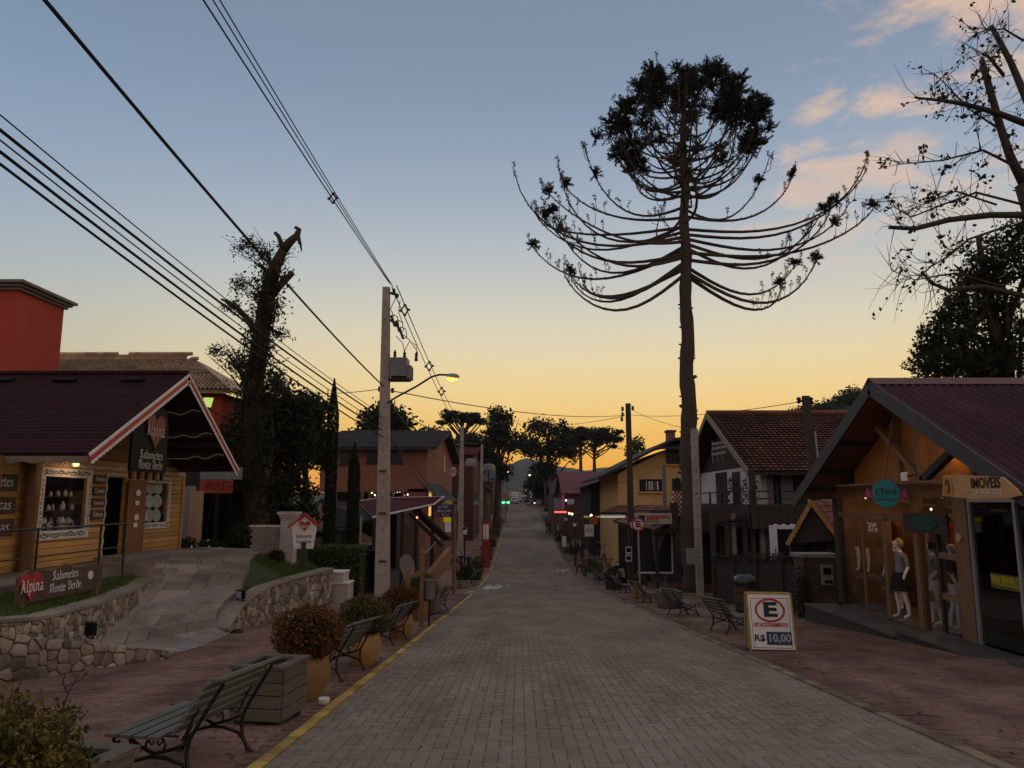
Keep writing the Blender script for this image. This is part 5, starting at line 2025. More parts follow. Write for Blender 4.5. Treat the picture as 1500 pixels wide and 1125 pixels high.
# the raised stretch of ridge
for k in range(44):
    x = b0.x - 1 + k * .28
    zr = b1.z + (.22 if -21.5 < x < -18.3 or -17.6 < x < -14.9 else 0) + .04
    if x < b1.x - 1:
        MB().tube([(x, RYd, zr), (x + .32, RYd, zr + .02)], [.10, .08], 7).build('ridge_tile', M_tileb, rs)
MB().box(b0.x - 1, -14.9, RYd - .05, RYd + .05, b1.z - .1, b1.z + .24).build('ridge_wall', M_tileb, rs)
MB().box(-21, a1.x - .5, 29.0, 38, .0, z_e - .05).build('wall', M_terra, rs)
# recessed ground-floor shopfront with red awning board
SY = 26.0
a, b = at(292, 722, SY), at(341, 703, SY)
MB().box(-12.6, b.x + .2, SY + .3, SY + .36, .1, a.z - .02).build('shop_glass', M_glassd, rs)
MB().box(-12.6, b.x + .2, SY + 1.6, SY + 1.7, .1, a.z + .8).build('shop_back', mat('shop_back', (.05, .045, .04), .9, .3, 3), rs)
for px in (300, 316, 332):
    c = at(px, 760, SY)
    MB().box(c.x - .03, c.x + .03, SY + .22, SY + .3, .1, a.z - .02).build('mullion', M_black, rs)
MB().box(a.x - .1, b.x + .2, SY + .2, SY + .34, b.z + .02, b.z + .45).build('fascia', mat('pale_fascia', (.22, .24, .22), .8, .3, 5), rs)
o = MB().box(a.x, b.x, SY + .0, SY + .05, a.z, b.z).build('awning_board', mat('awning_red', (.40, .06, .035), .7, .25, 7), rs, label='weathered red name board')
text('lettering', 'AMORUETA', .42, ((a.x + b.x) / 2 + .08, SY - .004, (a.z + b.z) / 2), (1, 0, 0), ZU, mat('faded_black', (.05, .015, .012), .8, .2, 5), o, width=(b.x - a.x) * .82)
c = at(283, 800, 25.6)
MB().box(c.x - .17, c.x + .17, 25.45, 25.8, .1, at(283, 719, 25.6).z).build('column', mat('peach_plaster', (.46, .30, .20), .85, .15, 5), rs)
c = at(270, 800, 25.4)
MB().box(c.x - .25, c.x + .1, 25.5, 25.8, .1, at(270, 712, 25.5).z).build('grey_pier', mat('lilac_plaster', (.30, .28, .31), .85, .15, 5), rs)
ln = thing('wall_lantern', 'glowing greenish-yellow lantern on the terracotta wall by the gable', 'lantern', tuple(at(305, 597, 27.0)))
c = at(305, 590, 27.0)
for k in range(4):
    th = k * math.pi / 2 + .5
    u = Vector((math.cos(th), math.sin(th), 0))
    w = Vector((-math.sin(th), math.cos(th), 0))
    MB().slab([c + u * .08 - w * .08 - Vector((0, 0, .17)), c + u * .08 + w * .08 - Vector((0, 0, .17)), c + u * .15 + w * .14 + Vector((0, 0, .17)), c + u * .15 - w * .14 + Vector((0, 0, .17))], u * .012).build('pane', emitmat('lantern_glow', (.62, .85, .22), .8), ln)
MB().lathe([(.1, -.2), (.09, -.17), (.02, -.16), (.02, .1)], tuple(c), 8).build('base', M_iron, ln)
MB().bar(c - Vector((0, 0, .2)), c + Vector((-.1, 1.9, -.35)), .04, .04).build('bracket', M_iron, ln)

# --- brick building with gallery of hanging bulbs
M_brk = mat('salmon_brick', (.28, .125, .085), .9, .2, 2.5, .2, dirt=.15)
M_slate = mat('dark_shingle', (.045, .042, .045), .85, .35, 3, .3, dirt=.3)
M_wind = mat('dark_window', (.02, .022, .026), .25, .3, 3, spec=.5)
BY = 58.0
bb = thing('brick_building', 'two-storey salmon brick building with a dark shingle gable roof and bulb-lit gallery', 'building', (-11, 60, gz(58)))
xl, xr = at(470, 660, BY).x, at(626, 660, BY).x
ze, zr = at(600, 659, BY).z, at(648, 634, 69).z
MB().box(xl, xr, BY, 80, at(560, 716, BY).z, ze + .3).build('upper_wall', M_brk, bb)
MB().box(xl, xr - 3.2, BY + 2.2, 80, gzs(BY) - .5, at(560, 716, BY).z).build('inner_wall', mat('gallery_back', (.06, .04, .03), .9, .3, 3), bb)
MB().box(xr - 1.4, xr, BY, 80, gzs(BY) - .5, at(560, 716, BY).z).build('end_wall', M_brk, bb)
MB().add([(xr, BY, ze + .3), (xr, 80, ze + .3), (xr, 69, zr - .1)], [(0, 1, 2)]).build('gable', M_brk, bb)
n_ = Vector((0, -(zr - ze), 11)).normalized()
for (y0, y1) in ((BY - .9, 69), (80.9, 69)):
    zz0 = ze - .25 * (zr - ze) / 11
    o = MB().slab([(xl - 1, y0, zz0), (xr + .8, y0, zz0), (xr + .8, 69, zr), (xl - 1, 69, zr)], (0, 0, .22)).build('roof', M_slate, bb)
    cs = MB()
    for k in range(14):
        f0 = k / 14
        ya, za = y0 + (69 - y0) * f0, zz0 + (zr - zz0) * f0
        cs.box(xl - 1, xr + .8, min(ya, ya + .12), max(ya, ya + .12), za + .18, za + .27)
    cs.build('shingle_courses', M_slate, o, kind='stuff')
for (p0, p1) in (((498, 662), (524, 680)), ((537, 662), (557, 678)), ((572, 661), (590, 678))):
    a, b = at(p0[0], p1[1], BY), at(p1[0], p0[1], BY)
    o = MB().box(a.x, b.x, BY - .04, BY - .002, a.z, b.z).build('window', M_wind, bb)
    MB().box((a.x + b.x) / 2 - .04, (a.x + b.x) / 2 + .04, BY - .08, BY - .041, a.z, b.z).build('mullion', M_woodd, o)
    MB().box(a.x - .08, b.x + .08, BY - .1, BY - .002, a.z - .1, a.z - .001).build('sill', M_woodd, o)
o = MB().box(xr + .002, xr + .04, 70.5, 72, 4.2, 5.8).build('window', M_wind, bb)
a = at(560, 716, BY).z
MB().box(xl, xr, BY + .0, BY + .14, a - .25, a).build('gallery_beam', M_wood, bb)
for px in (491, 530, 541, 558, 575, 590, 614):
    c = at(px, 740, BY)
    MB().box(c.x - .09, c.x + .09, BY + .02, BY + .2, gzs(BY) - .4, a - .25).build('gallery_post', M_wood, bb)
MB().box(xl, xr, BY - .05, BY + .02, at(560, 750, BY).z - 2, at(560, 745, BY).z).build('gallery_parapet', M_brk, bb)
r = random.Random(9)
for k in range(16):
    px = 545 + k * 5.2 + r.uniform(-1.5, 1.5)
    c = at(px, 720 + r.uniform(-1, 6), BY + .6)
    t = thing('hanging_bulb', 'small warm bulb hanging in the brick building gallery', 'bulb', tuple(c), 'bulbs hanging in the brick gallery')
    MB().lathe([(.03, -.08), (.07, -.03), (.05, .04), (.02, .07)], tuple(c), 7).build('globe', emitmat('warm_string_bulb', (1, .72, .42), 1.6 if k % 3 else 2.6), t, smooth=2)
    MB().tube([c + Vector((0, 0, .06)), (c.x, c.y, a)], .012, 4).build('flex', M_wire, t)
# little shingled porch roof and lit doorway on the gable end
c0, c1 = onx(622, 712, xr + .05), onx(657, 712, xr + .05)
MB().slab([(xr + 1.5, c0.y - 2, 1.5), (xr + 1.5, c1.y - 6, 1.5), (xr, c1.y - 6, 2.9), (xr, c0.y - 2, 2.9)], (0, 0, .12)).build('porch_roof', M_slate, bb)
d_ = at(631, 741, BY + .3)
MB().box(d_.x - .12, d_.x + .12, BY - .06, BY - .01, at(631, 717, BY).z - 2.0, at(631, 706, BY).z - .6).build('lit_door', emitmat('door_glow', (1, .55, .14), .9), bb)

# --- red-roofed open pavilion beside the pavement
M_pav = mat('maroon_sheet', (.085, .02, .025), .9, .25, 4, .1, spec=.05)
pv = thing('pavilion', 'dark open pavilion with a low maroon sheet roof and white edge trim', 'pavilion', (-6.5, 36, gz(36)))
A, B, C_, D = at(545, 757, 31), at(636, 738, 42), at(650, 727, 44), at(522, 734, 35)
D2 = at(558, 729, 40)
mb = MB().add([A, B, C_, D2, D], [(0, 1, 2, 3, 4)])
mb.add([p - Vector((0, 0, .1)) for p in (A, B, C_, D2, D)], [(4, 3, 2, 1, 0)])
mb.build('roof', M_pav, pv)
for (p, q) in ((A, B), (B, C_), (C_, D2), (A, D), (D, D2)):
    MB().bar(Vector(p) - Vector((0, 0, .02)), Vector(q) - Vector((0, 0, .02)), .06, .07).build('edge_trim', M_white if (p, q) != (A, D) else M_woodd, pv)
# dark rear roofs stepping down to the hedge
MB().slab([at(470, 730, 34), at(523, 737, 34), at(545, 760, 31), at(480, 775, 31)], (0, 0, -.1)).build('rear_roof', M_slate, pv)
for px, py, y in ((549, 760, 31.2), (590, 748, 36), (610, 742, 39), (634, 739, 42), (523, 742, 35.5)):
    c = at(px, py, y)
    MB().box(c.x - .08, c.x + .08, y - .08, y + .08, gzs(y) - .1, c.z + .02).build('post', M_woodd, pv)
for px0, py0, px1, py1, y in ((600, 752, 648, 800, 43.0),):
    MB().bar(at(px0, py0, y), at(px1, py1, y), .25, .2).build('brace', M_woodd, pv)
MB().bar(at(610, 742, 40) - Vector((0, 0, .2)), at(655, 790, 43), .5, .15).build('brace', M_woodd, pv)
mb = MB().box(-10.5, -5.9, 45.2, 45.7, gzs(45) - .2, 1.0)
mb.build('rear_wall', mat('dim_stone_wall', (.16, .115, .08), .9, .5, 2.2, .6), pv)
MB().box(-11, -8.4, 33, 45, gzs(40), .3).build('shade_block', M_dark, pv)  # near-black box added to stand for the deep shade under the roof
MB().box(-8.38, -6.5, 40.5, 40.6, gzs(40) + .9, .9).build('shade_sheet', M_dark, pv)  # dark sheet added where only shade lies below the roof
MB().box(-8.35, -5.6, 33, 45.1, gzs(45) - .1, gzs(33) + .02).build('deck', mat('pavilion_deck', (.09, .07, .06), .85, .3, 4), pv)
lt = thing('red_indicator', 'tiny red light glowing under the pavilion eave', 'light', tuple(at(611, 758, 38)))
MB().lathe([(.02, -.05), (.05, 0), (.02, .05)], tuple(at(611, 758, 38)), 8).build('bulb', emitmat('red_dot', (1, .16, .08), 6), lt)
MB().tube([at(611, 758, 38), at(611, 745, 38)], .015, 4).build('flex', M_wire, lt)
# glazed windbreak panel with a dark frame, menu banner
wbk = thing('windbreak', 'framed dark glass windbreak at the front corner of the pavilion', 'windbreak', tuple(at(540, 853, 29.5)))
a, b = at(526, 855, 29.5), at(553, 805, 29.5)
MB().box(a.x, b.x, 29.5, 29.53, gzs(29.5), b.z).build('pane', M_glassd, wbk)
for x in (a.x, b.x):
    MB().box(x - .03, x + .03, 29.46, 29.56, gzs(29.5) - .02, at(530, 756, 29.5).z).build('upright', M_steel, wbk)
MB().box(a.x, b.x, 29.46, 29.56, b.z - .05, b.z).build('rail', M_woodd, wbk)
MB().box(a.x - .05, b.x + .1, 29.4, 29.6, gzs(29.5) - .05, gzs(29.5) + .22).build('plinth', M_conc2, wbk)
bn = thing('banner', 'pinkish printed banner hung behind the concrete pole under the pavilion', 'banner', tuple(at(540, 797, 33)))
a, b = at(525, 797, 33), at(556, 779, 33)
mb = MB().prism([(a.x, a.z), (b.x, a.z), (b.x, a.z + .05), ((a.x + b.x) / 2, b.z - .18), (a.x + .1, b.z), (a.x, b.z)], lambda u, v, w: (u, 33 + w, v), (0, .02))
mb.build('cloth', mat('banner_print', (.34, .13, .15), .8, .6, 2.2, col2=(.5, .35, .3)), bn)
MB().box(a.x, b.x, 32.97, 33.0, a.z - .02, a.z + .05).build('pole', M_white, bn)
# white cut-out figure board
cb = thing('cutout_board', 'plain white person-shaped cut-out board facing the pavement', 'board', tuple(at(598, 872, 33.5)))
c = at(598, 872, 33.5)
c.z = gzs(33.5)
k_ = 1.0 / (1100 / 33.5)
S_ = [(586, 818), (592, 812), (600, 813), (606, 822), (608, 835), (604, 842), (602, 848), (607, 850), (608, 872), (596, 875), (590, 840), (585, 832)]
MB().prism([(at(u, v, 33.5).x, at(u, v, 33.5).z) for u, v in S_], lambda u, v, w: (u, 33.5 + w, v), (0, .03)).build('board', mat('board_white', (.30, .27, .26), .7, .1, 5), cb)
MB().bar((c.x, 33.55, c.z + .8), (c.x, 34.1, c.z), .05, .05).build('prop', M_wood, cb)
# hedge and pavilion stair rail
hg = thing('hedge', 'dark clipped hedge with a lit leafy top beside the house-shaped sign', 'hedge', tuple(at(490, 850, 27)))
rng = np.random.default_rng(31)
a, b = at(452, 852, 26.5), at(533, 803, 26.5)
p = rng.uniform([a.x, 26.2, a.z - .3], [b.x, 27.4, b.z], (9000, 3))
face = rng.random(9000)
p[face < .45, 1] = 26.2 + rng.normal(0, .04, (face < .45).sum())
p[face > .7, 2] = b.z + rng.normal(0, .045, (face > .7).sum())
quad_obj('foliage', leaf_quads(p, .05, rng), LF_hedge, hg)
MB().box(a.x + .1, b.x - .1, 26.3, 27.3, gzs(27), b.z - .12).build('woody_core', M_dark, hg)
rl = thing('stair_railing', 'dark picket railing rising along the pavilion ramp', 'railing', tuple(at(630, 850, 42)))
p0, p1 = at(617, 845, 38), at(650, 806, 46)
for k in range(13):
    p = p0.lerp(p1, k / 12)
    MB().tube([p, p + Vector((0, 0, .95))], .02, 5).build('baluster', M_iron, rl)
MB().bar(p0 + Vector((0, 0, .96)), p1 + Vector((0, 0, .96)), .06, .05).build('handrail', M_steel, rl)
kb = MB().bar(p0 + Vector((.25, 0, -.35)), p1 + Vector((.3, 0, -.3)), .25, .9).build('ramp_wall', mat('ochre_kerb_wall', (.30, .16, .08), .85, .3, 3, .2))
tag(kb, 'low ochre wall under the pavilion railing', 'wall')

# --- far buildings, cabin side
def block(name, label, x0, x1, y0, y1, z1, m, roof=None, rh=0, windows=(), face='y', roofm=None, over=.5):
    """plain-walled building with parts; gable roof with ridge along x when roof == 'x', along y when 'y'"""
    z0 = gzs((y0 + y1) / 2) - 2
    t = thing(name, label, 'building', ((x0 + x1) / 2, (y0 + y1) / 2, gzs((y0 + y1) / 2)))
    MB().box(x0, x1, y0, y1, z0, z1).build('wall', m, t)
    rm = roofm or M_slate
    if roof == 'x':
        ym = (y0 + y1) / 2
        MB().prism([(y0, z1), (y1, z1), (ym, z1 + rh)], lambda u, v, w: (w, u, v), (x0 + .02, x1 - .02)).build('gable', m, t)
        for ya in (y0 - over, y1 + over):
            zz = z1 - over * rh / (ym - y0)
            MB().slab([(x0 - over, ya, zz), (x1 + over, ya, zz), (x1 + over, ym, z1 + rh), (x0 - over, ym, z1 + rh)], (0, 0, .15)).build('roof', rm, t)
    elif roof == 'y':
        xm = (x0 + x1) / 2
        MB().prism([(x0, z1), (x1, z1), (xm, z1 + rh)], lambda u, v, w: (u, w, v), (y0 + .02, y1 - .02)).build('gable', m, t)
        for xa in (x0 - over, x1 + over):
            zz = z1 - over * rh / (xm - x0)
            MB().slab([(xa, y0 - over, zz), (xa, y1 + over, zz), (xm, y1 + over, z1 + rh), (xm, y0 - over, z1 + rh)], (0, 0, .15)).build('roof', rm, t)
    for (fc, u0, u1, v0, v1) in windows:
        if fc == 'y':
            o = MB().box(u0, u1, y0 - .05, y0 - .004, v0, v1).build('window', M_wind, t)
            MB().box((u0 + u1) / 2 - .03, (u0 + u1) / 2 + .03, y0 - .09, y0 - .051, v0, v1).build('mullion', M_white, o)
        else:
            X = x1 if fc == 'x+' else x0
            s = 1 if fc == 'x+' else -1
            xs = sorted((X + s * .004, X + s * .05))
            MB().box(xs[0], xs[1], u0, u1, v0, v1).build('window', M_wind, t)
    return t


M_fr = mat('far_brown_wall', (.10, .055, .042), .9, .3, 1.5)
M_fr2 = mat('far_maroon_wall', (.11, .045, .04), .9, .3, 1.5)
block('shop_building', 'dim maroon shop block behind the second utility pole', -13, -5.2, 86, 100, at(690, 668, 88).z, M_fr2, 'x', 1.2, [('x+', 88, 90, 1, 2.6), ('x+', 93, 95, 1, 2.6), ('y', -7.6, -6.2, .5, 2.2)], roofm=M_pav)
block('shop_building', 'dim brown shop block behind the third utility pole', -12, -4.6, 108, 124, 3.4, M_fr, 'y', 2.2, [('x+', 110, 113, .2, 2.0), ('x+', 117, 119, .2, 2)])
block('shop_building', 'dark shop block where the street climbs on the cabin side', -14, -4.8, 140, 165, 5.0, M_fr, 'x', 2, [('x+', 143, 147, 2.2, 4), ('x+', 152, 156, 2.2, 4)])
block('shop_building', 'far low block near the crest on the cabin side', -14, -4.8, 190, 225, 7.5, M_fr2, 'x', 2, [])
# roof-mounted water tanks and small signs
for px, py, y, w_, h_, lab in ((690, 684, 84, 1.2, .9, 'grey round water tank on the maroon block'), (716, 690, 106, 1.5, 1.0, 'pale boxed balcony unit on the brown block')):
    c = at(px, py, y)
    t = thing('water_tank', lab, 'tank', tuple(c))
    MB().lathe([(w_ * .5, 0), (w_ * .55, h_ * .1), (w_ * .5, h_ * .8), (w_ * .35, h_), (.1, h_ * 1.05)], tuple(c), 14).build('tank', mat('tank_grey', (.22, .22, .24), .6, .2, 4), t, smooth=2)
    MB().bar(c, c - Vector((0, 0, 2.6)), w_ * .15, w_ * .15, up=(0, 1, 0)).build('stand', M_fr, t)
def far_sign(name, label, px, py, y, w, h, m, body=None, tm=None, shape='rect', post=True):
    c = at(px, py, y)
    t = thing(name, label, 'sign', (c.x, y, gzs(y)))
    poly = ellipse(w, h, 22) if shape == 'round' else [(-w / 2, -h / 2), (w / 2, -h / 2), (w / 2, h / 2), (-w / 2, h / 2)]
    MB().prism(poly, lambda u, v, q: (c.x + u, y + q, c.z + v), (-.06, .06)).build('panel', m, t)
    if body:
        text('lettering', body, h * .5, (c.x, y - .07, c.z), (1, 0, 0), ZU, tm or M_black, t, width=w * .8)
    if post:
        MB().tube([(c.x, y + .02, gzs(y) - .05), (c.x, y + .02, c.z - h / 2)], .05, 6).build('post', M_iron, t)
    return t


gsn = far_sign('shop_sign', 'green glowing double sign hanging over the far pavement', 741, 736, 118, 1.4, .42, emitmat('green_neon_base', (.0, .22, .04), .5))
c = at(741, 736, 117.8)
for s in (-.38, .36):
    o = MB().prism(ellipse(.5, .24, 12), lambda u, v, w: (c.x + s + u, 117.8 + w, c.z + v), (0, .03)).build('neon_tube', emitmat('green_neon', (.08, 1, .35), 5), gsn)
far_sign('shop_sign', 'dull yellow panel just above the green glowing sign', 741, 725, 121, .9, .8, mat('dull_yellow', (.3, .28, .1), .7, .2, 4), post=False)
far_sign('shop_sign', 'pale round sign low in the trees near the fourth pole', 734, 695, 128, .75, .8, M_white, shape='round')
far_sign('shop_sign', 'white oval sign with red lettering beside the second pole', 664, 691, 70, .55, .9, M_white, 'B', M_red, 'round')
for px, py, y, col, es, lab in ((745, 692, 150, (1, .6, .22), 9, 'far glowing orange street lamp before the blue hill'), (776, 696, 190, (1, .85, .6), 6, 'far whitish street lamp against the dark trees'), (681, 739, 90, (1, .9, .75), 5, 'tiny white shop light behind the second pole')):
    c = at(px, py, y)
    t = thing('far_lamp', lab, 'street light', (c.x, y, gzs(y)))
    MB().lathe([(.03, -.22), (.22, -.05), (.2, .1), (.05, .22)], tuple(c), 8).build('head', emitmat('far_lamp_%d' % px, col, es), t, smooth=2)
    MB().tube([(c.x - .3, y, gzs(y)), (c.x - .3, y, c.z + .25), (c.x, y, c.z + .2)], .06, 6).build('pole', M_iron, t)
# ---------------------------------------------------------------- RIGHT: boutique with corrugated gable roof
M_corr = mat('maroon_corrugated', (.075, .032, .036), .8, .3, 3, .1, dirt=.5, spec=.15)
M_bargeg = mat('grey_bargeboard', (.06, .062, .066), .7, .25, 5, .1)
M_alu = mat('aluminium', (.40, .42, .43), .4, .1, 8, metal=.4)
bq = thing('boutique', 'timber gabled boutique with maroon corrugated roof and glazed front', 'shop', (8.55, 16, -1.0))
GX, FX = 7.6, 8.55
apY, apZ, feY, neY, eZ = 16.1, 4.17, 20.95, 11.25, 1.74
fl = -1.02


def broof(y):
    return eZ + (apZ - eZ) * ((y - neY) / (apY - neY) if y < apY else (feY - y) / (feY - apY))


def corr(y0, z0, y1, z1, lab):
    d = Vector((0, y1 - y0, z1 - z0))
    n = Vector((0, -d.z, d.y)).normalized()
    if n.z < 0:
        n = -n
    V, Fc = [], []
    xs = np.arange(GX, 22, .03)
    for k in range(4):
        s = k / 3
        for x in xs:
            V.append(Vector((x, y0, z0)) + d * s + n * (.028 * math.sin((x - GX) * 2 * math.pi / .18) + .03 - .004 * k))
    w = len(xs)
    for k in range(3):
        for i in range(w - 1):
            Fc.append((k * w + i, k * w + i + 1, (k + 1) * w + i + 1, (k + 1) * w + i))
    mb = MB()
    mb.add(V, Fc)
    o = mb.build('roof', M_corr, bq, smooth=True, label=lab)
    MB().slab([(GX + .05, y0, z0 - .06), (22, y0, z0 - .06), (22, y1, z1 - .06), (GX + .05, y1, z1 - .06)], n * .03).build('soffit_boards', M_pine2, bq)
    return n


corr(neY, eZ, apY, apZ, 'maroon corrugated slope facing the street corner')
corr(feY, eZ, apY, apZ, 'corrugated slope beyond the ridge')
mb = MB().add([(GX - .05, apY - .28, apZ - .08), (GX - .05, apY, apZ + .1), (GX - .05, apY + .28, apZ - .08), (22, apY - .28, apZ - .08), (22, apY, apZ + .1), (22, apY + .28, apZ - .08)], [(0, 3, 4, 1), (1, 4, 5, 2)])
mb.build('ridge_cap', mat('ridge_flash', (.15, .075, .075), .6, .2, 4), bq)
for (y0, y1) in ((neY - .1, apY), (feY + .1, apY)):
    z0 = broof(y0)
    a, b = Vector((GX - .03, y0, z0 - .12)), Vector((GX - .03, y1, apZ - .12))
    MB().bar(a, b, .05, .30, up=(1, 0, 0) if False else (0, -(apZ - z0) / (y1 - y0), 1)).build('bargeboard', M_bargeg, bq)
# facade timbers
for y, m_, w_ in ((20.5, M_woodd, .14), (17.86, M_wood, .07), (16.45, M_wood, .09), (14.75, M_wood, .22)):
    MB().box(FX - .08, FX + .08, y - w_, y + w_, fl - .05, 1.98).build('post', m_, bq)
MB().box(FX - .10, FX + .10, 11.8, 20.6, 1.72, 1.98).build('header_beam', M_wood, bq)
MB().box(FX - .06, FX + .06, 14.95, 20.4, 1.22, 1.36).build('lintel', M_wood, bq)
# gable infill panels lit from below, king post and braces
M_panel = mat('orange_pine_panel', (.40, .17, .05), .6, .25, 3, .1, stretch=(1, 1, 5), rnd=.2)
for k in range(10):
    y0, y1 = 12.9 + k * .72, 12.9 + (k + 1) * .72 - .015
    zt = min(broof(y0), broof(y1)) - .14
    if zt > 2.05:
        gm = M_panel if 14.2 < y0 < 18.8 else mat('grey_gable_glass', (.06, .075, .085), .25, .2, 3, spec=.5)
        MB().prism([(y0, 1.99), (y1, 1.99), (y1, broof(y1) - .16), (y0, broof(y0) - .16)], lambda u, v, w: (FX + w, u, v), (0, .04)).build('gable_panel', gm, bq)
for y in (14.2, 16.9, 12.95):
    MB().box(FX - .09, FX - .005, y - .06, y + .06, 1.99, broof(y) - .18).build('gable_post', M_wood, bq)
kx = FX - .35
MB().box(kx - .07, kx + .07, 15.35, 15.5, 1.99, broof(15.4) - .15).build('king_post', M_wood, bq)
MB().bar((kx, 15.42, 2.05), (kx, 13.75, broof(13.8) - .2), .14, .14).build('brace', M_woodd, bq)
MB().bar((kx, 15.42, 2.05), (kx, 17.2, broof(17.2) - .3), .12, .12).build('brace', M_wood, bq)
MB().box(kx - .09, kx + .09, 13.0, 19.5, 1.99, 2.05).build('tie_beam', M_wood, bq)
# soffit boards inside: dark underside pieces
for y in (12.4, 13.6, 18.2, 19.4, 20.3):
    MB().bar((GX, y, broof(y) - .12), (FX + .1, y, broof(y) - .12), .08, .12).build('rafter', M_woodd, bq)
# display glazing
for y0, y1 in ((17.95, 19.1), (19.14, 20.36)):
    MB().box(FX - .006, FX + .006, y0, y1, fl + .02, 1.22).build('pane', M_glass, bq)
MB().box(FX - .03, FX + .03, 19.09, 19.15, fl, 1.22).build('stile', M_wood, bq)
for y0, y1 in ((15.0, 15.68), (15.72, 16.36)):
    MB().box(FX - .006, FX + .006, y0, y1, fl + .02, 1.22).build('pane', M_glass, bq)
MB().box(FX - .035, FX + .035, 15.67, 15.73, fl, 1.22).build('stile', M_woodd, bq)
for z_ in (.55, -.25):
    MB().box(FX - .03, FX + .03, 14.97, 15.66, z_ - .06, z_ + .06).build('glazing_bar', M_wood, bq)
for y0, y1 in ((16.55, 17.8), (14.97, 16.4), (17.95, 20.4)):
    MB().box(FX - .005, FX + .005, y0, y1, 1.37, 1.71).build('transom_pane', M_glass, bq)
# aluminium-framed office glazing to the near side
for y in (14.5, 13.17, 11.6, 10.0):
    MB().box(FX - .05, FX + .05, y - .035, y + .035, fl, 1.62).build('aluminium_mullion', M_alu, bq)
MB().box(FX - .05, FX + .05, 9.0, 14.53, 1.62, 1.72).build('aluminium_head', M_alu, bq)
for y0, y1 in ((13.21, 14.46), (11.64, 13.13), (10.04, 11.56)):
    MB().box(FX - .006, FX + .006, y0, y1, fl + .02, 1.62).build('pane', M_glassd, bq)
text('lettering', 'WWW.SBIMOVEIS.COM.BR', .25, (FX - .012, 13.55, .23), (0, -1, 0), ZU, mat('yellow_vinyl', (.62, .55, .03), .6, .1, 6), bq, width=.98)
MB().box(FX - .011, FX - .007, 13.0, 14.05, .1, .36).build('vinyl_strip', mat('olive_vinyl', (.12, .11, .02), .6, .1, 6), bq)
text('lettering', '30%', .32, (FX - .012, 18.55, 1.0), (0, -1, 0), ZU, M_white, bq, width=.5)
# interior
MB().box(FX + 2.6, FX + 2.7, 9, 20.6, fl, 2.0).build('back_wall', mat('boutique_wall', (.17, .09, .05), .8, .2, 3), bq)
MB().box(FX + .1, FX + 2.6, 20.5, 20.6, fl, 2.0).build('side_wall', mat('boutique_side', (.20, .11, .06), .8, .2, 3), bq)
MB().box(FX + .1, FX + 2.6, 14.55, 14.65, fl, 2.0).build('partition', M_pine2, bq)
MB().box(FX - .1, FX + 2.65, 9, 20.55, 1.99, 2.03).build('ceiling_boards', M_pine2, bq)
MB().box(FX - .08, FX + 2.65, 9, 20.6, fl - .35, fl).build('shop_floor', mat('boutique_floor', (.10, .075, .06), .5, .2, 4), bq)
# near-side end wall under the eave
MB().box(FX, 20, 20.6, 20.7, -1.6, broof(20.6) - .1).build('far_wall', M_pine2, bq)
# deck steps
dk = thing('shop_deck', 'low tiled deck in two shallow tiers along the boutique front', 'deck', (7.6, 16, -1.2))
M_deck = mat('deck_tile', (.095, .083, .075), .6, .3, 3, .1, dirt=.3)
M_riser = mat('deck_riser', (.06, .05, .045), .9, .4, 6, .3)
for (y0, y1, z_, x0) in ((15.9, 20.8, -1.06, 7.6), (12.4, 15.898, -.95, 7.62), (8.0, 12.398, -.84, 7.66)):
    MB().box(x0 + .03, FX - .1, y0, y1, -2.2, z_ - .04).build('riser', M_riser, dk)
    n = int((y1 - y0) / .45)
    for i in range(n):
        for j in range(2):
            w_ = (FX - .09 - x0) / 2
            MB().box(x0 + j * w_ + .002, x0 + (j + 1) * w_ - .002, y0 + i * (y1 - y0) / n + .002, y0 + (i + 1) * (y1 - y0) / n - .002, z_ - .04, z_).build('tile', M_deck, dk)
# signs on the boutique
sn = thing('hanging_sign', 'round teal boutique sign with pink bows hung under the gable', 'sign', (7.9, 16.1, 1.8))
sy, sz = onx(1298, 723, 7.95).y, onx(1298, 723, 7.95).z
RS, NS = Vector((.83, -.55, 0)), Vector((-.55, -.83, 0))
fs = lambda u, v, w: Vector((7.95, sy, sz + v)) + RS * u + NS * w
MB().prism(ellipse(.60, .66), fs, (-.03, 0)).build('rim', M_wood, sn)
o = MB().prism(ellipse(.54, .60), fs, (.001, .014)).build('disc', mat('teal_paint', (.03, .26, .28), .5, .15, 6), sn)
text('lettering', "L'Pond", .19, fs(0, .04, .016), RS, ZU, M_woodd, o, width=.4, bold=.004)
text('lettering', 'boutique', .11, fs(0, -.12, .016), RS, ZU, M_woodd, o, width=.38)
M_pink = mat('pink_felt', (.42, .07, .22), .8, .2, 6)
for s in (-1, 1):
    P_ = [(s * .27, .03), (s * .39, .12), (s * .43, -.1), (s * .29, -.08)]
    MB().prism(P_[::s], fs, (-.02, .0)).build('bow', M_pink, sn)
MB().tube([(7.93, sy, sz + .33), (8.3, sy, broof(sy) - .2)], .02, 6).build('hanger', M_wood, sn)
gs = thing('oval_sign', 'dark board with a dull green oval above the boutique display', 'sign', (8.4, 15.6, 1.2))
y0, y1 = onx(1325, 766, 8.42).y, onx(1388, 766, 8.42).y
MB().box(8.40, 8.44, y1, y0, onx(1350, 780, 8.42).z, onx(1350, 752, 8.42).z).build('board', M_woodd, gs)
yc, zc_ = (y0 + y1) / 2, onx(1355, 766, 8.42).z
MB().prism(ellipse(1.0, .30), lambda u, v, w: (8.40 + w, yc + u, zc_ + v), (-.02, 0)).build('oval', mat('bottle_green', (.012, .065, .055), .6, .2, 5), gs)
text('lettering', "L'Pond", .2, (8.375, yc, zc_), (0, -1, 0), ZU, mat('dim_teal', (.03, .10, .09), .6, .1, 5), gs, width=.6)
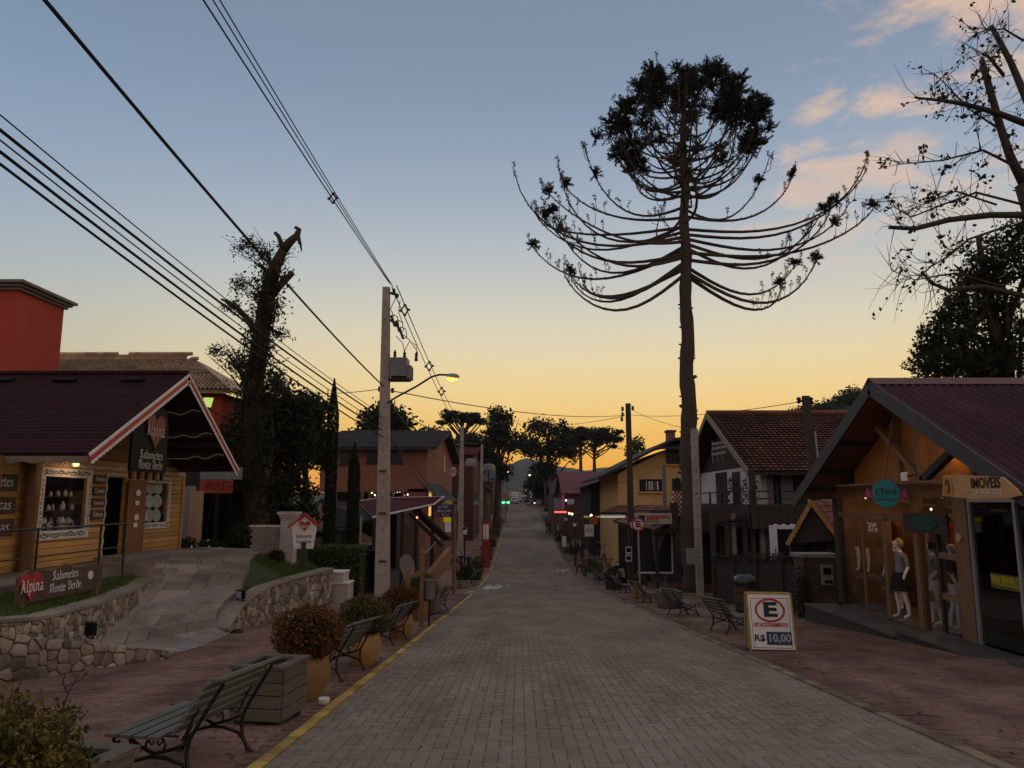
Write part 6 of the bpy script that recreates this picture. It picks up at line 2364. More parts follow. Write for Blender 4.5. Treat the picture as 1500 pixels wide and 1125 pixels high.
im = thing('wooden_sign', 'varnished live-edge board reading IMOVEIS above the office glazing', 'sign', (7.5, 12.4, 1.8))
X_ = 7.50
P_ = [(1383, 726), (1384, 697), (1400, 695), (1470, 699), (1490, 716), (1497, 726), (1480, 730), (1420, 730)]
MB().prism([(onx(u, v, X_).y, onx(u, v, X_).z) for u, v in P_], lambda u, v, w: (X_ + w, u, v), (-.03, .02)).build('board', mat('live_edge', (.52, .30, .13), .5, .3, 4, .1, stretch=(1, 1, 5)), im)
yc = onx(1447, 708, X_).y
text('lettering', 'IMOVEIS', .23, (X_ - .035, yc + .02, onx(1445, 708, X_).z), (0, -1, 0), ZU, mat('ink_blue', (.012, .014, .022), .6, .1, 5), im, width=.76, bold=.006)
text('lettering', 'Tel 3438-2323', .12, (X_ - .035, yc, onx(1445, 721, X_).z), (0, -1, 0), ZU, M_white, im, width=.74)
a, b = onx(1386, 725, X_), onx(1397, 699, X_)
MB().box(X_ - .04, X_ - .031, b.y, a.y, a.z, b.z).build('emblem_plate', mat('emblem_orange', (.45, .21, .05), .6, .2, 5), im)
MB().tube([(X_ - .045, (a.y + b.y) / 2 + .05 * math.cos(t_), (a.z + b.z) / 2 + .11 * math.sin(t_)) for t_ in np.linspace(0, 5, 10)], .014, 5).build('emblem_scroll', M_woodd, im)
bd = MB().prism(ellipse(.17, .17, 16), lambda u, v, w: (FX - .1 + w, 14.78 + u, .95 + v), (-.02, .018)).build('round_plaque', mat('plaque_wood', (.42, .32, .18), .6, .3, 8))
tag(bd, 'round pale wooden plaque on the thick timber post of the boutique', 'plaque')
fd = thing('flood_lamp', 'small white floodlight clamped to the boutique king post', 'floodlight', (8.0, 15.6, 2.1))
MB().obox((7.98, 15.72, 2.14), (.03, .03, .02), (-.045, .045, 0), (0, 0, .07)).build('head', M_white, fd)
MB().tube([(8.0, 15.65, 2.14), (kx, 15.45, 2.2)], .02, 5).build('arm', M_iron, fd)
# glowing wall lamp, fairy lights and interior light
wl = thing('tube_lamp', 'warm glowing bar lamp behind the boutique transom', 'lamp', (9.0, 15.9, 1.8))
c = onx(1352, 722, 8.75)
MB().tube([(8.75, c.y - .42, c.z - .06), (8.75, c.y + .42, c.z - .06)], .03, 8).build('tube', emitmat('amber_tube', (1, .62, .2), 2.6), wl)
MB().box(8.70, 8.80, c.y - .44, c.y + .44, c.z - .02, c.z + .03).build('fitting', M_wood, wl)
for px, py, lab in ((1268, 729, 'tiny warm light point beside the teal round sign'), (1364, 746, 'tiny warm light point under the amber lamp'), (1247, 754, 'tiny warm light point by the dark corner post')):
    c = onx(px, py, FX + .3)
    t = thing('fairy_light', lab, 'light', tuple(c), 'fairy lights in the boutique')
    MB().lathe([(.006, -.025), (.022, 0), (.006, .025)], tuple(c), 7).build('bulb', emitmat('fairy', (1, .8, .55), 8), t)
    MB().tube([c, (c.x, c.y, 1.99)], .004, 4).build('flex', M_wire, t)
for loc, e, col in (((FX + 1.1, 17.4, 1.75), 24, (1, .62, .32)), ((FX + 1.0, 15.9, 1.6), 9, (1, .58, .26)), ((FX - .35, 14.75, 2.6), 4.0, (1, .5, .16)), ((FX + 1.0, 19.4, 1.6), 9, (1, .55, .24))):
    ld = bpy.data.lights.new('boutique_lamp', 'POINT')
    ld.energy, ld.color, ld.shadow_soft_size = e, col, .06
    o = bpy.data.objects.new('boutique_lamp', ld)
    o.location = loc
    COL.objects.link(o)
# garments on a rail, folded goods on transom shelf
gr = thing('garment_rail', 'steel clothes rail inside the boutique', 'rail', (FX + 1.9, 17, fl))
MB().tube([(FX + 1.9, 15.0, 1.15), (FX + 1.9, 18.9, 1.15)], .015, 6).build('bar', M_steel, gr)
for y in (15.0, 18.9):
    MB().tube([(FX + 1.9, y, fl), (FX + 1.9, y, 1.15)], .015, 6).build('leg', M_steel, gr)
gcols = [((.30, .02, .02), 'deep red'), ((.34, .035, .03), 'bright red'), ((.36, .07, .03), 'rust red'), ((.03, .025, .03), 'black'), ((.50, .28, .05), 'mustard yellow'), ((.40, .13, .04), 'burnt orange'), ((.22, .02, .025), 'wine red'), ((.45, .24, .05), 'amber')]
for i, (cc, nm) in enumerate(gcols):
    y = 18.6 - i * .47
    x = FX + 1.85
    m_ = mat('cloth_' + nm.replace(' ', '_'), cc, .9, .3, 4, .1)
    z1_, z0_ = 1.12, .05 if i % 3 else -.3
    P_ = [(-.06, 0), (-.2, -.08), (-.2, z0_ - z1_), (.2, z0_ - z1_), (.2, -.08), (.06, 0)]
    mb = MB().prism(P_, lambda u, v, w: (x + w + .03 * math.sin(v * 9 + u * 8), y + u, z1_ + v), (-.05, .05))
    tag(mb.build('hanging_garment', m_), nm + ' garment hanging on the boutique rail', 'garment', 'garments on the boutique rail')
for i, (y, x, cc, nm) in enumerate(((19.9, 1.2, (.10, .03, .03), 'maroon shawl'), (19.2, 1.5, (.30, .24, .18), 'beige poncho'), (18.5, 1.6, (.05, .05, .06), 'charcoal coat'), (16.3, 1.3, (.36, .22, .05), 'yellow scarf'), (15.6, 1.1, (.16, .14, .13), 'taupe cardigan'))):
    m_ = mat('cloth_' + nm.replace(' ', '_'), cc, .9, .3, 4, .1)
    o = MB().prism([(-.07, 0), (-.24, -.1), (-.22, -1.0), (.22, -1.05), (.24, -.1), (.07, 0)], lambda u, v, w: (FX + x + w + .03 * math.sin(v * 8 + u * 9), y + u, 1.1 + v), (-.05, .05)).tube([(FX + x, y, 1.1), (FX + x, y, 1.98)], .006, 4).build('hanging_garment', m_)
    tag(o, nm + ' hung from the boutique ceiling', 'garment')
# mannequins
M_man = mat('mannequin_white', (.78, .74, .71), .5, .1, 4)
M_gtop = mat('grey_knit', (.22, .22, .24), .9, .2, 8, .1)
M_btop = mat('dark_knit', (.05, .045, .05), .9, .2, 8, .1)
M_trs = mat('white_trousers', (.7, .7, .72), .85, .15, 5)


def mannequin(label, x, y, z, rz, top, trousers, skirt=None, bag=None, h=1.78, hat=None):
    al = ((-.23, -.03, 1.12), (-.30, .12, .95), (-.32, .17, .86))
    ar = ((.24, -.05, 1.10), (.25, .05, .87), (.25, .08, .78))
    J, E_ = person_joints(.06, h=h, arm_l=al, arm_r=ar)
    k = h / 1.72
    def zone(x_, y_, z_):
        z_ = z_ / k
        if z_ > 1.44:
            return 0
        if z_ > .93 and (abs(x_) < .2 * k or z_ > 1.12):
            return 1
        if z_ < .95 and abs(x_) < .2 * k and z_ > .1 and trousers:
            return 2
        return 0
    t = proto('mannequin', label, 'mannequin')
    me = figure_mesh('body', J, E_, [M_man, top, M_trs], zone)
    share('body', me, t, (0, 0, .02))
    MB().lathe([(.19, 0), (.19, .012), (.02, .018)], n=18).build('base', M_steel, t)
    if skirt:
        MB().lathe([(.135 * k, 1.02 * k), (.155 * k, .95 * k), (.215 * k, .72 * k), (.235 * k, .62 * k)], n=20, cap=False).build('skirt', skirt, t, smooth=True)
    if hat:
        MB().lathe([(.085, 1.56 * k), (.098, 1.62 * k), (.088, 1.70 * k), (.03, 1.755 * k)], (0, -.015, 0), 14).build('hair', hat, t, smooth=True)
    if bag:
        MB().prism([(-.12, -.12), (.12, -.12), (.10, .1), (-.10, .1)], lambda u, v, w: (-.33 + w, .17 + u, .68 + v), (-.04, .04)).tube([(-.33, .09, .78), (-.33, .13, .9), (-.33, .2, .9), (-.33, .25, .78)], .008, 5).build('handbag', bag, t)
    put(t, (x, y, z), rz)
    return t


mannequin('white mannequin in grey top and black flared skirt at the boutique entrance', 8.72, 17.72, fl, math.radians(100), M_gtop, False, mat('black_skirt', (.012, .012, .014), .8, .2, 8), hat=mat('blond_wig', (.42, .29, .10), .8, .2, 9))
mannequin('mannequin in grey sweater and white trousers with an orange bag behind the boutique glass', 8.95, 16.75, fl, math.radians(70), M_gtop, True, bag=mat('orange_bag', (.42, .09, .03), .6, .2, 5), hat=M_black)
mannequin('mannequin in dark sweater with a wine bag beside the thick timber post', 8.95, 16.02, fl, math.radians(250), M_btop, True, bag=mat('wine_bag', (.16, .02, .03), .6, .2, 5))
mannequin('dim mannequin in a dark dress deep in the far boutique window', 9.2, 19.0, fl, math.radians(120), M_btop, False, mat('charcoal_skirt', (.03, .03, .034), .8, .2, 8), h=1.7)
for y in (19.5, 20.05):
    o = MB().tube([(8.8, y, .45), (8.83, y + .01, .2), (8.82, y + .015, -.02), (8.80, y - .02, -.1), (8.72, y - .02, -.13)], [.055, .045, .03, .028, .02], 8).build('leg_form', M_man, smooth=2)
    tag(o, 'white stocking leg form hanging in the far boutique window', 'display leg', 'stocking leg forms')
    MB().tube([(8.8, y, .45), (8.8, y, 1.25)], .004, 4).build('hanging_cord', M_wire, o)
# satellite dish behind the apex
sd = thing('satellite_dish', 'thin pale satellite dish rim behind the boutique roof peak', 'satellite dish', (9.6, 18.7, 2.9))
c = at(1268, 574, 18.7)
prof = [(.02, -.05), (.15, -.035), (.28, 0)]
MB().lathe(prof, tuple(c), 18, cap=False).build('dish', M_steel, sd, smooth=True).rotation_euler = (0, 0, 0)
MB().tube([c - Vector((0, 0, .05)), (c.x, c.y, broof(18.7))], .02, 6).build('mast', M_steel, sd)

# stone gate pillar with meter, kiosk gable, plank fence, barrel
pl = thing('gate_pillar', 'lichen-dark plastered gate pillar with a flat cap and set-in power meter', 'pillar', (8.75, 22.2, gz(22)))
pz = at(1200, 816, 22).z
xa, xb = at(1171, 850, 22).x, at(1226, 850, 22).x
M_plas = mat('stained_plaster', (.17, .125, .095), .9, .5, 3.5, .4, dirt=.6)
MB().box(xa + .05, xb - .03, 21.8, 22.5, gzs(22) - .2, pz).build('shaft', M_plas, pl)
MB().box(xa - .03, xb + .05, 21.72, 22.58, pz + .002, pz + .1).build('cap', M_conc2, pl)
a, b = at(1203, 857, 21.8), at(1219, 827, 21.8)
o = MB().box(a.x, b.x, 21.75, 21.798, a.z, b.z).build('meter_panel', mat('meter_panel', (.28, .25, .23), .6, .2, 5), pl)
MB().box(a.x + .06, b.x - .07, 21.72, 21.749, b.z - .26, b.z - .08).build('meter_window', M_black, o)
MB().box(a.x + .08, b.x - .06, 21.70, 21.749, a.z + .06, a.z + .14).build('meter_latch', M_black, o)
rng = np.random.default_rng(44)
q = leaf_quads(rng.normal(size=(700, 3)) * np.array([.12, .12, .5]) + np.array([xa - .05, 21.7, gz(22) + .5]), .05, rng)
iv = thing('creeper', 'dark creeper climbing the corner of the stained gate pillar', 'creeper', (xa, 21.7, gz(22)))
quad_obj('foliage', q, LF_dark, iv)

ks = thing('kiosk_roof', 'small steep gable kiosk with yellow bargeboards and red tiles', 'kiosk', tuple(at(1188, 800, 24.2)))
ap = at(1187, 735, 23.6)
lf, rf_ = at(1152, 797, 24.0), at(1230, 792, 23.4)
dd = Vector((1.5, 2.2, 0))
M_yb = mat('yellow_bargeboard', (.36, .20, .05), .7, .3, 6, .1)
for f, nm in ((lf, 'l'), (rf_, 'r')):
    MB().slab([f, ap, ap + dd, f + dd], (0, 0, -.06)).build('roof_boards', M_woodd, ks)
    MB().bar(f - Vector((0, .06, .02)), ap - Vector((0, .06, .02)), .05, .13).build('bargeboard', M_yb, ks)
tile_field(rf_ + Vector((.05, 0, 0)), rf_ + dd, ap + dd, ap + Vector((.05, 0, 0)), 7, 9, M_tiler, ks)
MB().add([lf + Vector((.1, .1, 0)), rf_ + Vector((-.1, .1, 0)), ap + Vector((0, .1, -.1))], [(0, 1, 2)]).build('gable', M_woodd, ks)
for p in (lf + Vector((.3, .4, 0)), rf_ + Vector((-.2, .4, 0))):
    MB().box(p.x - .06, p.x + .06, p.y - .06, p.y + .06, gzs(24) - .1, p.z + .3).build('post', M_woodd, ks)
MB().box(lf.x + .3, rf_.x, 25.6, 25.7, gzs(25) - .1, lf.z + .4).build('back_boards', M_dark, ks)
o = MB().box(rf_.x - .65, rf_.x - .3, 24.3, 24.34, -.6, -.2).build('notice_frame', M_white, ks)
MB().box(rf_.x - .62, rf_.x - .33, 24.28, 24.299, -.57, -.23).build('notice_sheet', M_dark, o)

fe = thing('plank_fence', 'dark vertical plank fence with a gate behind the barrel', 'fence', (7.6, 27, gz(27)))
f0, f1 = Vector((7.35, 29.0, 0)), Vector((8.7, 23.0, 0))
for k in range(44):
    p = f0.lerp(f1, k / 44)
    h_ = 1.55 + .04 * RNG.random()
    d = (f1 - f0).normalized()
    MB().obox((p.x, p.y, gzs(p.y) + h_ / 2), d * .064, Vector((d.y, -d.x, 0)) * .012, (0, 0, h_ / 2)).build('plank', M_woodd, fe)
for k in range(5):
    p = f0.lerp(f1, k / 4)
    MB().box(p.x - .07, p.x + .07, p.y - .07, p.y + .07, gzs(p.y) - .1, gzs(p.y) + 1.75).build('post', M_woodd, fe)
MB().bar((f0.x, f0.y, gzs(f0.y) + 1.66), (f1.x, f1.y, gzs(f1.y) + 1.66), .1, .05).build('top_rail', M_woodd, fe)
# ivy on the fence top
q = leaf_quads(np.array([np.array(f0.lerp(f1, t_)) + np.array([0, 0, gz(f0.lerp(f1, t_).y) + 1.6]) for t_ in rng.random(900)]) + rng.normal(size=(900, 3)) * .1, .05, rng)
iv = thing('creeper', 'dark creeper spilling over the top of the plank fence', 'creeper', (7.9, 26, gz(26) + 1.6))
quad_obj('foliage', q, LF_dark, iv)

br_ = thing('barrel_bin', 'wooden barrel used as a rubbish bin by the plank fence', 'bin', (6.72, 23.0, gz(23)))
for k in range(16):
    th0, th1 = 2 * math.pi * k / 16 + .02, 2 * math.pi * (k + 1) / 16 - .02
    V, Fc = [], []
    for z_, r_ in ((0, .28), (.2, .325), (.45, .345), (.7, .325), (.9, .29)):
        for th in (th0, th1):
            V.append((6.72 + r_ * math.cos(th), 23 + r_ * math.sin(th), gzs(23) + z_))
    for i in range(4):
        Fc.append((2 * i, 2 * i + 1, 2 * i + 3, 2 * i + 2))
    MB().add(V, Fc).build('stave', mat('barrel_oak', (.075, .045, .035), .8, .35, 5, .2, rnd=.5), br_)
for z_, r_ in ((.12, .315), (.30, .342), (.62, .342), (.80, .315)):
    MB().lathe([(r_, -.025), (r_ + .006, 0), (r_, .025)], (6.72, 23, gzs(23) + z_), 20, cap=False).build('hoop', M_iron, br_)
bgm = MB()
rb = random.Random(4)
prof = [(.30, .82), (.34, .88), (.35, .98), (.30, 1.06), (.2, 1.12), (.08, 1.13)]
V, Fc = [], []
for r_, z_ in prof:
    for k in range(18):
        th = 2 * math.pi * k / 18
        q_ = r_ * (1 + .10 * math.sin(k * 2.3 + z_ * 9) + rb.uniform(-.05, .05))
        V.append((6.72 + q_ * math.cos(th), 23 + q_ * math.sin(th), gzs(23) + z_ + rb.uniform(-.02, .02)))
for i in range(len(prof) - 1):
    for k in range(18):
        Fc.append((i * 18 + k, i * 18 + (k + 1) % 18, (i + 1) * 18 + (k + 1) % 18, (i + 1) * 18 + k))
Fc.append(tuple((len(prof) - 1) * 18 + k for k in range(18)))
bgm.add(V, Fc)
tag(bgm.build('rubbish_bag', mat('bin_bag', (.02, .022, .025), .3, .3, 9, .3, spec=.6), smooth=True), 'black plastic rubbish bag bulging from the barrel top', 'rubbish bag')

# A-frame parking board
af = proto('parking_board', 'A-frame board with a circled E, ESTACIONAMENTO and a R$ 10,00 price', 'sign')
hA, wA = .98, .76
sl_ = .17
fnA = lambda u, v, w: Vector((u, -.25 + sl_ * v / hA + w, v))
MB().prism([(-wA / 2, .03), (wA / 2, .03), (wA / 2, hA), (-wA / 2, hA)], fnA, (0, .03)).build('front_panel', M_white, af)
MB().prism([(-wA / 2, .0), (wA / 2, .0), (wA / 2, hA), (-wA / 2, hA)], lambda u, v, w: Vector((u, .25 - sl_ * v / hA + w, v)), (-.03, 0)).build('rear_panel', M_white, af)
M_yfr = mat('yellow_frame', (.36, .25, .05), .7, .3, 8)
for s in (-1, 1):
    MB().prism([(s * (wA / 2 + .01) - .014, 0), (s * (wA / 2 + .01) + .014, 0), (s * (wA / 2 + .01) + .014, hA + .02), (s * (wA / 2 + .01) - .014, hA + .02)], fnA, (-.012, .045)).build('frame', M_yfr, af)
    MB().prism([(s * (wA / 2 + .01) - .014, 0), (s * (wA / 2 + .01) + .014, 0), (s * (wA / 2 + .01) + .014, hA + .02), (s * (wA / 2 + .01) - .014, hA + .02)], lambda u, v, w: Vector((u, .25 - sl_ * v / hA + w, v)), (-.045, .012)).build('frame', M_yfr, af)
MB().prism([(-wA / 2, hA - .0), (wA / 2, hA - .0), (wA / 2, hA + .025), (-wA / 2, hA + .025)], fnA, (-.012, .19)).build('top_bar', M_yfr, af)
MB().prism([(-wA / 2, -.0), (wA / 2, -.0), (wA / 2, .028), (-wA / 2, .028)], fnA, (-.012, .04)).build('bottom_bar', M_woodd, af)
rtA, upA = Vector((1, 0, 0)), Vector((0, sl_, hA)).normalized()
ring = [fnA(.25 * math.cos(a), .70 + .19 * math.sin(a), -.006) for a in np.linspace(0, 2 * math.pi, 33)]
M_sred = mat('sign_print_red', (.45, .03, .03), .6, .1, 5)
M_sblk = mat('sign_print_black', (.015, .017, .03), .6, .1, 5)
MB().tube(ring, .018, 6).build('red_ring', M_sred, af)
text('lettering', 'E', .34, fnA(0, .70, -.006), rtA, upA, M_sblk, af, width=.24, bold=.014)
text('lettering', 'ESTACIONAMENTO', .095, fnA(0, .445, -.006), rtA, upA, M_sred, af, width=.60, bold=.003)
text('lettering', 'R$', .15, fnA(-.22, .22, -.006), rtA, upA, M_sblk, af, width=.18, bold=.004)
MB().prism([(-.10, .11), (.34, .11), (.34, .33), (-.10, .33)], fnA, (-.006, 0)).build('price_patch', mat('navy_patch', (.02, .03, .075), .5, .3, 12), af)
text('lettering', '10,00', .19, fnA(.12, .22, -.012), rtA, upA, mat('price_print', (.30, .33, .42), .6, .2, 9), af, width=.38, bold=.006)
for (x0, x1, z0_, z1_) in ((-.33, .33, .90, .908), (-.33, .33, .055, .063), (-.335, -.327, .055, .908), (.327, .335, .055, .908)):
    MB().prism([(x0, z0_), (x1, z0_), (x1, z1_), (x0, z1_)], fnA, (-.003, 0)).build('border_line', M_sblk, af)
put(af, (4.58, 14.3, gzs(14.3) + .005), math.radians(-6))
af.rotation_euler.x = math.atan(gzs(14.8) - gzs(13.8)) * .6

# no-parking sign
npk = thing('no_parking_sign', 'round no-parking E sign with red border on a thin steel post', 'sign', (4.6, 29.6, gz(29.6)))
NY = 29.6
c = at(934.5, 768, NY)
MB().tube([(c.x + .02, NY, gzs(NY) - .05), (c.x, NY, at(934, 757, NY).z)], .035, 8).build('post', M_steel, npk)
MB().prism(ellipse(.52, .52), lambda u, v, w: (c.x + u, NY - .05 + w, c.z + v), (-.01, .01)).build('disc', mat('sign_red_border', (.36, .03, .03), .5, .1, 5), npk)
MB().prism(ellipse(.40, .40), lambda u, v, w: (c.x + u, NY - .061 + w, c.z + v), (-.004, 0)).build('face', mat('sign_white', (.55, .48, .46), .5, .1, 5), npk)
text('lettering', 'E', .34, (c.x, NY - .067, c.z), (1, 0, 0), ZU, M_sblk, npk, width=.2, bold=.012)
MB().bar((c.x - .15, NY - .072, c.z + .15), (c.x + .15, NY - .072, c.z - .15), .05, .006, up=(0, 1, 0)).build('slash', mat('sign_red_border', (0, 0, 0)), npk)

# ---------------------------------------------------------------- white chalet with red tiled roof
ch = thing('chalet', 'white-walled chalet with a big red tiled roof and dark timber balcony', 'building', (11, 38, gz(38)))
hx0 = 10.0
hap, hnf, hff = onx(1035, 607, hx0), onx(1096, 691, hx0), onx(996, 700, hx0)
XR = 25.0
MB().slab([(hx0, hnf.y, hnf.z), (XR, hnf.y, hnf.z), (XR, hap.y, hap.z), (hx0, hap.y, hap.z)], (0, 0, -.14)).build('roof', M_woodd, ch)
ffy = 2 * hap.y - hnf.y
MB().slab([(hx0, ffy, hnf.z), (XR, ffy, hnf.z), (XR, hap.y, hap.z), (hx0, hap.y, hap.z)], (0, 0, -.14)).build('roof', M_woodd, ch)
tile_field((hx0, hnf.y, hnf.z), (XR, hnf.y, hnf.z), (XR, hap.y, hap.z), (hx0, hap.y, hap.z), 24, 60, M_tiler, ch, r=.035, lf=.11)
MB().tube([(hx0, hap.y, hap.z + .1), (XR, hap.y, hap.z + .1)], .12, 7).build('ridge', M_tiler, ch)
for f in ((hnf.y, hnf.z), (ffy, hnf.z)):
    MB().bar((hx0 - .02, f[0], f[1] - .05), (hx0 - .02, hap.y, hap.z - .05), .06, .28, up=(0, 0, 1)).build('bargeboard', mat('pale_barge', (.28, .24, .21), .8, .3, 5), ch)
M_chw = mat('chalet_white', (.72, .71, .72), .85, .15, 2, .1, dirt=.2)
wx, wy = 10.9, 34.2
bz = at(1100, 739, 33.5).z
MB().box(wx, XR, wy, ffy - 1.2, bz, hnf.z + .35).build('upper_wall', M_chw, ch)
MB().prism([(wy, hnf.z + .35), (ffy - 1.2, hnf.z + .35), (hap.y, hap.z - .3)], lambda u, v, w: (wx + w, u, v), (0, .1)).build('gable_boards', M_woodd, ch)
for (p0, p1, q0, q1) in ((1050, 1066, 693, 737), (1074, 1085, 692, 737)):
    ya, yb = onx(p0, 720, wx).y, onx(p1, 720, wx).y
    MB().box(wx - .04, wx - .003, min(ya, yb), max(ya, yb), bz + .02, onx(p0, q0, wx).z).build('balcony_door', M_wind, ch)
for (p0, p1, m_) in ((1098, 1106, M_conc2), (1125, 1134, mat('lilac_panel', (.22, .20, .21), .8, .2, 4)), (1134, 1142, M_woodd), (1142, 1163, mat('lilac_panel', (.22, .20, .21), .8, .2, 4)), (1163, 1180, M_woodd)):
    a, b = at(p0, 738, wy), at(p1, 692, wy)
    MB().box(a.x, b.x, wy - .05, wy - .003, bz + .02, hnf.z + .1).build('wall_panel', m_, ch)
MB().box(9.6, XR, 31.6, ffy, bz - .35, bz).build('balcony_floor', M_woodd, ch)
for k in range(34):
    x = 9.6 + k * .3
    MB().box(x, x + .28, 31.55, 31.597, bz - 1.0, bz - .02).build('balcony_board', M_woodd, ch)
for k in range(20):
    y = 31.7 + k * .5
    MB().box(9.53, 9.598, y, y + .48, bz - 1.0, bz - .02).build('balcony_board', M_woodd, ch)
for a, b in (((9.6, 31.6, bz + .55), (20, 31.6, bz + .55)), ((9.6, 31.6, bz + .25), (20, 31.6, bz + .25)), ((9.6, 31.6, bz + .55), (9.6, 44, bz + .55))):
    MB().bar(a, b, .06, .06).build('balcony_rail', M_woodd, ch)
for k in range(6):
    MB().box(9.56, 9.64, 31.6 + k * 2.2, 31.68 + k * 2.2, bz, bz + .58).build('rail_post', M_woodd, ch)
for x in (9.7, 12.4, 15.4):
    MB().box(x, x + .16, 31.65, 31.8, bz, hnf.z).build('roof_post', M_woodd, ch)
# openwork gable screen
for k in range(3):
    y0_ = onx(1044 + k * 7, 665, hx0 + .1).y
    MB().box(hx0 + .08, hx0 + .14, y0_ - .05, y0_ + .05, onx(1050, 677, hx0).z, onx(1044 + k * 7, 645 + 3 * k, hx0).z).build('screen_bar', M_conc2, ch)
for py in (648, 655, 663):
    MB().bar(onx(1043, py + 3, hx0 + .05), onx(1064, py - 1, hx0 + .05), .05, .14).build('screen_rail', mat('pale_barge', (0, 0, 0)), ch)
# ground floor: dark recess with posts, pent roof of tiles, white wall with wavy top
MB().box(11.5, XR, 33.5, 46, gzs(40) - .5, bz - .36).build('ground_wall', mat('ground_floor_dark', (.03, .026, .024), .9, .3, 3), ch)
for px in (1045, 1066, 1075, 1092, 1103, 1117, 1124):
    c = at(px, 800, 32.2)
    MB().box(c.x - .09, c.x + .09, 32.1, 32.3, gzs(32) - .1, bz - .36).build('post', M_conc2 if px in (1117, 1075) else M_woodd, ch)
a, b = at(1056, 815, 33.4), at(1068, 775, 33.4)
MB().box(a.x, b.x, 33.38, 33.46, gzs(33), b.z).build('door', mat('maroon_door', (.07, .02, .018), .7, .3, 4), ch)
tile_field(at(1040, 769, 33), at(1082, 765, 31.5), at(1080, 757, 33), at(1044, 757, 34.5), 4, 12, M_tiler, ch, 'pent_roof_tiles')
MB().slab([at(1040, 769, 33), at(1082, 765, 31.5), at(1080, 757, 33), at(1044, 757, 34.5)], (0, 0, -.08)).build('pent_roof', M_woodd, ch)
gw = thing('garden_wall', 'white garden wall with a wavy top beside the kiosk', 'wall', tuple(at(1155, 820, 28.5)))
pts = [(at(px, 825, 28.5).x, at(px, 769 + 1.5 * math.sin(px * .5), 28.5).z) for px in range(1131, 1186, 3)]
MB().prism([(pts[0][0], gzs(28.5) - .2), (pts[-1][0], gzs(28.5) - .2)] + pts[::-1], lambda u, v, w: (u, 28.5 + w, v), (0, .15)).build('wall', M_chw, gw)
c = at(1144, 808, 28.5)
MB().box(c.x - .04, c.x + .04, 28.46, 28.499, c.z - .06, c.z + .06).build('switch_box', M_black, gw)
# climbing plant with sparse leaves over the balcony
cl_ = thing('climber', 'sparse leafy climber over the chalet balcony wall', 'climber', tuple(at(1085, 738, 33)))
cpts = np.array([at(px, py, 33.2) for px, py in zip(rng.uniform(1066, 1112, 260), rng.uniform(700, 740, 260))])
quad_obj('leaves', leaf_quads(cpts, .07, rng), LF_dark, cl_)
mb = MB()
for k in range(6):
    mb.tube([at(1086 + rng.uniform(-3, 3), 740, 33.2), at(1086 + rng.uniform(-16, 16), 722, 33.2), at(1086 + rng.uniform(-24, 26), 704, 33.2)], [.02, .014, .008], 4)
mb.build('stems', M_bark2, cl_)

# ---------------------------------------------------------------- corner restaurant with lit box sign
rt2 = thing('corner_restaurant', 'dark timber corner restaurant with a low tiled awning and brick planter wall', 'building', (8.5, 44, gz(44)))
MB().box(8.6, 16, 38.6, 53, gzs(46) - .6, 1.0).build('wall', mat('restaurant_dark', (.035, .028, .024), .85, .3, 3), rt2)
e0, e1 = at(936, 771, 44), at(1012, 768, 36)
tile_field((6.6, 37.5, e1.z - .35), (6.6, 53, e1.z - .35), (8.7, 53, e1.z + .75), (8.7, 37.5, e1.z + .75), 6, 44, M_tiler, rt2, 'awning_tiles')
MB().slab([(6.6, 37.5, e1.z - .35), (6.6, 53, e1.z - .35), (8.7, 53, e1.z + .75), (8.7, 37.5, e1.z + .75)], (0, 0, -.08)).build('awning', M_woodd, rt2)
MB().slab([(6.6, 37.45, e1.z - .4), (11, 37.45, e1.z - .4), (11, 38.6, e1.z + .6), (6.6, 38.6, e1.z + .6)], (0, 0, -.08)).build('awning', M_woodd, rt2)
for y in (38.0, 41.5, 45, 48.5, 52):
    MB().box(6.75, 6.9, y, y + .15, gzs(y) - .1, e1.z - .35).build('awning_post', M_woodd, rt2)
for y0_, y1_ in ((40.4, 43.6), (44, 47), (47.4, 50.4)):
    o = MB().box(8.52, 8.595, y0_, y1_, gzs(44) + .9, .5).build('window', M_wind, rt2)
    MB().box(8.49, 8.519, (y0_ + y1_) / 2 - .04, (y0_ + y1_) / 2 + .04, gzs(44) + .9, .5).build('mullion', M_wood, o)
a, b = at(970, 832, 38.4), at(984, 774, 38.4)
o = MB().box(a.x - 1.2, b.x, 38.54, 38.597, a.z - .2, b.z).build('window', M_wind, rt2)
MB().box(b.x - .03, b.x + .03, 38.5, 38.54, a.z - .2, b.z).build('jamb', M_white, o)
MB().box(a.x - 1.2, b.x + .03, 38.5, 38.54, a.z - .28, a.z - .2).build('sill', M_white, o)
MB().prism([(a.x - .5, b.z), (a.x + .35, b.z), (a.x - .2, a.z + .6), (a.x - .3, a.z)], lambda u, v, w: (u, 38.50 + w, v), (0, .02)).build('curtain', mat('curtain_grey', (.2, .18, .17), .9, .3, 3), rt2)
bp_ = thing('brick_planter', 'low red brick planter wall at the restaurant corner', 'planter', (8.3, 36.8, gz(37)))
for k in range(5):
    for j in range(11):
        x = 7.0 + j * .24 + (k % 2) * .12
        MB().box(x, x + .23, 36.4, 36.6, gzs(37) + k * .1 - .1, gzs(37) + k * .1 - .012).build('brick', mat('planter_brick', (.17, .075, .05), .9, .3, 6, .2, rnd=.5), bp_)
MB().box(7.0, 9.7, 36.45, 36.57, gzs(37) - .2, gzs(37) + .38).build('core', M_mortar, bp_)
bs = thing('box_sign', 'white-framed box sign with dark badge and rainbow lettering over the pavement', 'sign', tuple(at(958, 760, 36)))
SYp = 36.0
a, b = at(931.5, 767.5, SYp), at(984, 752, SYp)
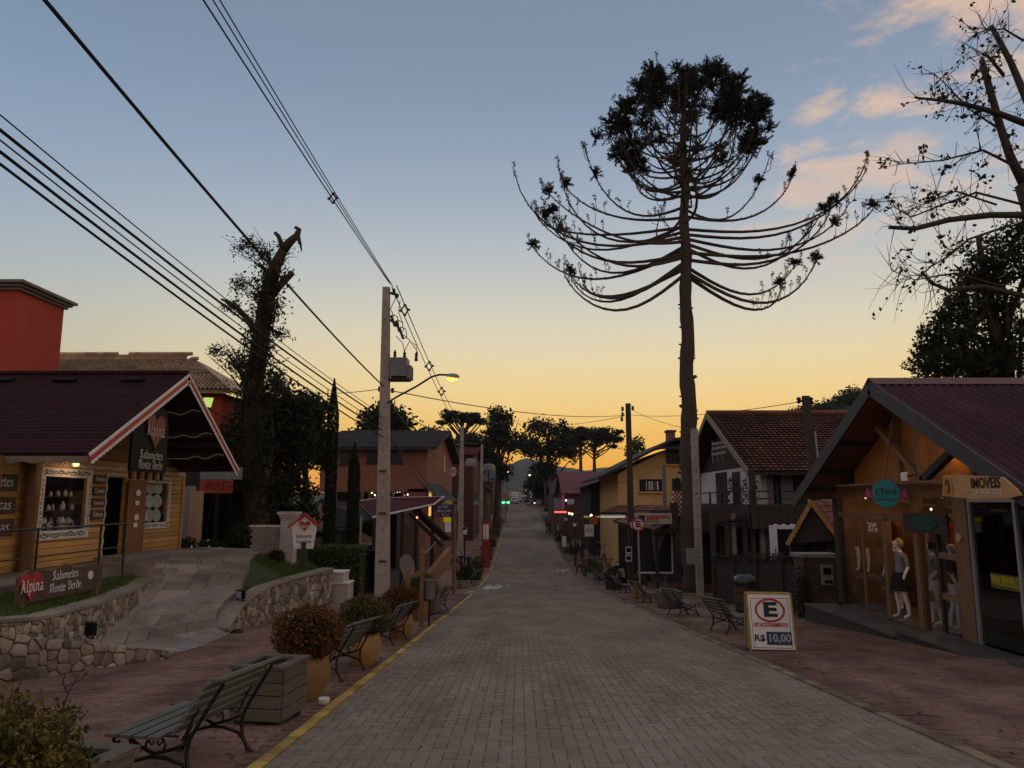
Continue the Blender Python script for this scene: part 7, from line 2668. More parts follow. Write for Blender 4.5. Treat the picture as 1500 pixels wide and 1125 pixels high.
MB().box(a.x, b.x, SYp, SYp + .16, a.z, b.z).build('box', mat('signbox_white', (.42, .42, .38), .6, .1, 5), bs)
MB().box(a.x + .05, b.x - .06, SYp - .02, SYp - .002, a.z + .06, b.z - .05).build('face', mat('sign_cream', (.40, .41, .37), .6, .15, 3), bs)
mz = (a.z + b.z) / 2
MB().box(a.x + .12, a.x + .42, SYp - .03, SYp - .021, mz - .14, mz + .16).build('badge', M_sblk, bs)
MB().box(a.x + .5, b.x - .4, SYp - .026, SYp - .021, mz - .08, mz + .05).build('orange_band', mat('sign_orange', (.5, .13, .04), .6, .3, 3), bs)
MB().box(a.x + .4, b.x - .6, SYp - .026, SYp - .021, mz - .17, mz - .09).build('green_band', mat('sign_green', (.16, .24, .09), .6, .3, 3), bs)
text('lettering', 'patanela', .3, (a.x + 1.05, SYp - .03, mz + .10), (1, 0, 0), ZU, mat('sign_magenta', (.42, .03, .08), .6, .1, 3), bs, width=1.1, bold=.01)
text('lettering', 'bar lanches', .12, (a.x + 1.3, SYp - .03, mz - .03), (1, 0, 0), ZU, M_white, bs, width=.5)
MB().bar((b.x - .05, SYp + .08, b.z + .12), (a.x - .2, SYp + .08, b.z + .12), .06, .06).build('hanger_bar', M_iron, bs)
MB().box(b.x, b.x + .35, SYp + .2, SYp + .5, a.z - .2, b.z + .5).build('bracket_post', M_woodd, bs)
ct = thing('checked_cloth', 'red and white checked cloth draped by the restaurant corner', 'cloth', tuple(at(997, 745, 36.5)))
V, Fc = [], []
a, b = at(985, 755, 37.0), at(1008, 719, 37.0)
nx_, nz_ = 8, 10
mb = MB()
for i in range(nx_):
    for j in range(nz_):
        x0_, x1_ = a.x + (b.x - a.x) * i / nx_ + j * .0, a.x + (b.x - a.x) * (i + 1) / nx_
        z0_, z1_ = a.z + (b.z - a.z) * j / nz_, a.z + (b.z - a.z) * (j + 1) / nz_
        if i < (nz_ - j) * .25 and False:
            continue
        if (nz_ - 1 - j) * .55 > i + 2.2:
            continue
        mb.cur = (i + j) % 2
        w = lambda x: 37.0 + .06 * math.sin(x * 9)
        mb.add([(x0_, w(x0_), z0_), (x1_, w(x1_), z0_), (x1_, w(x1_), z1_), (x0_, w(x0_), z1_)], [(0, 1, 2, 3)])
mb.build('cloth', [mat('check_red', (.35, .03, .03), .85, .2, 5), M_white], ct)
MB().bar((a.x, 37.02, b.z + .03), (b.x, 37.02, b.z + .03), .05, .05).build('rod', M_woodd, ct)

# ---------------------------------------------------------------- ochre house and buildings further down
oh = thing('ochre_house', 'ochre yellow two-storey house with a dark sloping roof and chimney', 'building', (10, 60, gz(58)))
OY = 57.0
M_och = mat('ochre_plaster', (.66, .42, .18), .85, .12, 2, .1, dirt=.12)
P_ = [(at(905, 745, OY).x, gzs(OY) - .5), (at(1012, 745, OY).x, gzs(OY) - .5), (at(1012, 642, OY).x, at(1012, 655, OY).z), (at(985, 650, OY).x, at(985, 655, OY).z), (at(905, 690, OY).x, at(905, 694, OY).z)]
MB().prism(P_, lambda u, v, w: (u, OY + w, v), (0, 14)).build('wall', M_och, oh)
l0, l1, l2 = at(878, 702, OY - 1), at(984, 647, OY - 1), at(1020, 640, OY - 1)
MB().slab([l0, l1, l1 + Vector((0, 16, 0)), l0 + Vector((0, 16, 0))], (0, 0, .2)).build('roof', M_slate, oh)
MB().slab([l1, l2 + Vector((1, 0, .3)), l2 + Vector((1, 16, .3)), l1 + Vector((0, 16, 0))], (0, 0, .2)).build('roof', M_slate, oh)
l3 = at(985, 655, OY - 1)
MB().slab([at(960, 658, OY - 1.2), at(1025, 658, OY - 1.2), at(1025, 643, OY + 3), at(984, 643, OY + 3)], (0, 0, .12)).build('roof', M_slate, oh)
c = at(982, 640, OY + 2)
MB().box(c.x - .3, c.x + .3, OY + 1.6, OY + 2.4, c.z - 1.5, c.z + .35).build('chimney', M_brk, oh)
MB().box(c.x - .38, c.x + .38, OY + 1.5, OY + 2.5, c.z + .35, c.z + .5).build('chimney_cap', M_slate, oh)
for (p0, q0, p1, q1) in ((937, 702, 970, 720), (976, 660, 1003, 680), (985, 701, 1010, 720)):
    a, b = at(p0, q1, OY), at(p1, q0, OY)
    o = MB().box(a.x, b.x, OY - .06, OY - .004, a.z, b.z).build('window', M_wind, oh)
    for s in (.33, .66):
        x = a.x + (b.x - a.x) * s
        MB().box(x - .04, x + .04, OY - .1, OY - .061, a.z, b.z).build('mullion', M_woodd, o)
    MB().box(a.x - .1, b.x + .1, OY - .16, OY - .004, a.z - .13, a.z - .002).build('sill', M_och, o)
for px in range(947, 964, 4):
    c = at(px, 711, OY)
    MB().box(c.x - .05, c.x + .05, OY - .09, OY - .061, c.z - .35, c.z + .3).build('window_star', M_white, oh)
tile_field(at(878, 752, 52), at(985, 752, 50), at(985, 741, 55), at(905, 741, 55), 5, 26, M_tiler, oh, 'awning_tiles')
MB().slab([at(878, 752, 52), at(985, 752, 50), at(985, 741, 55), at(905, 741, 55)], (0, 0, -.1)).build('awning', M_woodd, oh)
MB().box(at(906, 745, OY).x, at(1010, 745, OY).x, OY - .3, OY - .005, gzs(OY) - .4, at(950, 746, OY).z).build('dark_shopfront', mat('shopfront_dark', (.035, .03, .027), .8, .3, 3), oh)
t_ = thing('strip_light', 'cold white strip light under the ochre house awning', 'light', tuple(at(897, 757, 51)))
a, b = at(880, 757, 51), at(916, 757, 51)
MB().tube([a, b], .07, 7).build('tube', emitmat('cold_tube', (.9, .82, .74), .35), t_)
MB().bar(a + Vector((0, 0, .1)), b + Vector((0, 0, .1)), .1, .06).build('fitting', M_white, t_)
sp3 = at(972, 681, 44)
conc_pole('utility_pole', (sp3.x, 44, gzs(44)), sp3, .26, .2, 'short grey service post against the ochre wall', M_conc2, slots=False)

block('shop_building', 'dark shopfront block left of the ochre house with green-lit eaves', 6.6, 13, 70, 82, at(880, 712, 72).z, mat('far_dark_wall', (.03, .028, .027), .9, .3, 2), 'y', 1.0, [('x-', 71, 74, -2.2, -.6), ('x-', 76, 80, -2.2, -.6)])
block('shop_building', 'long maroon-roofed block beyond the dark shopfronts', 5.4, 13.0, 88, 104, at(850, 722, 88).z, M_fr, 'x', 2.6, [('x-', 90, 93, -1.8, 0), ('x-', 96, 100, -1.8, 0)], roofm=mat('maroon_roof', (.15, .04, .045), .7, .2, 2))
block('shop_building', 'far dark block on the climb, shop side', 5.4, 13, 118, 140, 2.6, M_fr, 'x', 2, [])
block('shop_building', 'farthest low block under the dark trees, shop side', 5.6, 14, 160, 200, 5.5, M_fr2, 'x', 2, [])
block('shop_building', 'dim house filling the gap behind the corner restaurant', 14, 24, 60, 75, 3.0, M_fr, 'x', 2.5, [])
far_sign('shop_sign', 'glowing red neon strip sign far along the shop pavement', 821, 750, 82, 1.3, .16, emitmat('red_neon', (1, .06, .05), 4), post=False)
far_sign('shop_sign', 'pinkish panel sign with a magenta edge above the red neon', 818, 738, 86, 1.0, 1.3, mat('grey_panel', (.2, .22, .23), .7, .2, 3), post=False)
far_sign('shop_sign', 'thin magenta light edge beside the grey panel sign', 825, 735, 85.8, .12, 1.5, emitmat('magenta_edge', (.9, .05, .2), .35), post=False)
far_sign('shop_sign', 'white hanging sign with red foot above the crowd', 836, 735, 80, .7, .55, M_white, post=False)
far_sign('shop_sign', 'round orange sign with dark centre over the shop pavement', 869.5, 762.5, 64, .8, .8, mat('orange_disc', (.42, .10, .03), .6, .25, 3), shape='round')
far_sign('menu_board', 'white printed menu board standing on the shop pavement', 863, 777, 62, .72, .95, M_white, 'VILA', M_sblk)
far_sign('menu_board', 'small white pavement board leaning near the far kerb', 826.5, 793, 70, .38, .95, M_white)
far_sign('shop_light', 'greenish lit strip under the dark shopfront eave', 868, 757, 69.5, 1.6, .16, emitmat('green_eave', (.45, .48, .1), .35), post=False)
for i, (px, py, y, col, e) in enumerate(((834, 752, 84, (1, .75, .4), 5), (838, 753, 80, (1, .85, .55), 4), (866, 755, 66, (1, .85, .6), 3), (841, 714, 90, (.9, .95, 1), 4), (829, 733, 88, (.8, .85, 1), 3), (783, 737, 150, (1, .9, .8), 4))):
    c = at(px, py, y)
    t_ = thing('shop_light', ['warm shop light next to the red neon', 'small warm light right of the red neon', 'small light under the round orange sign', 'cold light below the maroon roof', 'bluish light near the magenta edge', 'lone headlamp-like light by the far kerb'][i], 'light', tuple(c), 'far shop lights')
    MB().lathe([(.03, -.12), (.12, 0), (.03, .12)], tuple(c), 8).build('bulb', emitmat('shoplight_%d' % i, col, e), t_)
    MB().tube([c + Vector((0, 0, .1)), c + Vector((0, 0, .5))], .02, 4).build('stem', M_iron, t_)
# ---------------------------------------------------------------- the tall araucaria
AY = 36.0
ab = at(1013, 870, AY)
ab.z = gzs(AY) - .1
atop = at(1000, 150, AY)
big = thing('araucaria_tree', 'tall araucaria pine with candelabra branches rising over the street', 'tree', tuple(ab))
rng = np.random.default_rng(5)
mb = MB()
pts, rad = [], []
for k in range(46):
    s = k / 45
    p = ab.lerp(atop, s) + Vector((.05 * math.sin(k * .9), .05 * math.cos(k * 1.3), 0))
    pts.append(p)
    rad.append((.44 - .31 * s ** 1.3) * (1 + (.10 if k % 3 == 0 else -.02)))
rad[0] *= 1.25
mb.tube(pts, rad, 14)
for k in range(60):                                  # stubs of shed branches
    s = rng.uniform(.1, .62)
    p = ab.lerp(atop, s)
    th = rng.uniform(0, 6.28)
    r_ = .44 - .31 * s ** 1.3
    d = Vector((math.cos(th), math.sin(th), rng.uniform(-.2, .5)))
    mb.tube([p + d * r_ * .8, p + d * (r_ + rng.uniform(.05, .16))], [.06, .03], 5)
mb.build('trunk', M_bark, big, smooth=True)
H0 = at(1005, 404, AY).z
H1 = at(1000, 192, AY).z
T_ = [0, .12, .22, .33, .44, .52, .66, .85, 1]
R_ = [5.6, 8.3, 8.6, 8.2, 7.2, 5.8, 4.6, 3.4, 1.6]
RI = [.2, 1.0, 1.7, 2.5, 3.2, 3.3, 3.3, 2.9, 2.2]
DR = [1.8, 1.2, 1.0, .8, .6, .45, .3, .15, 0]
tufts, trad, small, sdir = [], [], [], []
NBR = 84
DC = at(1000, 196, AY)
for i in range(NBR):
    t = (i + rng.uniform(-.3, .3)) / (NBR - 1)
    t = min(1, max(0, t))
    t = t * 1.3 if t < .36 else .468 + (t - .36) / .64 * .532
    th = i * 2.39996 + rng.uniform(-.25, .25)
    if i < 9:                                        # the wide lowest arms lie mostly across the street view
        th = [.15, 3.3, -.25, 2.95, .5, 3.0, 2.7, -.5, 3.6][i] + rng.uniform(-.1, .1)
    elif i < 22:
        th = (i % 2) * math.pi + rng.uniform(-.75, .75)
    R = float(np.interp(t, T_, R_)) * rng.uniform(.72, 1.08)
    ri = float(np.interp(t, T_, RI)) * rng.uniform(.85, 1.12)
    dr = float(np.interp(t, T_, DR)) * rng.uniform(.7, 1.2)
    z0 = H0 + (H1 - H0) * t
    if t > .47:                                       # upper limbs carry the domed cap
        ph = math.asin(-.22 + 1.2 * (t - .47) / .53)
        R = 4.05 * math.cos(ph) * rng.uniform(.88, 1.05)
        tz = DC.z + 2.75 * math.sin(ph)
        ri, dr = 1.3 + 1.7 * math.cos(ph), .15
        z0 = min(tz - ri, atop.z)
        ri = tz - z0
    c0 = ab.lerp(atop, (z0 - ab.z) / (atop.z - ab.z))
    P = []
    wob = rng.uniform(-.5, .5)
    for k in range(13):
        s = k / 12
        rr_ = R * (1 - (1 - s) ** 1.3)
        zz = -dr * math.sin(math.pi * min(1, s * 1.02)) * (.9 if t > .1 else 1) + ri * s ** (3.2 - .9 * min(1, t / .45))
        P.append(Vector((c0.x + math.cos(th + wob * s * s) * rr_, c0.y + math.sin(th + wob * s * s) * rr_, z0 + zz)))
    r0 = .10 - .05 * t
    mb = MB().tube(P, [r0 * (1 - .72 * k / 12) for k in range(13)], 6)
    # bristly stubs and upturned side shoots
    for q in range(26):
        s = rng.uniform(.12, .98)
        k = int(s * 12)
        p = P[k].lerp(P[min(12, k + 1)], s * 12 - k)
        d = Vector((rng.normal() * .6, rng.normal() * .6, rng.uniform(-.3, 1)))
        d.normalize()
        mb.tube([p, p + d * rng.uniform(.08, .17)], [.022, .010], 4)
    nsh = int(3 + 9 * rng.random()) if t < .5 else 3
    for q in range(nsh):
        s = 1 - .55 * rng.random() ** 1.4
        k = min(11, int(s * 12))
        p = P[k].lerp(P[k + 1], s * 12 - k)
        out = Vector((math.cos(th), math.sin(th), 0))
        side = Vector((-out.y, out.x, 0)) * rng.choice([-1, 1])
        L = rng.uniform(.35, .95)
        e = p + side * L * .45 + out * L * .25 + Vector((0, 0, L * .75))
        m_ = p + side * L * .35 + out * L * .15 + Vector((0, 0, L * .12))
        mb.tube([p, m_, e], [.02, .016, .012], 4)
        small.append(e)
    small.append(P[-1])
    mb.build('branch', M_bark, big)
    if t > .47:                                       # dense bottle-brush heads in the upper crown
        for q in range(3):
            s = rng.uniform(.9, 1.03)
            k = min(11, int(s * 12))
            p = P[k].lerp(P[k + 1], s * 12 - k)
            tufts.append(p + Vector((rng.normal() * .26, rng.normal() * .26, rng.uniform(-.15, .2))))
            trad.append(rng.uniform(.45, .66))
    elif rng.random() < .5:
        tufts.append(P[12 - int(rng.integers(0, 5)) * (t > .25)] + Vector((0, 0, .15)))
        trad.append(rng.uniform(.3, .42))
for k in range(4):                                    # the crown's very top and scattered inner heads
    tufts.append(atop + Vector((rng.normal() * .9, rng.normal() * .9, rng.uniform(.1, 1.0))))
    trad.append(.55)
# each head = several finger-like shoots clad in needles
shoots, blades = MB(), []
for c, r_ in zip(tufts, trad):
    c = Vector(c)
    nf = 18
    for q in range(nf):
        d = Vector((rng.normal(), rng.normal(), rng.normal() * .7 + .55)).normalized()
        L = r_ * rng.uniform(.75, 1.15)
        cs = [np.array(c + d * L * s) for s in (.25, .42, .58, .74, .9, 1.0)]
        blades.append(needle_quads(np.array(cs), .11, 7, rng, .022, .0))
        shoots.tube([c, c + d * L], [.022, .012], 4)
sc_ = []
for p in small:
    d = Vector((rng.normal() * .3, rng.normal() * .3, 1)).normalized()
    for s in (0, .08, .17, .25):
        sc_.append(np.array(Vector(p) + d * s + Vector(rng.normal(size=3)) * .02))
blades.append(needle_quads(np.array(sc_), .13, 9, rng, .022, .5))
shoots.build('shoots', LF_arau, big)
quad_obj('foliage', np.concatenate(blades), LF_arau, big)

# ---------------------------------------------------------------- ivy-clad dead tree by the cabin
DY = 27.0
db = at(372, 815, DY)
db.z = .0
dt = thing('dead_tree', 'lopped dead tree wrapped in ivy beside the cabin gable', 'tree', tuple(db))
mb = MB()
D3 = lambda L: [at(px, py, DY + (k % 3) * .05) for k, (px, py) in enumerate(L)]
tr_ = [(372, 812), (373, 740), (370, 680), (371, 620), (372, 570), (378, 520), (384, 480), (390, 445), (395, 415), (400, 398), (408, 380), (417, 362)]
mb.tube([Vector((db.x, DY, -.3))] + D3(tr_), [.48, .42, .36, .34, .32, .34, .33, .29, .29, .26, .23, .20, .16], 12)
mb.tube(D3([(416, 364), (427, 352), (435, 345), (438, 336), (433, 333)]), [.18, .15, .13, .10, .07], 9)
mb.tube(D3([(436, 346), (440, 358), (442, 368)]), [.10, .05, .02], 7)
mb.tube(D3([(414, 362), (408, 346), (403, 341)]), [.10, .08, .07], 8)
mb.tube(D3([(397, 430), (410, 418), (422, 406), (429, 400)]), [.20, .15, .12, .09], 9)
mb.tube(D3([(383, 500), (365, 470), (345, 448), (324, 438)]), [.16, .12, .09, .04], 8)
mb.tube(D3([(388, 480), (402, 485), (418, 490)]), [.09, .06, .03], 6)
mb.tube(D3([(372, 600), (352, 545), (330, 515)]), [.12, .07, .03], 6)
mb.tube(D3([(397, 400), (388, 395), (378, 388)]), [.10, .07, .05], 6)
mb.build('trunk', M_bark3, dt, smooth=True)
rng = np.random.default_rng(80)
q = [np.array(at(float(np.interp(v, [p[1] for p in tr_[::-1]], [p[0] for p in tr_[::-1]])) + rng.normal() * 13, v, DY - rng.uniform(-.4, .5))) for v in rng.uniform(395, 800, 5200)]
quad_obj('trunk_ivy', leaf_quads(np.array(q), .075, rng), LF_dark, dt)
rng = np.random.default_rng(8)
iv = []
for (px, py, sx, sy, n) in ((382, 372, 22, 14, 260), (360, 358, 14, 8, 130), (352, 418, 14, 10, 150), (385, 430, 14, 16, 260), (392, 455, 16, 14, 300), (380, 500, 20, 22, 420), (372, 540, 24, 22, 420), (345, 530, 16, 14, 260), (318, 516, 12, 8, 100),
                            (372, 580, 26, 20, 480), (405, 560, 14, 22, 260), (410, 388, 12, 10, 70), (338, 448, 12, 8, 110), (412, 488, 10, 6, 60), (425, 360, 8, 6, 50), (372, 630, 28, 30, 600), (362, 690, 26, 40, 600)):
    for _ in range(n // 3):
        c = at(px + rng.normal() * sx * .6, py + rng.normal() * sy * .6, DY + rng.normal() * .35)
        for q in range(7):
            iv.append(np.array(c) + rng.normal(size=3) * .09)
quad_obj('ivy', leaf_quads(np.array(iv), .055, rng), LF_dark, dt)
vn = MB()
for (px, py, tx, ty_) in ((345, 350, 398, 400), (362, 345, 400, 392), (352, 372, 396, 402), (340, 405, 390, 440), (350, 425, 390, 445), (330, 440, 382, 490), (318, 505, 372, 580), (310, 520, 372, 590), (338, 512, 372, 570), (420, 490, 388, 480), (415, 560, 378, 600), (425, 370, 410, 385)):
    for q in range(3):
        e_ = at(px + rng.normal() * 8, py + rng.normal() * 7, DY + rng.normal() * .2)
        a_ = at(tx, ty_, DY)
        vn.tube([a_, a_.lerp(e_, .5) + Vector((0, 0, .12)), e_], [.03, .018, .006], 4)
for k in range(26):
    a = at(rng.uniform(350, 400), rng.uniform(470, 600), DY - .5)
    vn.tube([a, a + Vector((rng.normal() * .1, 0, -rng.uniform(.5, 1.3)))], .006, 4)
vn.build('hanging_vines', M_bark2, dt)

def lobes(px_list, y, depth=1.0):
    """(px, py, rx_px, ry_px) -> ellipsoids at distance y"""
    k = y / F
    return [(tuple(at(px, py, y + dy)), (rx * k, depth, ry * k)) for px, py, rx, ry, dy in px_list]


# dark thicket between the dead tree and the cypresses
tree('leafy_tree', 'dark leafy thicket tree behind the ivy-clad dead tree', 'tree', (at(405, 800, 29).x, 29, -.6), lobes([(375, 640, 52, 60, 0), (430, 650, 40, 55, .5), (360, 730, 36, 60, -.4), (425, 740, 42, 55, .3), (455, 600, 20, 25, .8), (410, 590, 30, 40, .6)], 29, 1.6), 15000, .10, LF_dark, trunk_r=.25, seed=3)
tree('leafy_tree', 'dark leafy tree poking above the thicket beside the tall cypress', 'tree', (at(450, 800, 33).x, 33, -2.2), lobes([(448, 600, 26, 26, 0), (440, 640, 34, 40, 0), (462, 650, 22, 40, .4)], 33, 1.2), 5000, .12, LF_dark, trunk_r=.18, seed=4)


def cypress(label, px, py_top, py_base, w_px, y, seed):
    k = y / F
    b = at(px, py_base, y)
    t = thing('cypress', label, 'tree', (b.x, y, gzs(y)), 'narrow cypresses')
    tp = at(px, py_top, y)
    MB().tube([(b.x, y, gzs(y) - .1), tp - Vector((0, 0, .4))], [.12, .02], 7).build('trunk', M_bark2, t)
    rng = np.random.default_rng(seed)
    n = 5000
    s = rng.random(n) ** .8
    r_ = w_px * k * .5 * np.minimum(1, (1 - s) * 5.5 + .04) * (.75 + .25 * rng.random(n)) * np.minimum(1, .6 + s * 3)
    th = rng.uniform(0, 6.28, n)
    z = gzs(y) + .3 + (tp.z - gzs(y) - .3) * s
    c = np.c_[b.x + r_ * np.cos(th), y + r_ * np.sin(th), z]
    d = np.c_[np.cos(th) * .25, np.sin(th) * .25, np.ones(n)]
    d /= np.linalg.norm(d, axis=1, keepdims=True)
    sd = np.cross(d, rng.normal(size=(n, 3)))
    sd /= np.linalg.norm(sd, axis=1, keepdims=True)
    L = rng.uniform(.1, .2, (n, 1))
    q = np.stack([c - d * L * .5, c + sd * .03, c + d * L * .5, c - sd * .03], 1)
    quad_obj('crown', q, LF_dark, t)


cypress('taller narrow cypress left of the concrete pole', 481, 556, 800, 17, 31, 1)
cypress('shorter narrow cypress in front of the brick building', 515, 650, 810, 17, 30, 2)

# trees behind the brick building and down the street
tree('leafy_tree', 'dark bushy tree rising behind the brick building roof', 'tree', (at(560, 700, 92).x, 92, -2.6), lobes([(552, 622, 24, 26, 0), (585, 628, 22, 26, 1), (540, 640, 22, 16, 0), (570, 605, 14, 14, 0)], 92, 2.2), 5200, .30, LF_dark, trunk_r=.4, seed=6)
tree('leafy_tree', 'low dark treetop beside the brick building gable', 'tree', (at(628, 700, 96).x, 96, -2.6), lobes([(625, 640, 20, 12, 0), (640, 650, 22, 12, 1)], 96, 2), 1800, .28, LF_dark, trunk_r=.3, seed=7)
c = at(676, 700, 100)
umbrella('araucaria_tree', 'umbrella-shaped araucaria above the second utility pole', (c.x, 100, gz(100)), at(676, 602, 100).z - gz(100), 3.3, 3, 3400)
c = at(667, 700, 125)
umbrella('araucaria_tree', 'smaller umbrella araucaria behind the brick gable', (c.x, 125, gz(125)), at(667, 645, 125).z - gz(125), 4.2, 4, 2600)
tree('leafy_tree', 'tall dense dark tree with a rounded top left of the street end', 'tree', (at(728, 740, 120).x, 120, gz(120)), lobes([(735, 615, 20, 20, 0), (720, 645, 24, 16, .5), (746, 648, 20, 14, 0), (712, 672, 24, 12, 0), (738, 690, 10, 14, .5), (733, 630, 18, 14, 0)], 120, 2.8), 5600, .28, LF_arau, M_bark, .5, 9, limbs=12)
tree('leafy_tree', 'dark spreading tree over the third utility pole', 'tree', (at(700, 740, 112).x, 112, gz(112)), lobes([(700, 660, 30, 16, 0), (690, 648, 24, 12, .5), (712, 672, 20, 14, 0)], 112, 2.4), 3200, .28, LF_arau, M_bark, .4, 10)
tree('leafy_tree', 'widest dense dark tree directly right of the street end', 'tree', (at(803, 760, 150).x, 150, gz(150)), lobes([(800, 626, 34, 12, 0), (772, 652, 22, 12, 1), (826, 642, 22, 12, 0), (795, 658, 30, 14, .5), (832, 662, 16, 12, 0), (798, 684, 18, 14, 0)], 150, 4), 6400, .34, LF_arau, M_bark, .7, 11, limbs=14)
tree('leafy_tree', 'low dark shrubby tree under the widest tree at the street end', 'tree', (at(795, 745, 170).x, 170, gz(170)), lobes([(795, 705, 26, 22, 0), (785, 720, 18, 16, 0), (815, 712, 20, 20, .5)], 170, 3), 3600, .34, LF_dark, M_bark, .4, 12)
c = at(851, 700, 140)
umbrella('araucaria_tree', 'slender umbrella araucaria with a visible trunk right of the dense trees', (c.x, 140, gz(140)), at(851, 630, 140).z - gz(140), 4.6, 13, 3000)
c = at(871, 700, 120)
umbrella('araucaria_tree', 'broad umbrella araucaria standing alone against the orange sky', (c.x, 120, gz(120)), at(871, 632, 120).z - gz(120), 4.8, 14, 3600, thick=.25)
tree('leafy_tree', 'small airy tree behind the timber pole by the ochre roof', 'tree', (at(933, 700, 80).x, 80, gz(80)), lobes([(936, 655, 14, 13, 0), (928, 665, 12, 10, 0)], 80, 1.2), 900, .16, LF_mid, M_bark2, .15, 15)

# wooded rise behind the boutique roof
M_hill2 = mat('wooded_rise', (.03, .035, .022), .95, .4, .3)
hp = [(1130, 640), (1165, 605), (1200, 598), (1225, 588), (1245, 577), (1275, 572), (1330, 565), (1420, 560), (1500, 560), (1700, 600)]
hill('hill', sky_pts(hp, 190), 190, 60, M_hill2, 12, .8)
rng = np.random.default_rng(77)
wq = []
for k in range(900):
    px = rng.uniform(1150, 1420)
    py = np.interp(px, [p[0] for p in hp], [p[1] for p in hp]) + abs(rng.normal()) * 14 - 2
    c = np.array(at(px, py, 188 + rng.normal() * 3))
    wq.append(c + rng.normal(size=(14, 3)) * .8)
wo = quad_obj('woods', leaf_quads(np.concatenate(wq), .42, rng), LF_dark, None, 'stuff')
wo['label'] = 'dark woods covering the rise behind the boutique roof'

# ---------------------------------------------------------------- pruned tree and dark conifer at the right
PYY = 24.0
rb_ = at(1560, 560, PYY)
pt_ = thing('pruned_tree', 'pruned tree with sawn limbs and sparse leaves at the upper picture corner', 'tree', (rb_.x, PYY, gz(PYY)))
mb = MB()
Z = lambda L, dz=0: [at(px, py, PYY + dz * k / max(1, len(L) - 1)) for k, (px, py) in enumerate(L)]
mb.tube([(rb_.x, PYY, gzs(PYY) - .2)] + Z([(1560, 560), (1545, 420), (1520, 330), (1500, 270)]), [.55, .45, .4, .33, .28], 10)
limbs = [([(1500, 270), (1480, 230), (1465, 185), (1450, 130), (1438, 88)], .20, .13, 0), ([(1535, 380), (1530, 250), (1510, 160), (1480, 90), (1452, 38)], .24, .11, 1.0), ([(1505, 182), (1460, 165), (1410, 152), (1378, 147), (1340, 143)], .15, .05, -.5),
         ([(1520, 315), (1450, 315), (1390, 322), (1340, 335), (1303, 333)], .16, .09, -1.0), ([(1470, 110), (1450, 85), (1440, 78)], .08, .05, .3), ([(1530, 440), (1440, 420), (1390, 425), (1365, 415), (1350, 398)], .13, .05, -.8),
         ([(1500, 250), (1440, 220), (1380, 235), (1313, 241)], .07, .02, -.6), ([(1500, 300), (1430, 282), (1380, 300), (1335, 318), (1305, 300), (1300, 288)], .06, .015, -.4), ([(1480, 200), (1420, 160), (1380, 118), (1366, 106)], .05, .012, .5),
         ([(1500, 60), (1470, 42), (1440, 45), (1420, 55)], .05, .012, .3), ([(1480, 330), (1420, 350), (1390, 375), (1360, 392)], .06, .02, -.5), ([(1470, 420), (1400, 400), (1340, 410), (1305, 396)], .05, .015, -.7), ([(1460, 300), (1400, 280), (1350, 300), (1330, 325)], .05, .012, .4)]
for L, r0, r1, dz in limbs:
    n, r0, r1 = len(L), r0 * .78, r1 * .7
    mb.tube(Z(L, dz), [r0 + (r1 - r0) * k / (n - 1) for k in range(n)], 8)
mb.build('trunk', M_bark2, pt_, smooth=True)
rng = np.random.default_rng(19)
tw, lv = MB(), []
for L, r0, r1, dz in limbs:
    Pz = Z(L, dz)
    for q in range(30):
        s = rng.uniform(.2, 1) * (len(Pz) - 1)
        k = min(int(s), len(Pz) - 2)
        p = Pz[k].lerp(Pz[k + 1], s - k)
        d = Vector((rng.uniform(-1.2, .4), rng.normal() * .6, rng.normal() * .55)).normalized()
        LL = rng.uniform(.4, 1.5)
        m_ = p + d * LL * .5 + Vector((0, 0, rng.normal() * .12))
        e = p + d * LL + Vector((0, 0, rng.normal() * .25))
        tw.tube([p, m_, e], [.014, .009, .004], 4)
        if rng.random() < .5:
            for j in range(int(rng.integers(2, 8))):
                c = m_.lerp(e, rng.uniform(.1, 1.1))
                lv.append(np.array(c) + rng.normal(size=3) * .07)
tw.build('twigs', M_bark2, pt_)
quad_obj('leaves', leaf_quads(np.array(lv), .085, rng, .6), LF_dark, pt_)

CY_ = 27.0
ct_ = tree('conifer_tree', 'dense dark conifer mass above the boutique roof', 'tree', (at(1500, 560, CY_).x, CY_, gz(CY_)), lobes([(1470, 400, 60, 70, 0), (1430, 440, 45, 50, .4), (1400, 480, 50, 34, 0), (1480, 490, 60, 50, .5), (1380, 500, 34, 20, -.3), (1500, 350, 44, 44, .4), (1440, 520, 60, 26, .4)], CY_, 1.6), 15000, .085, LF_dark, M_bark2, .35, 21, limbs=12)
c = at(1352, 560, 30)
tk = thing('araucaria_tree', 'young araucaria top with spiky tufts just above the boutique ridge', 'tree', (c.x, 30, gz(30)))
tp_ = at(1354, 512, 30)
mb = MB().tube([(c.x, 30, gzs(30)), tp_], [.12, .05], 7)
rng = np.random.default_rng(41)
bl_ = []
for k in range(26):
    s = rng.uniform(0, 1)
    p = tp_ - Vector((0, 0, 1.5 * s))
    th = rng.uniform(0, 6.28)
    e = p + Vector((math.cos(th) * (.35 + .75 * s), math.sin(th) * (.35 + .75 * s), .25 + .2 * rng.random()))
    mb.tube([p, p.lerp(e, .6) - Vector((0, 0, .05)), e], [.03, .02, .014], 4)
    bl_.append(needle_quads(np.array([np.array(p.lerp(e, q)) for q in (.35, .5, .65, .8, .9, 1.0)]), .14, 12, rng, .024, .3))
mb.build('trunk', M_bark, tk)
quad_obj('foliage', np.concatenate(bl_), LF_arau, tk)
tree('leafy_tree', 'dark rounded bush behind the boutique ridge', 'tree', (at(1400, 560, 26).x, 26, gz(26)), lobes([(1385, 535, 40, 22, 0), (1450, 540, 60, 24, .3)], 26, 1.2), 4200, .08, LF_dark, M_bark2, .2, 23)
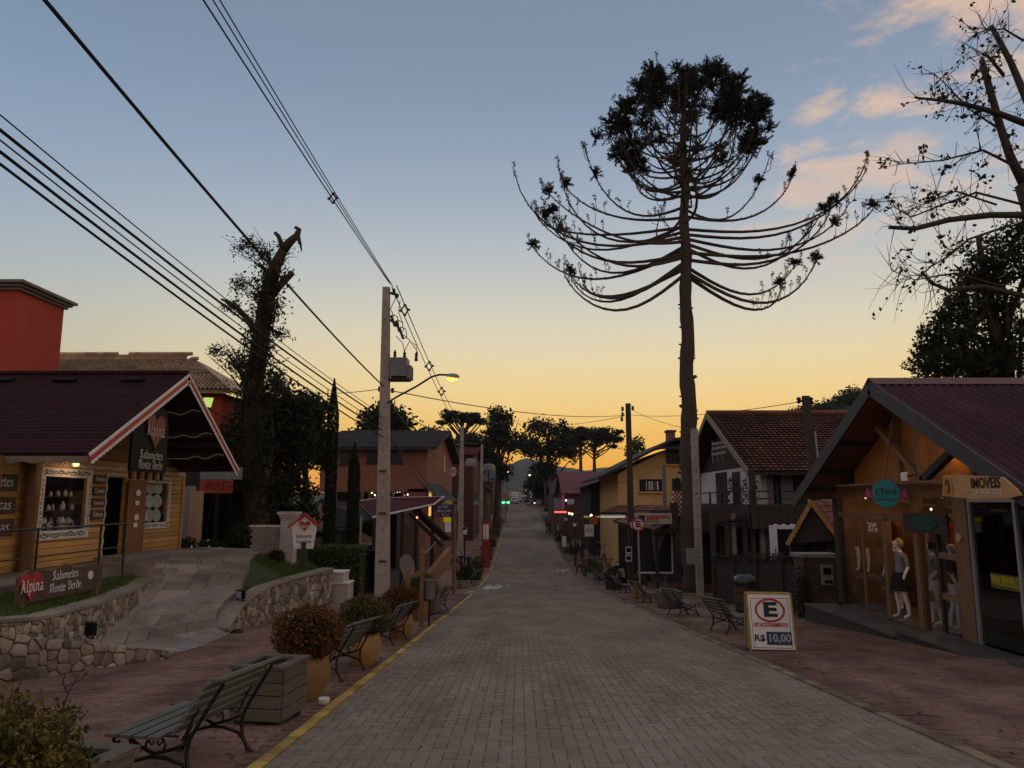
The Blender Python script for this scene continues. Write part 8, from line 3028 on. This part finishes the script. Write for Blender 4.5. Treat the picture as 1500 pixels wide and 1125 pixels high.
tree('leafy_tree', 'small dark tree between the ochre house and the chalet', 'tree', (at(1020, 700, 50).x, 50, gz(50)), lobes([(1012, 690, 14, 40, 0), (1020, 730, 12, 30, 0)], 50, 1), 1800, .12, LF_dark, M_bark2, .2, 24)
# shrubs at the cabin corner and in the shade behind the gate pillar
def shrub(label, px, py, y, rx, ry, lm, seed, n=900, size=.05, flowers=False):
    c = at(px, py, y)
    t = thing('garden_shrub', label, 'shrub', (c.x, y, c.z - ry * y / F), 'garden shrubs')
    rng = np.random.default_rng(seed)
    q = leaf_quads(ball_points(n, tuple(c), (rx * y / F, rx * y / F, ry * y / F), rng, .4), size, rng)
    quad_obj('foliage', q, lm, t)
    MB().tube([c - Vector((0, 0, ry * y / F)), c], [.03, .015], 5).build('stem', M_bark2, t)
    if flowers:
        quad_obj('flowers', leaf_quads(ball_points(26, tuple(c), (rx * y / F, rx * y / F, ry * y / F), rng, .8), .04, rng, .9), M_white, t)


shrub('dark shrub with white blooms at the cabin corner', 268, 800, 24.0, 22, 14, LF_dark, 1, flowers=True)
shrub('low flowering shrub under the shopfront glass', 310, 800, 25.0, 24, 10, LF_dark, 2, flowers=True)
shrub('dark shrub before the whitewashed side wall', 405, 815, 23.0, 12, 9, LF_dark, 3, 500)
shrub('weedy clump at the foot of the rubble wall', 345, 928, 17.2, 14, 6, LF_dark, 4, 260, .03)
shrub('dark shrub filling the gap left of the gate wall', 355, 790, 25.5, 26, 26, LF_dark, 5, 1500, .06)
# ---------------------------------------------------------------- people
SKIN = mat('skin', (.30, .17, .11), .6, .1, 5)
HAIRC = [mat('hair_dark', (.02, .014, .01), .7, .2, 5), mat('hair_blond', (.36, .22, .09), .7, .2, 5)]
SHOE = mat('dark_shoe', (.02, .018, .016), .6, .1, 5)
_pm = {}


def person(label, px, py, y, rz, top, legs, hair=0, pose='walk', h=1.7, x=None):
    key = (top, legs, hair, pose)
    if key not in _pm:
        if pose == 'walk':
            J, E_ = person_joints(.24, h=1.7)
        elif pose == 'stand':
            J, E_ = person_joints(.05, h=1.7)
        else:                                        # seated: hips on a bench, shins down
            J, E_ = person_joints(.0, h=1.7)
            for s, nm in ((-1, 'l'), (1, 'r')):
                J['hip' + nm] = ((.09 * s, .06, .50), .085)
                J['knee' + nm] = ((.11 * s, .48, .50), .06)
                J['calf' + nm] = ((.11 * s, .50, .30), .052)
                J['ankle' + nm] = ((.11 * s, .48, .08), .037)
                J['toe' + nm] = ((.12 * s, .62, .035), (.038, .03))
                J['elbow' + nm] = ((.23 * s, .06, .72), .042)
                J['wrist' + nm] = ((.16 * s, .28, .62), .028)
                J['hand' + nm] = ((.12 * s, .36, .60), (.034, .02))
            for k in ('pelvis', 'waist', 'chest', 'neck0', 'neck', 'head0', 'head', 'crown', 'shl', 'shr'):
                p, r_ = J[k]
                J[k] = ((p[0], p[1], p[2] - .40), r_)
        hz_ = max(p[0][2] for p in J.values())
        def zone(X, Y, Zc):
            if Zc < .07:
                return 4
            if Zc > hz_ - .30:
                return 3 if (Zc > hz_ - .10 or Y < -.02) else 2
            if pose == 'sit':
                return 0 if (Zc > .56 and Y < .3) else 1
            if abs(X) > .2 and Zc < .86:
                return 2
            return 0 if Zc > .90 or abs(X) > .19 else 1
        _pm[key] = figure_mesh('person', J, E_, [top, legs, SKIN, HAIRC[hair], SHOE], zone, 1)
    c = at(px, py, y)
    o = bpy.data.objects.new('person', _pm[key])
    COL.objects.link(o)
    o.location = (c.x if x is None else x, y, gzs(y))
    o.rotation_euler.z = rz
    o.scale = (h / 1.7,) * 3
    tag(o, label, 'person', 'people on the pavements')
    return o


CL = {k: mat('cloth_' + k, v, .85, .2, 6) for k, v in dict(black=(.015, .015, .017), navy=(.02, .03, .07), red=(.22, .03, .03), grey=(.12, .12, .13), jeans=(.05, .07, .12), white=(.4, .4, .4), teal=(.05, .10, .11), lightblue=(.12, .18, .30), brown=(.10, .06, .04)).items()}
o = person('person in a dark coat walking towards the viewer near the lamp post', 686, 845, 49, math.pi, CL['black'], CL['black'], 1)
o = person('person in a navy jacket just behind the brown sign pole', 675, 842, 50, math.pi + .2, CL['navy'], CL['black'], 0, 'walk', 1.75)
bagc = at(672, 832, 49.6)
bg_ = thing('shopping_bag', 'yellow-orange shopping bag carried by the person behind the sign pole', 'bag', tuple(bagc))
MB().prism([(-.14, -.18), (.14, -.18), (.12, .14), (-.12, .14)], lambda u, v, w: (bagc.x + u, bagc.y + w, bagc.z + v), (-.05, .05)).tube([(bagc.x - .07, bagc.y, bagc.z + .14), (bagc.x, bagc.y, bagc.z + .26), (bagc.x + .07, bagc.y, bagc.z + .14)], .01, 5).build('bag', mat('ochre_bag', (.45, .25, .05), .7, .2, 5), bg_)
person('person in a red top partly hidden by the brown sign pole', 666, 838, 47, math.pi, CL['red'], CL['brown'], 0)
person('person in a light blue shirt stepping over the kerb by the climbing road', 801, 770, 92, 1.2, CL['lightblue'], CL['navy'], 0)
person('person in dark clothes just behind the light blue shirt', 805, 764, 97, 2.0, CL['navy'], CL['black'], 0, 'stand')
crowd = [(820, 790, 76, 'black', 'black', 'leftmost person of the dark group under the red neon'), (823, 791, 74, 'grey', 'jeans', 'person in grey in the dark group under the red neon'), (827, 789, 77, 'black', 'jeans', 'person in black and jeans in the group under the red neon'),
         (832, 790, 75, 'navy', 'black', 'rightmost person of the group under the red neon'), (836, 792, 72, 'teal', 'jeans', 'person in teal just right of the neon group'), (843, 793, 69, 'grey', 'black', 'person in grey near the far lantern post'),
         (847, 794, 67, 'black', 'brown', 'person in black behind the far lantern post'), (853, 796, 65, 'navy', 'jeans', 'person in navy left of the white menu board'), (876, 790, 66, 'black', 'jeans', 'person in black right of the white menu board'), (884, 792, 62, 'white', 'jeans', 'person in white standing before the lit awning')]
for i, (px, py, y, a, b, lab) in enumerate(crowd):
    person(lab, px, py, y, (i * 1.9) % 6.28, CL[a], CL[b], i % 2 if i % 4 == 1 else 0, 'stand' if i % 3 else 'walk', 1.62 + .03 * (i % 5))
person('person in brown seated at the kerb by the far lantern post', 851, 818, 55, 1.6, CL['brown'], CL['black'], 0, 'sit', x=4.65)
sbk = thing('kerb_stool', 'small dark bench under the seated person', 'bench', (4.65, 55, gz(55)))
MB().box(4.40, 4.85, 54.75, 55.25, gzs(55) + .36, gzs(55) + .41).build('seat', M_woodd, sbk)
for dx in (-.2, .15):
    MB().box(4.65 + dx - .03, 4.65 + dx + .03, 54.8, 55.2, gzs(55) - .02, gzs(55) + .36).build('leg', M_woodd, sbk)

# cafe tables and chairs in the shade before the restaurant and ochre house
def cafe_set(x, y, rz, label):
    t = proto('cafe_table', label, 'table', 'cafe tables on the shop pavement')
    MB().lathe([(.02, .02), (.025, .7), (.33, .71), (.33, .74)], n=14).lathe([(.22, 0), (.2, .02), (.02, .03)], n=12).build('table', M_woodd, t)
    return put(t, (x, y, gzs(y)), rz)


for x, y, lab in ((7.4, 56.5, 'dark round cafe'), (6.9, 58.5, 'dark cafe pedestal beside the ochre house'), (7.6, 60.5, 'farthest dark cafe'), (6.1, 49, 'dark bistro')):
    cafe_set(x, y, 0, {56.5: 'dark round table with a white vase before the ochre house', 58.5: 'dark round table just behind the vase', 60.5: 'farthest dark round table near the menu board', 49: 'dark round table by the restaurant bush'}[y])
vase = MB().lathe([(.05, 0), (.06, .1), (.035, .22), (.045, .26)], (7.4, 56.5, gzs(56.5) + .742), 10).build('table_vase', M_white, smooth=2)
tag(vase, 'small white vase on the cafe table before the ochre house', 'vase')
# dark easel board near the shop kerb
eb = thing('easel_board', 'dark triangular easel board between benches on the shop pavement', 'sign', (5.3, 41, gz(41)))
for s in (-1, 1):
    MB().slab([(5.0, 41 + s * .35, gzs(41)), (5.7, 41 + s * .35, gzs(41)), (5.65, 41 + s * .02, gzs(41) + 1.1), (5.05, 41 + s * .02, gzs(41) + 1.1)], (0, s * .02, 0)).build('panel', M_black if s < 0 else M_wood, eb)
MB().slab([(5.1, 40.78, gzs(41) + .5), (5.6, 40.78, gzs(41) + .5), (5.57, 40.92, gzs(41) + .95), (5.13, 40.92, gzs(41) + .95)], (0, -.012, 0)).build('printed_sheet', mat('sheet_grey', (.3, .3, .29), .8, .4, 4), eb)

# ---------------------------------------------------------------- cars
def car_proto(name, label, paint):
    t = proto(name, label, 'car', 'cars at the street end')
    prof = [(-2.0, .38), (-2.05, .62), (-1.95, .86), (-1.25, .93), (-.62, 1.38), (.75, 1.42), (1.45, .98), (2.0, .90), (2.05, .55), (1.98, .33)]
    lo = [(1.66, .33), (1.60, .52), (1.3, .62), (1.0, .52), (.94, .3), (-.94, .3), (-1.0, .52), (-1.3, .62), (-1.6, .52), (-1.66, .36)]
    P = prof + lo
    n = len(P)
    V = []
    for s in (-1, 1):
        for (y, z) in P:
            w = .86 if z < .95 else .86 - (z - .95) * .38
            V.append((s * w, y, z))
    Fc = [(i, (i + 1) % n, n + (i + 1) % n, n + i) for i in range(n)] + [tuple(range(n - 1, -1, -1)), tuple(range(n, 2 * n))]
    MB().add(V, Fc).build('body', paint, t)
    M_ws = mat('car_glass', (.02, .022, .025), .1, .1, 4, spec=.6)
    MB().slab([(-.68, -1.20, .96), (.68, -1.20, .96), (.60, -.70, 1.33), (-.60, -.70, 1.33)], (0, -.02, .02)).build('rear_window', M_ws, t)
    MB().slab([(-.60, .82, 1.37), (.60, .82, 1.37), (.68, 1.38, 1.03), (-.68, 1.38, 1.03)], (0, .02, .02)).build('windscreen', M_ws, t)
    for s in (-1, 1):
        MB().add([(s * .865, -1.0, .96), (s * .865, 1.2, .98), (s * .72, .68, 1.36), (s * .725, -.55, 1.33)], [(0, 1, 2, 3)]).build('side_window', M_ws, t)
        for y in (-1.3, 1.3):
            w = MB()
            w.lathe([(.30, -.09), (.32, -.05), (.32, .05), (.30, .09)], n=16)
            w.v = [(s * .78 + z, y + a, .32 + b) for a, b, z in w.v]
            wo_ = w.build('wheel', M_black, t, smooth=2)
            rm_ = MB()
            rm_.lathe([(.18, -.1), (.05, .1)], n=10)
            rm_.v = [(s * .78 + z * s * 1.02, y + a, .32 + b) for a, b, z in rm_.v]
            rm_.build('rim', M_steel, wo_)
        MB().box(s * .72 - .11, s * .72 + .11, -2.08, -1.98, .66, .82).build('tail_light', mat('tail_lens', (.25, .02, .02), .3, .1, 4, emit=(1, .05, .03), es=.4), t)
        MB().box(s * .66 - .14, s * .66 + .14, 2.0, 2.07, .62, .78).build('headlight', mat('head_lens', (.7, .7, .68), .2, .1, 4), t)
        MB().box(s * .93 - .07, s * .93 + .07, .95, 1.1, .95, 1.08).build('mirror', paint, t)
    MB().box(-.26, .26, -2.09, -2.06, .5, .62).build('number_plate', M_white, t)
    return t


c1 = car_proto('parked_car', 'silver car driving away up the middle of the far road', mat('silver_paint', (.34, .34, .36), .3, .05, 4, metal=.5))
def place_car(o, x, y, rz):
    put(o, (x, y, gzs(y) + .01), rz)
    o.rotation_euler.x = math.atan(gzs(y + 2) / 4 - gzs(y - 2) / 4) * math.cos(rz)


place_car(c1, 1.15, 182, 0)
c2 = car_proto('parked_car', 'white car beyond the silver one near the crest', mat('white_car_paint', (.55, .55, .55), .3, .05, 4))
place_car(c2, 1.6, 222, 0)
specs = [(-1.0, 176, .0, 'white_car_paint', 'white car parked nearest on the cabin side below the crest'), (-1.1, 184, .0, 'black_car_paint', 'black car parked second on the cabin side below the crest'), (-1.1, 192, 0, 'silver_paint', 'silver car parked third on the cabin side below the crest'), (-1.1, 201, 0, 'white_car_paint', 'white car parked last on the cabin side by the crest')]
mat('black_car_paint', (.02, .02, .022), .25, .05, 4)
for x, y, rz, pn, lab in specs:
    c = dup(c1, (0, 0, 0), 0, lab)
    for ch_ in c.children:
        if ch_.name.split('.')[0] in ('body', 'mirror'):
            ch_.data = ch_.data.copy()
            ch_.data.materials[0] = MATS[pn]
    place_car(c, x, y, rz)

finish_texts()
# ---------------------------------------------------------------- evening air
hz_ = MB().box(-880, 880, -55, 1830, -12, 165)
hm = bpy.data.materials.new('evening_haze')
hm.use_nodes = True
nt = hm.node_tree
nt.nodes.remove(nt.nodes['Principled BSDF'])
pvn = nt.nodes.new('ShaderNodeVolumePrincipled')
pvn.inputs['Color'].default_value = (.78, .86, 1, 1)
pvn.inputs['Density'].default_value = HAZE
pvn.inputs['Anisotropy'].default_value = .0
nt.links.new(pvn.outputs[0], nt.nodes['Material Output'].inputs['Volume'])
if HAZE:
    hzo = hz_.build('haze', hm)
    hzo['kind'] = 'stuff'
    hzo['label'] = 'thin evening haze lying over the whole street'
